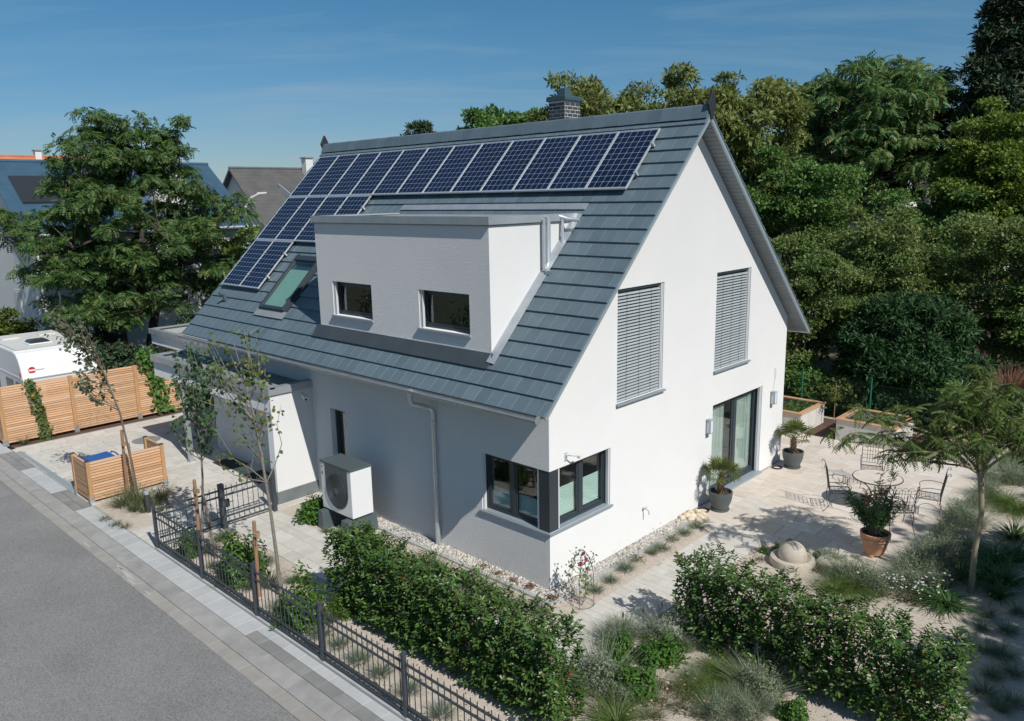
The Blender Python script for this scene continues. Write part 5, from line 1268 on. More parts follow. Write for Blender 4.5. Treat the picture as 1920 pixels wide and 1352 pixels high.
# rose on a wire obelisk
t = thing('rose_obelisk', (.72, -.02, 0), 'thin wire plant support standing at the house corner', 'plant support')
rx, ry = .74, .0
for k in range(4):
    a = k*1.5708+.4; c, s = math.cos(a), math.sin(a)
    B().tube([(rx+c*.20, ry+s*.20, 0), (rx+c*.19, ry+s*.19, .6), (rx+c*.14, ry+s*.14, .85), (rx+c*.05, ry+s*.05, .98), (rx, ry, 1.02)], .005, 5).build('wire', 'wrought', t)
for z, r in ((.02, .20), (.45, .195), (.75, .16)): B().tube([(rx+r*math.cos(6.2832*k/20), ry+r*math.sin(6.2832*k/20), z) for k in range(21)], .004, 4).build('ring', 'wrought', t)
t = thing('climbing_rose', (.72, -.04, 0), 'climbing rose with dark pink blooms on the wire support', 'rose')
rg = np.random.default_rng(8); b = B(); LP = []
for k in range(3):
    pts = [np.array([.72+.02*k, -.04, .0])]; 
    for q in range(7): pts.append(pts[-1]+np.array([rg.normal()*.045, .01+rg.normal()*.03, .125]))
    b.tube(pts, .006, 5); LP += [p+rg.normal(size=3)*.05 for p in pts[2:] for _ in range(11)]
b.build('stems', 'bark_grey', t); LP = np.array(LP)
V, F = scatter(*t_leaf(.6, .05, .1), LP-np.array([.72, -.04, 0]), frames(rg.normal(size=LP.shape)+np.array([.5, -.3, .8]), rg), rg.uniform(.04, .07, len(LP))); link_mesh('leaves', fast_mesh('leaves', V, F, 'leaf_green'), t)
fl = []
for c in ((.73, .03, .93), (.77, .06, .82), (.70, -.0, .74)):
    n = 22; d = sph(rg, n); fl.append(scatter(*t_quad(.9, -.2), np.array(c)+d*.018-np.array([.72, -.04, 0]), frames(d, rg), rg.uniform(.035, .05, n)))
V, F = cat(fl); tag(link_mesh('blooms', fast_mesh('blooms', V, F, 'petal_rose'), t), kind='stuff')

# ------------------------------------------------------------------ raised planters
def planter(x0, x1, y0, y1, h, label, seed, kind):
    cx, cy = (x0+x1)/2, (y0+y1)/2
    t = thing('raised_planter', (cx, cy, 0), label, 'planter', 'raised planters at the back of the terrace')
    def boards(a0, a1, fixed, ax):
        n = max(2, round((a1-a0)/.5)); w = (a1-a0)/n
        for i in range(n):
            p, q = a0+i*w+.004, a0+(i+1)*w-.004
            (B().box(p, q, fixed-.02, fixed+.02, 0, h) if ax == 'x' else B().box(fixed-.02, fixed+.02, p, q, 0, h)).build('board', 'planter_board', t)
    boards(x0, x1, y0+.02, 'x'); boards(x0, x1, y1-.02, 'x'); boards(y0+.045, y1-.045, x0+.02, 'y'); boards(y0+.045, y1-.045, x1-.02, 'y')
    r = .16; z0, z1 = h+.001, h+.045; e = .03
    for nm, bx in (('rim', (x0-e, x1+e, y0-e, y0-e+r)), ('rim', (x0-e, x1+e, y1+e-r, y1+e)), ('rim', (x0-e, x0-e+r, y0-e+r+.003, y1+e-r-.003)), ('rim', (x1+e-r, x1+e, y0-e+r+.003, y1+e-r-.003))):
        B().box(*bx, z0, z1).build('rim', 'planter_rim', t, bevel=.006)
    B().box(x0+.04, x1-.04, y0+.04, y1-.04, .02, h-.10).build('soil', 'soil', t)
    rg = np.random.default_rng(seed)
    for (mname, n, sz, hh_, xr) in kind:
        a0, a1 = x0+.2+(x1-x0-.4)*xr[0], x0+.2+(x1-x0-.4)*xr[1]
        P = np.stack([rg.uniform(a0, a1, n), rg.uniform(y0+.2, y1-.2, n), h-.09+hh_*rg.uniform(0, 1, n)**1.5], -1)
        V, F = scatter(*t_leaf(.5, .08, .15), P-np.array([cx, cy, 0]), frames(rg.normal(size=P.shape)*.6+np.array([0, 0, .8]), rg), sz*rg.uniform(.6, 1.3, n))
        tag(link_mesh('planting', fast_mesh('planting', V, F, mname), t), kind='stuff')
planter(-2.05, -.52, 11.75, 13.45, .60, 'raised planter by the back corner of the house, half hidden by the wall', 4, [('leaf_herb', 500, .07, .16, (.35, 1)), ('leaf_green', 60, .06, .05, (0, .4))])
planter(.42, 2.02, 11.95, 13.45, .60, 'raised planter with timber rim and grey-green herbs, middle of three', 5, [('leaf_santolina', 900, .055, .14, (0, .55)), ('leaf_green', 600, .05, .28, (.55, .9)), ('leaf_herb', 160, .06, .42, (.1, .3))])
planter(2.98, 4.42, 12.02, 13.45, .60, 'raised planter behind the silk tree, farthest from the house', 6, [('leaf_herb', 500, .06, .2, (.0, .6)), ('leaf_green', 200, .06, .3, (.3, .8))])
# ------------------------------------------------------------------ boundary mesh fence
mfz = thing('mesh_fence', (1.5, 14.05, 0), 'dark green chain-link boundary fence with green posts behind the planters', 'fence')
for x in (-3.63, -1.5, .6, 2.75, 4.9): B().tube([(x, 14.05, 0), (x, 14.05, 1.45)], .024, 10).build('post', 'green_post', mfz)
b = B(); x = -5.2
while x < 7.2:
    for s in (-1, 1):
        xa, xb = (x, x+1.25*s)
        b.quad((xa-.003, 14.08, .02), (xa+.003, 14.08, .02), (xb+.003, 14.08, 1.27), (xb-.003, 14.08, 1.27))
    x += .075
tag(b.build('wire_mesh', 'mesh_wire', mfz), kind='stuff')
for z in (.05, .65, 1.25): B().tube([(-5.2, 14.07, z), (7.2, 14.07, z)], .004, 4).build('tension_wire', 'mesh_wire', mfz)
for k, (x, y) in enumerate(((3.05, 13.75), (4.85, 13.8))):
    o = B().tube([(x+.022*math.cos(q*.7), y+.022*math.sin(q*.7), .5+q*.028) for q in range(48)], .007, 5).build('spiral_stake', 'alu', None, loc=(x, y, .0))
    B().tube([(x, y, .0), (x+.022, y, .5)], .007, 5).build('spike', 'alu', o, loc=(x, y, 0))
    tag(o, 'spiral metal tomato stake behind the planters %s' % ('near the middle planter' if k == 0 else 'at the bed end'), 'plant stake', 'spiral plant stakes')

PLANTS = [
    ('L', 'fence', -6.62, -2.87, 0.3),
    ('L', 'fence', -5.53, -3.63, 0.26),
    ('L', 'fence', -4.19, -3.56, 0.3),
    ('L', 'fence', -4.9, -2.88, 0.3),
    ('L', 'fence', -3.79, -2.92, 0.3),
    ('L', 'fence', -3.08, -3.6, 0.32),
    ('L', 'fence', -1.85, -3.62, 0.3),
    ('L', 'fence', -1.36, -3.58, 0.3),
    ('L', 'fence', -0.77, -3.62, 0.3),
    ('L', 'fence', -0.24, -3.61, 0.3),
    ('L', 'fence', 0.41, -3.6, 0.3),
    ('L', 'fence', 1.14, -3.63, 0.3),
    ('L', 'fence', -5.26, -1.23, 0.22),
    ('C', 'fence', -4.56, -3.56, 0.95),
    ('C', 'fence', -2.37, -3.57, 0.85),
    ('C', 'fence', -6.4, -3.69, 0.5),
    ('C', 'fence', -2.11, -2.94, 0.5),
    ('R', 'fence', -6.21, -3.36, 0.45),
    ('R', 'fence', -3.97, -3.32, 0.5),
    ('R', 'fence', -2.09, -3.26, 0.45),
    ('L', 'gable', 0.64, 0.52, 0.26),
    ('L', 'gable', 0.62, 0.98, 0.28),
    ('L', 'gable', 0.55, 1.54, 0.32),
    ('L', 'gable', 0.55, 2.45, 0.24),
    ('L', 'gable', 0.58, 2.73, 0.28),
    ('L', 'gable', 0.55, 3.67, 0.26),
    ('L', 'gable', 0.54, 4.13, 0.24),
    ('D', 'gable', 0.51, 1.98, 0.4),
    ('D', 'gable', 0.51, 3.25, 0.34),
    ('U', 'wall', -1.53, -0.16, 0.1),
    ('U', 'wall', -1.12, -0.18, 0.1),
    ('U', 'wall', -0.73, -0.19, 0.09),
    ('U', 'wall', -0.34, -0.18, 0.12),
    ('U', 'wall', 0.24, -0.23, 0.12),
    ('U', 'wall', -0.58, -0.18, 0.06),
    ('H', 'pump', -6.04, -1.09, 0.6),
    ('H', 'pump', -6.16, -0.8, 0.5),
    ('H', 'behind hedge', -3.75, -1.21, 0.6),
    ('L', 'behind hedge', -2.26, -1.12, 0.55),
    ('L', 'behind hedge', -2.53, -1.16, 0.5),
    ('L', 'behind hedge', -1.34, -0.87, 0.4),
    ('L', 'behind hedge', -0.12, -0.94, 0.4),
    ('L', 'behind hedge', 0.37, -0.74, 0.35),
    ('R', 'behind hedge', -2.07, -0.95, 0.6),
    ('R', 'behind hedge', -0.84, -0.95, 0.6),
    ('R', 'behind hedge', -0.43, -0.97, 0.5),
    ('R', 'bin', -10.2, -3.45, 0.6),
    ('R', 'bin', -9.99, -3.26, 0.65),
    ('R', 'bin', -9.71, -3.03, 0.6),
    ('R', 'bin', -10.18, -3.64, 0.5),
    ('R', 'bin', -9.91, -2.75, 0.5),
    ('R', 'bin', -9.41, -3.4, 0.45),
    ('R', 'bin', -9.66, -3.53, 0.45),
    ('D', 'bin', -9.61, -4.17, 0.3),
    ('D', 'bin', -9.1, -4.12, 0.3),
    ('D', 'bin', -8.8, -4.04, 0.3),
    ('D', 'bin', -9.19, -3.0, 0.4),
    ('R', 'timber', -17.52, -3.63, 0.35),
    ('R', 'timber', -17.83, -2.64, 0.35),
    ('R', 'timber', -17.86, -2.0, 0.45),
    ('R', 'timber', -18.04, -1.47, 0.75),
    ('R', 'timber', -18.41, -0.81, 0.6),
    ('R', 'timber', -18.38, -0.37, 0.5),
    ('R', 'timber', -18.57, 0.16, 0.4),
    ('S', 'hedge end', 2.36, -1.65, 0.75),
    ('S', 'hedge end', 1.9, -0.69, 0.5),
    ('S', 'hedge end', 1.89, -0.39, 0.45),
    ('S', 'hedge end', 2.44, -0.0, 0.6),
    ('S', 'hedge end', 2.81, 0.02, 0.3),
    ('S', 'hedge end', 2.78, -1.77, 0.4),
    ('H', 'hedge end', 2.12, -0.78, 0.45),
    ('H', 'hedge end', 2.31, -1.12, 0.4),
    ('H', 'hedge end', 2.86, -1.47, 0.5),
    ('H', 'hedge end', 3.04, -1.43, 0.25),
    ('H', 'street bed', 2.77, -0.45, 0.45),
    ('H', 'street bed', 2.59, -0.65, 0.4),
    ('H', 'street bed', 4.77, -0.53, 0.4),
    ('G', 'street bed', 3.49, -0.25, 0.45),
    ('G', 'street bed', 3.79, -0.21, 0.45),
    ('G', 'street bed', 3.63, -0.77, 0.4),
    ('G', 'street bed', 3.07, -2.23, 0.6),
    ('G', 'street bed', 3.43, -0.79, 0.35),
    ('S', 'street bed', 4.14, -0.24, 0.55),
    ('S', 'street bed', 4.0, -0.76, 0.3),
    ('S', 'street bed', 3.98, -1.17, 0.4),
    ('S', 'street bed', 4.41, -0.55, 0.25),
    ('S', 'street bed', 3.3, -0.65, 0.25),
    ('S', 'street bed', 4.27, -0.9, 0.35),
    ('D', 'street bed', 3.03, -1.14, 0.35),
    ('D', 'street bed', 3.27, -1.01, 0.4),
    ('D', 'street bed', 3.47, -1.08, 0.35),
    ('D', 'street bed', 3.26, -1.43, 0.35),
    ('D', 'street bed', 3.51, -1.36, 0.35),
    ('D', 'street bed', 3.28, -1.79, 0.35),
    ('D', 'street bed', 3.79, -1.33, 0.3),
    ('D', 'street bed', 2.22, -0.2, 0.4),
    ('D', 'street bed', 3.39, -1.7, 0.3),
    ('H', 'fountain', 2.34, 4.1, 0.22),
    ('H', 'fountain', 2.16, 3.94, 0.18),
    ('H', 'fountain', 2.83, 4.28, 0.2),
    ('H', 'fountain', 3.04, 4.4, 0.2),
    ('H', 'fountain', 2.4, 4.57, 0.15),
    ('D', 'fountain', 2.28, 3.58, 0.25),
    ('D', 'fountain', 3.28, 3.88, 0.3),
    ('D', 'fountain', 3.41, 4.13, 0.3),
    ('D', 'fountain', 3.09, 3.85, 0.25),
    ('S', 'oleander side', 3.77, 3.89, 0.5),
    ('S', 'oleander side', 4.13, 3.94, 0.5),
    ('S', 'oleander side', 3.38, 4.25, 0.4),
    ('S', 'oleander side', 4.34, 3.73, 0.45),
    ('S', 'terrace corner', 4.6, 4.61, 0.5),
    ('S', 'terrace corner', 4.68, 5.1, 0.6),
    ('S', 'terrace corner', 4.62, 4.24, 0.45),
    ('S', 'terrace corner', 4.77, 5.61, 0.6),
    ('S', 'terrace corner', 4.71, 6.49, 0.55),
    ('S', 'terrace corner', 4.61, 7.23, 0.5),
    ('S', 'terrace corner', 4.92, 4.9, 0.45),
    ('S', 'terrace corner', 4.98, 5.65, 0.5),
    ('S', 'terrace corner', 5.12, 4.67, 0.4),
    ('S', 'terrace corner', 4.87, 4.32, 0.4),
    ('S', 'terrace edge', 4.83, 7.95, 0.5),
    ('S', 'terrace edge', 4.55, 11.01, 0.5),
    ('S', 'terrace edge', 4.97, 6.24, 0.45),
    ('S', 'terrace edge', 4.55, 8.26, 0.5),
    ('S', 'terrace edge', 4.62, 12.3, 0.6),
    ('S', 'terrace edge', 4.97, 11.37, 0.6),
    ('S', 'terrace edge', 4.67, 9.98, 0.5),
    ('S', 'terrace edge', 4.65, 9.13, 0.45),
    ('G', 'terrace edge', 5.02, 6.59, 0.55),
    ('G', 'terrace edge', 4.03, 3.58, 0.5),
    ('G', 'terrace edge', 3.85, 3.3, 0.45),
    ('G', 'terrace edge', 5.1, 9.72, 0.6),
    ('G', 'terrace edge', 5.42, 9.4, 0.6),
    ('D', 'terrace edge', 4.51, 3.76, 0.4),
    ('D', 'terrace edge', 4.98, 3.8, 0.4),
    ('D', 'terrace edge', 5.09, 4.01, 0.4),
    ('D', 'terrace edge', 4.81, 3.78, 0.35),
    ('K', 'shade', 5.7, 5.44, 0.6),
    ('K', 'shade', 5.97, 5.55, 0.65),
    ('K', 'shade', 5.65, 6.24, 0.6),
    ('K', 'shade', 5.89, 6.74, 0.6),
    ('K', 'shade', 5.31, 5.24, 0.5),
    ('K', 'shade', 5.98, 4.92, 0.5),
    ('K', 'shade', 5.64, 7.78, 0.6),
    ('K', 'shade', 5.28, 4.07, 0.5),
    ('K', 'shade', 5.47, 3.99, 0.45),
    ('L', 'shade', 6.0, 4.12, 0.3),
    ('L', 'shade', 6.37, 3.79, 0.3),
    ('L', 'shade', 6.48, 2.28, 0.3),
    ('L', 'shade', 6.47, 2.99, 0.3),
    ('L', 'shade', 6.49, 1.78, 0.3),
    ('L', 'shade', 6.85, 1.78, 0.3),
    ('L', 'shade', 6.74, 1.54, 0.3),
    ('L', 'shade', 6.37, 4.56, 0.35),
    ('L', 'shade', 6.04, 3.6, 0.25),
    ('L', 'shade', 6.25, 2.99, 0.3),
    ('L', 'shade', 6.69, 2.55, 0.3),
]
# ------------------------------------------------------------------ neighbouring houses
def neighbour(name, label, xr, y0, y1, hw, ze, zr, roofm, ov=.4, eo=.35, gable_windows=(), side_windows=(), chimney=None, roof_extra=None, group='houses behind the garden fence', along='y'):
    """gabled house with its ridge along y (or x, when along='x' the axes are swapped)"""
    sw = (lambda p: p) if along == 'y' else (lambda p: (p[1], p[0], p[2]))
    yc = (y0+y1)/2; base = sw((xr, yc, 0)); t = thing(name, base, label, 'house', group)
    k = (zr-ze)/hw; zi = ze+eo*k
    def H(b, pts): b.hexa([sw(p) for p in pts])
    w = B(); 
    prof = [(-hw+eo, 0), (hw-eo, 0), (hw-eo, zi-.15), (0, zr-.18), (-hw+eo, zi-.15)]
    w.prism(prof, lambda u, v, q: sw((xr+u, q, v)), y0+ov, y1-ov); w.build('wall', 'wall_far', t)
    rf = None
    for s in (1, -1):
        b = B(); H(b, [(xr, y0, zr-.16), (xr+s*hw, y0, ze-.16), (xr+s*hw, y1, ze-.16), (xr, y1, zr-.16), (xr, y0, zr), (xr+s*hw, y0, ze), (xr+s*hw, y1, ze), (xr, y1, zr)])
        rf = b.build('roof', roofm, t)
    b = B(); n = 24
    b.tube([sw((xr, y0+(y1-y0)*i/n, zr+.02)) for i in range(n+1)], .09, 8); b.build('ridge', roofm, t)
    b = B().tube([sw((xr+hw+.06, y0, ze-.08)), sw((xr+hw+.06, y1, ze-.08))], .07, 8); b.build('gutter', 'zinc', t)
    for a0, a1, z0, z1 in gable_windows:
        f = B(); H(f, [(a0-.08, y0+ov-.02, z0-.08), (a1+.08, y0+ov-.02, z0-.08), (a1+.08, y0+ov+.02, z0-.08), (a0-.08, y0+ov+.02, z0-.08), (a0-.08, y0+ov-.02, z1+.08), (a1+.08, y0+ov-.02, z1+.08), (a1+.08, y0+ov+.02, z1+.08), (a0-.08, y0+ov+.02, z1+.08)])
        f = f.build('window', 'frame_light', t)
        g = B(); H(g, [(a0, y0+ov-.03, z0), (a1, y0+ov-.03, z0), (a1, y0+ov-.021, z0), (a0, y0+ov-.021, z0), (a0, y0+ov-.03, z1), (a1, y0+ov-.03, z1), (a1, y0+ov-.021, z1), (a0, y0+ov-.021, z1)]); g.build('shutter', 'shutter', f)
        s_ = B()
        for q in range(int((z1-z0)/.1)): H(s_, [(a0+.02, y0+ov-.04, z0+q*.1+.01), (a1-.02, y0+ov-.04, z0+q*.1+.01), (a1-.02, y0+ov-.031, z0+q*.1+.01), (a0+.02, y0+ov-.031, z0+q*.1+.01), (a0+.02, y0+ov-.034, z0+q*.1+.08), (a1-.02, y0+ov-.034, z0+q*.1+.08), (a1-.02, y0+ov-.031, z0+q*.1+.08), (a0+.02, y0+ov-.031, z0+q*.1+.08)])
        s_.build('shutter_slats', 'shutter', f)
    xw = xr+hw-eo
    for a0, a1, z0, z1 in side_windows:
        f = B(); H(f, [(xw-.02, a0-.07, z0-.07), (xw+.03, a0-.07, z0-.07), (xw+.03, a1+.07, z0-.07), (xw-.02, a1+.07, z0-.07), (xw-.02, a0-.07, z1+.07), (xw+.03, a0-.07, z1+.07), (xw+.03, a1+.07, z1+.07), (xw-.02, a1+.07, z1+.07)])
        f = f.build('window', 'frame_light', t)
        g = B(); H(g, [(xw+.031, a0, z0), (xw+.04, a0, z0), (xw+.04, a1, z0), (xw+.031, a1, z0), (xw+.031, a0, z1), (xw+.04, a0, z1), (xw+.04, a1, z1), (xw+.031, a1, z1)]); g.build('pane', 'caravan_window', f)
    if chimney:
        cx, cy, r, h = chimney; c_ = B(); H(c_, [(cx-r, cy-r, zr-1.2), (cx+r, cy-r, zr-1.2), (cx+r, cy+r, zr-1.2), (cx-r, cy+r, zr-1.2), (cx-r, cy-r, zr+h), (cx+r, cy-r, zr+h), (cx+r, cy+r, zr+h), (cx-r, cy+r, zr+h)])
        c_ = c_.build('chimney', 'wall_far', t); e = B(); H(e, [(cx-r-.08, cy-r-.08, zr+h), (cx+r+.08, cy-r-.08, zr+h), (cx+r+.08, cy+r+.08, zr+h), (cx-r-.08, cy+r+.08, zr+h), (cx-r-.08, cy-r-.08, zr+h+.08), (cx+r+.08, cy-r-.08, zr+h+.08), (cx+r+.08, cy+r+.08, zr+h+.08), (cx-r-.08, cy+r+.08, zr+h+.08)]); e.build('chimney_cap', 'slab_dark', c_)
    return t
nb = neighbour('blue_roof_house', 'white house with glossy blue tiled roof behind the big locust tree', -34.8, .55, 11.35, 4.6, 5.75, 9.0, 'roof_blue',
               gable_windows=[(-31.35, -30.75, 4.5, 5.45), (-33.4, -32.2, 4.3, 5.5), (-31.6, -31.0, 1.9, 2.9), (-34.4, -33.5, 1.9, 3.0)],
               side_windows=[(2.2, 3.2, 3.3, 4.6), (5.0, 6.4, 3.3, 4.6), (8.4, 9.6, 3.3, 4.6), (8.2, 9.6, .9, 2.1), (3.0, 4.4, .2, 2.2)], chimney=(-34.2, 8.9, .38, .8))
k_ = 3.25/4.6
def bluept(x, y, h): return (x, y, 9.0-(x+34.8)*k_+h)
b = B(); b.hexa([bluept(-33.7, 1.2, .02), bluept(-32.0, 1.2, .02), bluept(-32.0, 4.2, .02), bluept(-33.7, 4.2, .02), bluept(-33.7, 1.2, .10), bluept(-32.0, 1.2, .10), bluept(-32.0, 4.2, .10), bluept(-33.7, 4.2, .10)]); b.build('solar_collector', 'caravan_window', nb)
b = B(); b.hexa([bluept(-32.6, 6.8, .0), bluept(-31.2, 6.8, .0), bluept(-31.2, 8.4, .0), bluept(-32.6, 8.4, .0), (-32.6, 6.8, 8.2), (-31.2, 6.8, 8.1), (-31.2, 8.4, 8.1), (-32.6, 8.4, 8.2)]); b.build('dormer', 'wall_far', nb)
gh = neighbour('grey_roof_house', 'white house with brown-grey tiled roof and white chimney beyond the blue roof', -44.5, 17.6, 31, 4.3, 5.2, 9.25, 'roof_brown', gable_windows=[(-43.2, -42.6, 6.2, 7.3)], side_windows=[(20, 21, 3, 4.2)], chimney=(-44.0, 23.6, .3, .75))
b = B(); kk = 4.05/4.3
def gpt(x, y, h): return (x, y, 9.25-(x+44.5)*kk+h)
b.hexa([gpt(-43.0, 20.6, .0), gpt(-40.6, 20.6, .0), gpt(-40.6, 26, .0), gpt(-43.0, 26, .0), (-43.0, 20.6, 8.1), (-40.6, 20.6, 6.9), (-40.6, 26, 6.9), (-43.0, 26, 8.1)]); b.build('roof_extension', 'roof_brown', gh)
b = B(); b.hexa([gpt(-43.0, 20.45, .0), gpt(-40.5, 20.45, .0), gpt(-40.5, 20.58, .0), gpt(-43.0, 20.58, .0), (-43.0, 20.45, 8.14), (-40.5, 20.45, 6.92), (-40.5, 20.58, 6.92), (-43.0, 20.58, 8.14)]); b.build('extension_edge', 'zinc', gh)
oh = neighbour('orange_roof_house', 'house with bright orange tiled roof showing above the blue roof', -62.5, 2, 18, 5.0, 6.2, 10.7, 'roof_orange', chimney=(-62.5, 11.0, .22, .45))
ko = 4.5/5.0
for i in range(7):
    y = 6.2+i*1.3
    b = B(); P3 = lambda x, yy, h: (x, yy, 10.7-(x+62.5)*ko+h)
    b.hexa([P3(-61.9, y, .03), P3(-60.6, y, .03), P3(-60.6, y+1.22, .03), P3(-61.9, y+1.22, .03), P3(-61.9, y, .1), P3(-60.6, y, .1), P3(-60.6, y+1.22, .1), P3(-61.9, y+1.22, .1)]); b.build('roof_panel', 'caravan_window', oh)
neighbour('small_orange_house', 'low house with faded orange roof between the two neighbours', -62, 29, 38, 4.5, 5.6, 9.4, 'roof_orange')
neighbour('brown_roof_house', 'white house with brown roof hidden behind the back garden trees', 38.6, -24, -6.5, 4.6, 5.4, 9.9, 'roof_brown', along='x', side_windows=[(-20, -19, 3, 4.2)], gable_windows=[(37, 38, 3, 4.2)])
neighbour('garden_house', 'small white house behind the shrubs at the back of the garden', 47.5, -11.5, -3.0, 3.6, 4.6, 7.6, 'roof_brown', along='x')
# street lamp
t = thing('street_lamp', (-34.9, 13.4, 0), 'slim grey street lamp with curved arm between the neighbouring houses', 'street lamp')
B().tube([(-34.9, 13.4, 0), (-34.9, 13.4, 6.0), (-34.88, 13.45, 6.7), (-34.75, 13.75, 7.15), (-34.45, 14.15, 7.38)], [.11, .09, .08, .07, .06], 10).build('pole', 'frame_light', t, smooth=True)
B().hexa([(-34.5, 14.0, 7.34), (-34.15, 14.45, 7.40), (-34.25, 14.55, 7.40), (-34.6, 14.1, 7.34), (-34.48, 14.05, 7.46), (-34.18, 14.45, 7.48), (-34.26, 14.52, 7.48), (-34.56, 14.1, 7.46)]).build('lamp_head', 'frame_light', t)

# ------------------------------------------------------------------ large trees
FR = t_frond(4, .55, .46, .35, .3); FRB = t_frond(5, .46, .44, .45, .45)
SPR = t_spray(6, .5, 1.0, 5); SPRN = t_spray(7, .34, .9, 6); NDL = t_spray(8, .22, .7, 7)
def locust_clumps(rng):
    n = 420; z = rng.uniform(2.4, 10.4, n); R0 = np.interp(z, [2.1, 3.9, 5.4, 6.5, 7.8, 8.7, 9.6, 10.6], [3.6, 4.5, 4.9, 4.6, 3.4, 2.8, 2.3, 1.3])-.4
    kp = rng.random(n) < np.clip(R0/4.6, .0, 1)**1.3*.92+.03; z = z[kp]; R0 = R0[kp]; n = len(z)
    a = rng.uniform(0, 6.283, n); rr = R0*rng.uniform(.12, 1, n)**.55*(1+.20*np.sin(a*3+z*1.3)+.14*np.sin(a*5-z*2))
    P = np.stack([-25.5+rr*np.cos(a), 3.45+rr*np.sin(a), z], -1)
    ext = np.array([[-27.0, 2.6, 9.9], [-26.6, 3.0, 10.3], [-24.9, 4.9, 9.8], [-24.4, 5.3, 10.2], [-29.6, .2, 6.4], [-29.2, -.2, 5.6], [-21.9, 6.4, 6.3], [-21.7, 6.9, 5.6], [-22.2, 6.3, 7.0], [-26.0, 3.4, 9.6], [-25.3, 4.3, 9.5]])
    return np.concatenate([P, ext])
make_tree('locust_tree', 'big spreading locust tree with feathery dark leaves behind the caravan', (-25.6, 3.5, -.1), (-25.5, 3.45, 6.1), (4.7, 4.7, 4.0), FR, 'leaf_locust', .27, cr=.62, nleaf=82, flat=.42, seed=14, trunk_r=.24, limbs=10, bark='bark_dark', clumps=locust_clumps, upb=.9, fork=.25)
make_tree('walnut_tree', 'yellow-green tree with drooping leaflets rising behind the chimney', (-13.0, 17.6, -.1), (-13.0, 17.6, 9.4), (2.1, 2.1, 2.9), SPRN, 'leaf_walnut', .30, nclump=90, cr=.55, nleaf=42, flat=.6, seed=21, trunk_r=.18, group='trees behind the house', limbs=10, upb=.2)
make_tree('walnut_tree', 'broad yellow-green tree behind the ridge between chimney and gable peak', (-11.0, 20.9, -.1), (-11.0, 20.9, 8.6), (3.1, 3.1, 3.4), SPRN, 'leaf_walnut', .31, nclump=140, cr=.62, nleaf=40, flat=.6, seed=22, trunk_r=.2, group='trees behind the house', limbs=11, upb=.2)
make_tree('walnut_tree', 'yellow-green tree directly behind the gable peak', (-8.1, 22.1, -.1), (-8.1, 22.1, 8.3), (2.8, 2.8, 3.5), SPRN, 'leaf_walnut', .31, nclump=130, cr=.62, nleaf=40, flat=.6, seed=23, trunk_r=.2, group='trees behind the house', limbs=11, upb=.2)
def ail_clumps(rng):
    P = crown_clumps(rng, 210, (-7.6, 35.0, 10.6), (4.3, 4.3, 3.3), .5, .22, zmin=8.1)
    low = crown_clumps(rng, 46, (-5.4, 35.6, 8.4), (2.9, 2.9, 2.0), .4, .2)
    return np.concatenate([P, low])
make_tree('ailanthus_tree', 'tall spreading tree with feathery layered foliage and open branches at the back', (-7.4, 35.0, -.1), (-7.6, 35.0, 10.4), (4.4, 4.4, 3.6), FRB, 'leaf_ailanthus', .46, cr=.78, nleaf=48, flat=.36, seed=31, trunk_r=.28, limbs=16, clumps=ail_clumps, upb=.9, fork=.3, bark='bark_dark', group='trees at the back of the garden')
def con_clumps(rng):
    n = 330; z = rng.uniform(.04, 1, n)**.8; r = 3.7*(1-z)**.75*rng.uniform(.55, 1.06, n); a = rng.uniform(0, 6.283, n)
    return np.stack([-1.2+r*np.cos(a), 36.6+r*np.sin(a), 1.2+z*18.0], -1)
make_tree('tall_conifer', 'tall dark conifer rising out of the picture behind the other trees', (-1.2, 36.6, -.1), (-1.2, 36.6, 15), (1, 1, 9), NDL, 'leaf_conifer', .46, cr=.75, nleaf=34, flat=.5, seed=41, trunk_r=.3, limbs=4, clumps=con_clumps, upb=.4, bark='bark_dark', group='trees at the back of the garden')
make_tree('maple_tree', 'bright yellow-green leafy tree standing in front of the tall conifer', (.5, 27.9, -.1), (.5, 27.9, 7.0), (2.4, 2.4, 3.3), SPR, 'leaf_yellow', .21, nclump=130, cr=.66, nleaf=85, flat=.55, seed=51, trunk_r=.2, group='trees at the back of the garden', bark='bark_dark')
make_tree('ash_tree', 'mid green leafy tree just beyond the right roof slope', (-5.4, 21.0, -.1), (-5.4, 21.0, 6.1), (2.7, 2.7, 2.8), SPR, 'leaf_green', .19, nclump=130, cr=.64, nleaf=85, flat=.55, seed=52, trunk_r=.18, group='trees at the back of the garden', bark='bark_dark')
make_tree('ash_tree', 'green tree filling the gap below the tall feathery tree', (-2.0, 26.8, -.1), (-2.0, 26.8, 4.4), (2.9, 2.9, 2.4), SPR, 'leaf_green', .22, nclump=120, cr=.66, nleaf=56, flat=.55, seed=53, trunk_r=.18, group='trees at the back of the garden', bark='bark_dark')
make_tree('hazel_shrub', 'large olive green shrub behind the dark yew', (-1.5, 19.7, -.1), (-1.5, 19.7, 3.6), (2.7, 2.5, 3.0), SPR, 'leaf_olive', .15, nclump=150, cr=.58, nleaf=95, flat=.65, seed=54, trunk_r=.12, category='shrub', group='shrubs beyond the boundary fence', bark='bark_dark')
make_tree('hazel_shrub', 'loose yellowish green shrub close behind the back corner of the house', (-2.7, 17.0, -.1), (-2.7, 17.0, 3.2), (1.7, 1.7, 2.3), SPR, 'leaf_olive', .15, nclump=90, cr=.5, nleaf=90, flat=.65, seed=55, trunk_r=.10, category='shrub', group='shrubs beyond the boundary fence', bark='bark_dark')
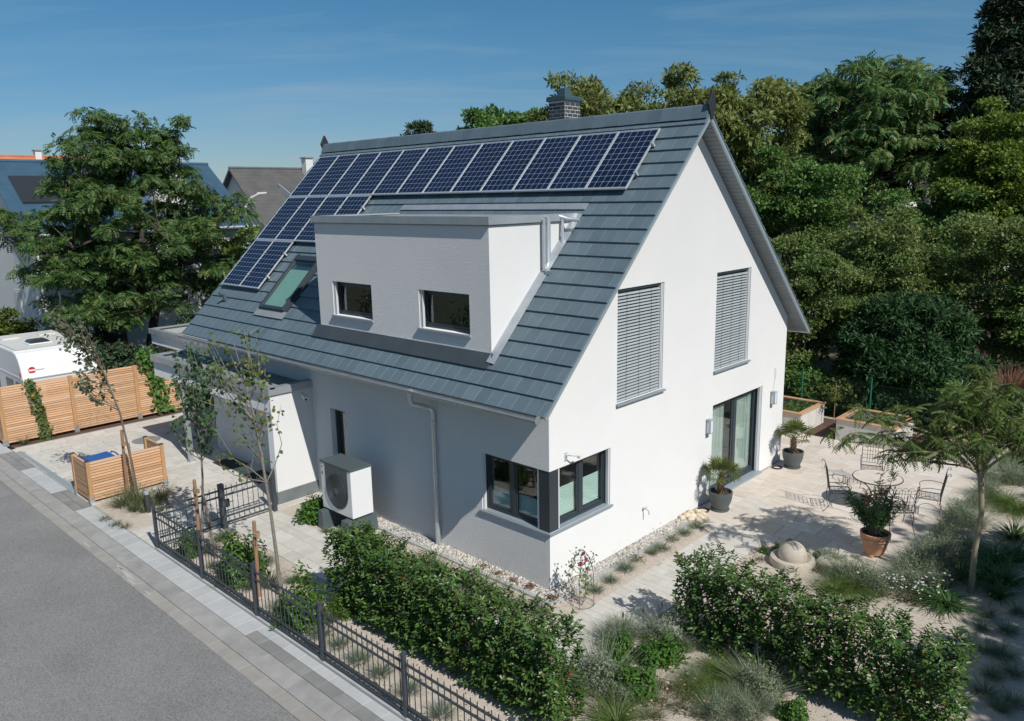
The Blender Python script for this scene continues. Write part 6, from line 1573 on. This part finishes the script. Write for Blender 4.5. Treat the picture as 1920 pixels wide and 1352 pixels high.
make_tree('hazel_shrub', 'olive green shrub to the right of the dark yew', (2.2, 21.4, -.1), (2.2, 21.4, 3.7), (2.3, 2.3, 2.7), SPR, 'leaf_olive', .16, nclump=110, cr=.58, nleaf=90, flat=.65, seed=56, trunk_r=.12, category='shrub', group='shrubs beyond the boundary fence', bark='bark_dark')
make_tree('laurel_shrub', 'green shrub beside the reddish grass mound', (3.9, 20.2, -.1), (3.9, 20.2, 2.4), (1.5, 1.5, 1.9), SPR, 'leaf_green', .14, nclump=60, cr=.5, nleaf=80, flat=.65, seed=57, trunk_r=.08, category='shrub', group='shrubs beyond the boundary fence', bark='bark_dark')
def yew_clumps(rng):
    n = 300; d = sph(rng, n); d[:, 2] = np.abs(d[:, 2]); r = rng.uniform(.35, 1, n)**.5
    return np.array([.75, 16.7, .4]) + d*r[:, None]*np.array([2.15, 2.15, 3.75])*(1-.18*d[:, 2:3]**3)
make_tree('yew_tree', 'dense dark green yew behind the boundary fence', (.75, 16.7, -.1), (.75, 16.7, 1.6), (1.6, 1.6, 2), NDL, 'leaf_yew', .22, cr=.42, nleaf=40, flat=.9, seed=61, trunk_r=.14, limbs=6, clumps=yew_clumps, upb=.5, bark='bark_dark')
for k, (x, y, r, h, m_, lab) in enumerate([(-3.6, 15.2, .9, 1.5, 'leaf_green', 'low green shrub behind the mesh fence hidden by the house corner'), (-1.9, 15.2, .9, 1.3, 'leaf_green', 'low green shrub against the mesh fence near the house corner'), (-.5, 15.0, .7, 1.0, 'leaf_olive', 'low olive shrub against the mesh fence below the yew'),
        (2.7, 15.1, .8, 1.2, 'leaf_green', 'low green shrub behind the farthest planter'), (4.2, 15.3, .8, .95, 'leaf_green', 'leafy shrub behind the spiral stakes'), (5.8, 15.4, 1.0, 1.05, 'leaf_olive', 'leafy shrub at the far end of the mesh fence')]):
    make_tree('fence_shrub', lab, (x, y, -.1), (x, y, h*.5), (r, r*.8, h*.55), SPR, m_, .17, nclump=46, cr=.34, nleaf=26, flat=.7, seed=70+k, trunk_r=.05, limbs=4, category='shrub', group='shrubs along the mesh fence', bark='bark_dark')
make_tree('far_tree', 'green treetop showing over the roof left of the chimney', (-28.6, 26.7, -.1), (-28.6, 26.7, 9.6), (2.4, 2.4, 2.8), SPR, 'leaf_green', .36, nclump=80, cr=.62, nleaf=36, flat=.6, seed=81, trunk_r=.2, group='treetops beyond the roof')
make_tree('far_tree', 'smaller green treetop over the roof beside the chimney', (-25.4, 27.6, -.1), (-25.4, 27.6, 9.3), (2.2, 2.2, 2.6), SPR, 'leaf_green', .36, nclump=70, cr=.62, nleaf=36, flat=.6, seed=82, trunk_r=.2, group='treetops beyond the roof')
make_tree('far_tree', 'tip of a dark fir showing over the middle of the ridge', (-35.3, 27.4, -.1), (-35.3, 27.4, 9.6), (1.1, 1.1, 2.5), NDL, 'leaf_conifer', .5, nclump=44, cr=.5, nleaf=36, flat=.5, seed=83, trunk_r=.15, group='treetops beyond the roof')
make_tree('far_tree', 'young green tree at the blue-roofed house gable end', (-29.2, 10.3, -.1), (-29.2, 10.3, 4.0), (1.0, 1.0, 1.7), SPR, 'leaf_yellow', .26, nclump=40, cr=.45, nleaf=36, flat=.6, seed=84, trunk_r=.1, group='trees by the blue-roofed house')
for k, (x, y, r, h) in enumerate([(-28.2, -1.2, 1.3, 2.3), (-26.2, .4, 1.3, 2.0), (-29.8, -2.4, 1.5, 2.4)]):
    make_tree('bamboo_clump', 'yellow-green bamboo hedge clump behind the caravan', (x, y, -.1), (x, y, h*.5), (r, r*.8, h*.52), SPRN, 'leaf_bamboo', .27, nclump=60, cr=.42, nleaf=30, flat=.9, seed=90+k, trunk_r=.05, limbs=4, category='shrub', group='bamboo behind the caravan')
for k, (x, y, r, h, lab) in enumerate([(-22.6, .9, 1.2, 1.5, 'shrub with shade-darkened leaf colour between the caravan and the locust trunk'), (-21.4, 2.4, 1.2, 1.5, 'shrub with shade-darkened leaf colour under the locust tree behind the carport'), (-23.9, 5.6, 1.5, 2.2, 'shrub with shade-darkened leaf colour to the right of the locust trunk')]):
    make_tree('shade_toned_shrub', lab, (x, y, -.1), (x, y, h*.5), (r, r, h*.55), SPR, 'leaf_conifer', .2, nclump=44, cr=.42, nleaf=40, flat=.7, seed=95+k, trunk_r=.05, limbs=4, category='shrub', group='shrubs under the locust tree')  # dark conifer leaf colour stands in for the locust tree's shade
make_tree('shade_tree', 'leafy garden tree standing beside the gravel bed, outside the view', (16.0, 3.0, -.1), (16.0, 3.0, 6.6), (3.3, 4.2, 2.6), SPR, 'leaf_green', .44, nclump=170, cr=.8, nleaf=30, flat=.6, seed=99, trunk_r=.25)
make_tree('shade_tree', 'second leafy garden tree beyond the gravel bed, outside the view', (16.4, 9.6, -.1), (16.4, 9.6, 6.4), (3.2, 3.8, 2.8), SPR, 'leaf_green', .44, nclump=110, cr=.8, nleaf=28, flat=.6, seed=98, trunk_r=.22)
# reddish grass mound beyond the fence
rg = np.random.default_rng(77); n = 2600; a = rg.uniform(0, 6.283, n); rr = rg.uniform(0, 1, n)**.5
P = np.stack([1.1*rr*np.cos(a), 1.1*rr*np.sin(a), np.full(n, .0)], -1)
V, F = scatter(*t_blade(3, .012, .5), P*.35, frames(np.stack([np.cos(a)*rr*.7, np.sin(a)*rr*.7, np.ones(n)], -1), rg, np.stack([np.cos(a), np.sin(a), np.zeros(n)], -1)), rg.uniform(1.5, 2.5, n))
tag(link_mesh('red_grass', fast_mesh('red_grass', V, F, 'blade_red'), None, (3.35, 18.3, -.1)), 'reddish brown ornamental grass mound beyond the boundary fence', 'grass')

# ------------------------------------------------------------------ hedges
def hedge(label, x0, x1, y0, y1, h, nl, seed, skew=0.0):
    rg = np.random.default_rng(seed); cx, cy = (x0+x1)/2, (y0+y1)/2
    t = thing('photinia_hedge', (cx, cy, 0), label, 'hedge', 'clipped hedges of the front garden')
    nc = int((x1-x0)*24)
    # shoots: the leaves sit along upright twigs
    S = int(nl/9); bx = rg.uniform(x0, x1, S); by = cy+(rg.beta(.7, .7, S)-.5)*(y1-y0); tz = h*(rg.uniform(.03, 1.0, S)**.95)+rg.normal(size=S)*.015
    wob = .025*np.sin(bx*5.1+seed)+.02*np.sin(bx*11.3); tz = tz*(1+wob)
    idx = np.repeat(np.arange(S), 9); k = np.tile(np.arange(9), S)/8.0
    lean = np.stack([rg.normal(size=S)*.32, rg.normal(size=S)*.25+(by-cy)*1.1, np.ones(S)], -1); lean = unit(lean)
    P = np.stack([bx, by+skew*(bx-cx), tz], -1)[idx] + lean[idx]*(k[:, None]*.14-.07)
    ang = k*22+rg.uniform(0, 6.28, S)[idx]; side = np.stack([np.cos(ang), np.sin(ang), np.zeros(len(ang))], -1)
    D = unit(side*1.0 + lean[idx]*(.35+.5*k[:, None]))
    N_ = unit(lean[idx]*1.0 - side*.4 + rg.normal(size=P.shape)*.25)
    V, F = scatter(*t_leaf(.46, .07, .12), P-np.array([cx, cy, 0]), frames(N_, rg, D), rg.uniform(.058, .108, len(P)))
    link_mesh('foliage', fast_mesh('foliage', V, F, 'leaf_photinia'), t)
    m = rg.choice(S, max(6, S//110), replace=False); n = 5
    P = np.stack([bx, by+skew*(bx-cx), tz], -1)[np.repeat(m, n)]+rg.normal(size=(len(m)*n, 3))*.02
    V, F = scatter(*t_leaf(.42, .07, .1), P-np.array([cx, cy, 0]), frames(rg.normal(size=P.shape)*.6+np.array([0, 0, .7]), rg), rg.uniform(.05, .08, len(P)))
    tag(link_mesh('red_shoots', fast_mesh('red_shoots', V, F, 'leaf_red'), t), kind='stuff')
    for i in range(int((x1-x0)/.42)):
        x = x0+.22+i*.42; b = B()
        yy = cy+skew*(x-cx)
        for q in range(4):
            a = rg.uniform(0, 6.28); L = h*rg.uniform(.7, .95); e = np.array([x+math.cos(a)*.16, yy+math.sin(a)*.14, L])
            b.tube(limb_pts((x, yy, -.02), e, rg, .0, 4), [.016, .012, .010, .008, .005], 5, cap=False)
        b.build('stem', 'bark_light', t)
    return t
hedge('long clipped photinia hedge between the street fence and the house', -2.52, 2.64, -3.02, -2.36, 1.44, 25500, 5)
hedge('clipped photinia hedge between the garden path and the gravel bed', 2.46, 6.56, .02, .70, 1.42, 18500, 6, -.05)

# ------------------------------------------------------------------ young staked trees
def young(label, x, y, zf, top, spread, mat_leaf, seed, nb, leaves, lsize, lean=(0, 0), r=.028, bark='bark_grey', wind=(0.0, 0.0), group='young staked trees along the front'):
    rg = np.random.default_rng(seed); t = thing('young_tree', (x, y, 0), label, 'tree', group)
    b = B(); fx_, fy_ = x+lean[0], y+lean[1]
    trunk = [np.array([x, y, -.05]), np.array([x+lean[0]*.3+.02, y+lean[1]*.3, zf*.4]), np.array([fx_, fy_, zf]), np.array([fx_+lean[0]*.4+wind[0]*.3, fy_+lean[1]*.4+wind[1]*.3, (zf+top)/2]), np.array([fx_+lean[0]*.6+wind[0], fy_+lean[1]*.6+wind[1], top*.97])]
    b.tube(trunk, [r*1.15, r, r*.8, r*.5, .006], 8)
    LP = []; LD = []
    for k in range(nb):
        tt = rg.uniform(0, .75); i = 2 if tt < .45 else 3; f = tt/.45 if tt < .45 else (tt-.45)/.55
        p0 = trunk[i]*(1-f)+trunk[i+1]*f
        a = k*2.4+rg.uniform(-.5, .5); out = spread*rg.uniform(.5, 1)*(1-.45*tt); zt = p0[2]+rg.uniform(.3, .9)*(top-zf)*.62
        p2 = np.array([p0[0]+math.cos(a)*out+wind[0]*.8, p0[1]+math.sin(a)*out+wind[1]*.8, min(zt, top)])
        p1 = (p0+p2)/2+np.array([math.cos(a)*out*.22, math.sin(a)*out*.22, -.05])
        pts = [p0, p0*.5+p1*.5+rg.normal(size=3)*.015, p1, p1*.45+p2*.55+rg.normal(size=3)*.03, p2]
        b.tube(pts, [r*.36, r*.3, r*.24, r*.16, .003], 5, cap=False)
        for q in range(rg.integers(1, 4)):
            s0 = pts[rg.integers(1, 4)]; s1 = s0+np.array([rg.normal()*.16+wind[0]*.3, rg.normal()*.16+wind[1]*.3, rg.uniform(.05, .35)]); b.tube([s0, (s0+s1)/2+rg.normal(size=3)*.02, s1], [.006, .005, .002], 4, cap=False)
            for z in range(int(leaves*.35)): f2 = rg.uniform(.2, 1.05); LP.append(s0*(1-f2)+s1*f2+rg.normal(size=3)*.03)
        for q in range(leaves):
            f2 = rg.uniform(.25, 1.02)*4; i2 = min(3, int(f2)); ff = f2-i2; LP.append(pts[i2]*(1-ff)+pts[i2+1]*ff+rg.normal(size=3)*.035)
    b.build('trunk', bark, t, smooth=True); LP = np.array(LP)
    nrm = rg.normal(size=LP.shape)*.7+np.array([.35, -.2, .6]); tv, tf_ = t_leaf(.85, .04, .12)
    V, F = scatter(tv, tf_, LP-np.array([x, y, 0]), frames(nrm, rg, rg.normal(size=LP.shape)+np.array([0, 0, -.9])), lsize*rg.uniform(.65, 1.25, len(LP)))
    link_mesh('crown', fast_mesh('crown', V, F, mat_leaf), t)
    return t
def stake(x, y, h, lx, ly, label, zr):
    o = B().tube([(x, y, -.05), (x+lx*.5, y+ly*.5, h*.5), (x+lx, y+ly, h)], [.038, .036, .034], 10)
    o.lathe([(.036, 0), (.02, .015), (0, .016)], (x+lx, y+ly, h), 10)
    o = tag(o.build('tree_stake', 'stake', None, loc=(x, y, 0), smooth=True), label, 'stake', 'tree stakes along the front')
    b = B()
    for k in range(4): b.tube([(x+lx*.92+.05+.085*math.cos(6.2832*q/14), y+ly*.92+.045*math.sin(6.2832*q/14), zr+.018*k+.01*math.sin(q)) for q in range(15)], .010, 5, cap=False)
    b.tube([(x+lx+.12, y, zr), (x+lx+.13, y-.02, zr-.12)], .007, 4); b.build('rope_tie', 'rope', o, loc=(x, y, zr))
    return o
young('young tree with sparse twiggy grey-green crown leaning over the bin screen', -10.42, -3.12, 2.15, 4.45, .42, 'leaf_grey_young', 101, 24, 15, .095, lean=(-.05, -.16), wind=(-.42, -.55), bark='bark')
young('young tree with dense dark round leaves nearest the gate corner', -6.30, -3.48, 1.55, 4.25, .60, 'leaf_young_dark', 102, 24, 19, .09, lean=(.02, .15))
young('young tree with sparse light green leaves in front of the canopy wall', -3.62, -3.30, 1.75, 4.75, .85, 'leaf_young', 103, 22, 12, .085, lean=(-.12, .0), wind=(-.2, -.25), r=.034)
stake(-10.62, -3.28, 1.70, .05, .02, 'brown wooden stake tied to the young tree by the bin screen', 1.35)
stake(-6.12, -3.60, 1.62, .0, .03, 'brown wooden stake tied to the dark leaved young tree', 1.38)
stake(-3.80, -3.62, 1.42, .0, .03, 'brown wooden stake with rope tie at the light leaved young tree', 1.18)
for x, y, lx, ly, h, lab in ((-10.15, -3.25, -.25, .05, 1.4, 'second thin stake leaning behind the tree at the bin screen'), (-5.86, -3.42, -.30, .0, 1.45, 'second thin stake leaning behind the dark leaved young tree')):
    tag(B().tube([(x, y, -.05), (x+lx, y+ly, h)], .026, 8).build('thin_stake', 'bark', None, loc=(x, y, 0)), lab, 'stake', 'thin leaning stakes')
# ------------------------------------------------------------------ silk tree on the right
def silk_tree(x, y):
    rg = np.random.default_rng(7); t = thing('silk_tree', (x, y, 0), 'silk tree with arching feathery leaves and pink tufts beside the terrace', 'tree'); b = B()
    zf = 2.2; trunk = [np.array([x, y, -.05]), np.array([x-.01, y, .8]), np.array([x+.03, y-.01, 1.5]), np.array([x-.05, y, zf])]
    b.tube(trunk, [.052, .046, .043, .05], 12); b.lathe([(.042, -.1), (.062, -.03), (.062, .03), (.042, .1)], tuple(trunk[3]), 12)
    rt = np.array([.724, .689, 0]); fw_ = np.array([-.689, .724, 0])
    fr = []; tv, tf_ = t_frond(8, .34, .36, .5, .7)
    ends = []
    spec = [(-1.75, .45, .3), (-1.35, .62, -.5), (-1.0, .8, .5), (-.75, 1.0, -.3), (-.35, 1.15, .4), (-.1, 1.45, -.2), (.25, 1.25, .5), (.45, 1.0, -.5), (.75, .75, .2), (.95, .6, -.3), (-1.2, .15, .1), (-.5, 1.5, 0), (.15, 1.6, .2), (-.85, .35, .6), (.6, 1.35, .1), (-1.5, 1.0, .2), (-.1, .9, .8), (-.6, .7, -.7), (.3, .65, -.7)]
    for r, u, d in spec:
        r *= 1.28 if r < 0 else 1.1; d *= 1.15
        p0 = trunk[3]+np.array([0, 0, rg.uniform(-.05, .08)]); p2 = p0+rt*r+fw_*d+np.array([0, 0, u]); p1 = p0+(rt*r+fw_*d)*.45+np.array([0, 0, u*.72+.02])
        pts = [p0, p0*.5+p1*.5+np.array([0, 0, .03]), p1, p1*.5+p2*.5+np.array([0, 0, .05]), p2]
        b.tube(pts, [.026, .021, .017, .012, .007], 6, cap=False); ends.append(p2)
        for k in range(8):
            f = rg.uniform(.35, 1.05)*4; i = min(3, int(f)); ff = f-i; q0 = pts[i]*(1-ff)+pts[i+1]*ff; a = rg.uniform(0, 6.283); L = rg.uniform(.18, .42)
            q1 = q0+np.array([math.cos(a)*L, math.sin(a)*L, rg.uniform(-.02, .28)]); b.tube([q0, (q0+q1)/2+np.array([0, 0, .03]), q1], [.006, .005, .003], 4, cap=False)
            for z in range(6):
                a2 = z*1.05+rg.uniform(-.3, .3); dr = unit(np.array([math.cos(a2), math.sin(a2), rg.uniform(-.1, .55)])); nz = unit(np.array([0, 0, 1.0])+rg.normal(size=3)*.3)
                fr.append((q0*.25+q1*.75+rg.normal(size=3)*.03, dr, nz, rg.uniform(.17, .30)))
    b.build('trunk', 'bark_light', t, smooth=True)
    P = np.array([q[0] for q in fr]); D = np.array([q[1] for q in fr]); N_ = np.array([q[2] for q in fr]); S = np.array([q[3] for q in fr])
    V, F = scatter(tv, tf_, P-np.array([x, y, 0]), frames(N_, rg, D), S); link_mesh('crown', fast_mesh('crown', V, F, 'leaf_albizia'), t)
    fl = []; bl_ = t_blade(1, .05, .1)
    for k in range(16):
        c = ends[rg.integers(len(ends))]+rg.normal(size=3)*np.array([.28, .28, .12])-np.array([0, 0, .05]); d = sph(rg, 40); d[:, 2] = np.abs(d[:, 2])
        fl.append(scatter(*bl_, np.repeat((c-np.array([x, y, 0]))[None], 40, 0), frames(d, rg), rg.uniform(.025, .042, 40)))
    V, F = cat(fl); tag(link_mesh('flower_tufts', fast_mesh('flower_tufts', V, F, 'petal_silk'), t), kind='stuff')
silk_tree(5.59, 4.83)
# small standard tree by the planters, climbers on the timber fence
def vine(label, pts, n, sp, size, m_, seed, name='climber'):
    rg = np.random.default_rng(seed); base = pts[0]; t = thing(name, base, label, 'climber'); b = B().tube(pts, .012, 6); b.build('stem', 'bark', t)
    pts = np.array(pts, float); f = rg.uniform(0, len(pts)-1.001, n); i = f.astype(int); ff = (f-i)[:, None]; P = pts[i]*(1-ff)+pts[i+1]*ff+rg.normal(size=(n, 3))*np.array(sp)
    P[:, 2] = np.maximum(P[:, 2], .03); P[:, 0] = np.maximum(P[:, 0], -17.63) if base[0] < -17 else P[:, 0]
    V, F = scatter(*t_leaf(.75, .06, .12), P-np.array(base), frames(rg.normal(size=P.shape)*.5+np.array([.8, -.2, .5]), rg), size*rg.uniform(.6, 1.3, n)); link_mesh('leaves', fast_mesh('leaves', V, F, m_), t)
vine('slender climber growing up the first panel of the timber fence', [(-17.5, -3.0, 0), (-17.56, -3.05, .5), (-17.58, -3.12, 1.0), (-17.58, -3.2, 1.5), (-17.58, -3.26, 1.85)], 520, (.03, .07, .06), .10, 'leaf_young', 201)
vine('bright green climber on the timber fence end beside the canopy', [(-17.5, .62, 0), (-17.55, .52, .7), (-17.56, .40, 1.3), (-17.5, .22, 1.9), (-17.45, .10, 2.2)], 300, (.05, .15, .10), .15, 'leaf_herb', 202)
t = thing('standard_fruit_tree', (-.12, 13.2, 0), 'tiny staked standard tree between the first two planters', 'tree')
B().tube([(-.12, 13.2, 0), (-.12, 13.2, 1.35)], .014, 8).build('trunk', 'stake', t)
rg = np.random.default_rng(4); P = np.array([-.12, 13.2, .98])+rg.normal(size=(120, 3))*np.array([.14, .14, .10]); V, F = scatter(*t_leaf(.6), P-np.array([-.12, 13.2, 0]), frames(rg.normal(size=P.shape)+np.array([0, 0, .8]), rg), rg.uniform(.05, .09, 120)); link_mesh('crown', fast_mesh('crown', V, F, 'leaf_bamboo'), t)

# ------------------------------------------------------------------ small garden plants
def tuft(n, w, bend, spread, base, seed, m_, name, hv=(.6, 1.1), lean=.8, segs=3):
    rg = np.random.default_rng(seed); a = rg.uniform(0, 6.283, n); rr = rg.uniform(0, 1, n)**.6
    P = np.stack([base*rr*np.cos(a), base*rr*np.sin(a), np.zeros(n)], -1); out = np.stack([np.cos(a), np.sin(a), np.zeros(n)], -1)
    N_ = out*(rr*lean)[:, None]+np.array([0, 0, 1.0])+rg.normal(size=(n, 3))*.12
    return scatter(*t_blade(segs, w, bend), P, frames(N_, rg, out), rg.uniform(*hv, n))
def dome(n, r, h, leafl, seed, w=.5, low=0.0):
    rg = np.random.default_rng(seed); d = sph(rg, n); d[:, 2] = np.abs(d[:, 2]); rad = rg.uniform(.25, 1, n)**.5
    P = d*rad[:, None]*np.array([r, r, h]); lump = 1+.18*np.sin(d[:, 0]*5+seed)+.15*np.sin(d[:, 1]*6+seed*2); P *= lump[:, None]; P[:, 2] += low
    return scatter(*t_leaf(w, .08, .12), P, frames(d*.6+np.array([0, 0, .6])+rg.normal(size=d.shape)*.5, rg), leafl*rg.uniform(.6, 1.3, n))
VAR = {}
def variants(kind):
    out = []
    for v in range(3):
        s = 300+v*17
        if kind == 'L':
            V, F = tuft(260, .030, .30, 1, .30, s, None, '', (.35, 1.0), 1.5); m_ = 'leaf_lavender'
        elif kind == 'S':
            V, F = tuft(420, .018, .25, 1, .42, s, None, '', (.5, 1.1), .8); V2, F2 = dome(1300, .52, .85, .075, s+1, .32); V, F = cat([(V, F), (V2, F2)]); m_ = 'leaf_santolina'
        elif kind == 'H': V, F = dome(900, .52, .85, .14, s, .5); m_ = 'leaf_herb'
        elif kind == 'C': V, F = dome(1700, .46, .95, .10, s, .45); m_ = 'leaf_choisya'
        elif kind == 'G': V, F = tuft(520, .012, 1.1, 1, .10, s, None, '', (.7, 1.25), 1.1, 4); m_ = 'blade_feather'
        elif kind == 'R': V, F = tuft(150, .022, .5, 1, .22, s, None, '', (.5, 1.15), .6); m_ = 'blade_reed'
        elif kind == 'D':
            V, F = tuft(75, .018, .5, 1, .22, s, None, '', (.4, 1.05), 1.0); V2, F2 = dome(60, .45, .35, .16, s+1, .25); V, F = cat([(V, F), (V2, F2)]); m_ = 'blade_daisy'
        elif kind == 'U': V, F = dome(170, 1.1, .75, .35, s, .55); m_ = 'succulent'
        elif kind == 'K': V, F = tuft(130, .06, .7, 1, .18, s, None, '', (.6, 1.1), .9); m_ = 'blade_dark'
        out.append(fast_mesh('plant', V, F, m_))
    return out
KN = {'L': ('lavender', 'small grey-green lavender tuft', 'lavender'), 'S': ('santolina', 'silvery grey-green bushy herb', 'herb plant'), 'H': ('herb_plant', 'fresh green leafy plant', 'plant'), 'C': ('choisya_shrub', 'round bright green shrub', 'shrub'),
      'G': ('feather_grass', 'fine arching feather grass', 'grass'), 'R': ('reed_grass', 'upright thin reed grass', 'grass'), 'D': ('coneflower', 'sparse wiry coneflower', 'flower'), 'U': ('houseleek', 'flat brown-red succulent', 'succulent'), 'K': ('lily_plant', 'dark strap-leaved plant', 'plant')}
BN = {'hedge end': 'at the end of the long hedge', 'oleander side': 'between the fountain and the terracotta oleander pot', 'terrace corner': 'at the terrace corner beside the silk tree trunk', 'fence': 'in the gravel bed along the street fence', 'gable': 'in the narrow gravel strip below the gable', 'wall': 'in the pebbles below the corner window', 'pump': 'beside the heat pump', 'behind hedge': 'between the long hedge and the house',
      'bin': 'in the gravel in front of the bin screen', 'timber': 'at the foot of the timber fence', 'street bed': 'in the gravel bed between the two hedges', 'fountain': 'around the ball fountain', 'terrace edge': 'along the terrace edge by the silk tree', 'shade': 'in the shaded gravel beyond the silk tree'}
rg = np.random.default_rng(1234); fdisc = {}
fm = {}
for nm, m_, sd in (('p', 'petal_silk', 1), ('w', 'petal_white', 2)):
    V, F = scatter(*t_quad(.5, .05), np.zeros((9, 3)), frames(np.tile([0, 0, 1.0], (9, 1)), np.random.default_rng(sd), np.array([[math.cos(k*.698), math.sin(k*.698), .1] for k in range(9)])), np.full(9, 1.0)); fm[nm] = (V, F, m_)
for i, (kind, bed, x, y, h) in enumerate(PLANTS):
    if kind not in VAR: VAR[kind] = variants(kind)
    nm, lab, ct = KN[kind]
    o = link_mesh(nm, VAR[kind][i % 3], None, (x, y, -.008), (0, 0, rg.uniform(0, 6.28)))
    sx = h*rg.uniform(.9, 1.15)*(1.0 if kind not in 'HC' else 1.0); o.scale = (sx, sx*rg.uniform(.9, 1.1), h*rg.uniform(.9, 1.1))
    sz = ('large ' if h > .8 else 'small ' if h < .52 else 'medium-sized ') if kind == 'C' else ''
    tag(o, sz+lab+' '+BN[bed], ct, lab+'s '+BN[bed])
    if kind == 'D' or (kind == 'K' and i % 3 == 0):
        white = bed in ('terrace edge',); V0, F0, m_ = fm['w' if white else 'p']; n = 26 if white else 3
        P = np.stack([rg.normal(size=n)*.42, rg.normal(size=n)*.42, rg.uniform(.7, 1.05, n)], -1)
        V, F = scatter(V0, F0, P, frames(np.array([0, 0, 1.0])+rg.normal(size=(n, 3))*.3, rg), np.full(n, .05 if white else .055))
        c = bpy.data.objects.new('flower_heads', fast_mesh('flower_heads', V, F, m_)); COL.objects.link(c); c.parent = o; tag(c, kind='stuff')
# fallen leaves on the gravel
rg = np.random.default_rng(55); n = 900
P = np.concatenate([np.stack([rg.uniform(2.0, 7.4, n), rg.uniform(-3.9, 4.3, n), np.full(n, .006)], -1), np.stack([rg.uniform(-7, 2.4, 350), rg.uniform(-3.9, -2.6, 350), np.full(350, .006)], -1)])
V, F = scatter(*t_leaf(.5, .12, -.1), P, frames(np.array([0, 0, 1.0])+rg.normal(size=P.shape)*.25, rg), rg.uniform(.02, .05, len(P)))
tag(link_mesh('leaf_litter', fast_mesh('leaf_litter', V, F, 'succulent'), None), kind='stuff')
# seed-head stalks by the boulder
for k, (x, y) in enumerate(((2.02, -.62), (2.18, -.30), (2.30, .05))):
    o = B().tube([(x, y, 0), (x+.01, y, .3), (x, y+.01, .52)], .004, 5).tube([(x, y+.01, .50), (x, y+.01, .56), (x, y+.01, .60)], [.012, .014, .004], 6).build('seed_stalk', 'wrought', None, loc=(x, y, 0))
    tag(o, 'thin dark seed head stalk at the path edge by the boulder', 'flower stalk', 'seed stalks by the boulder')
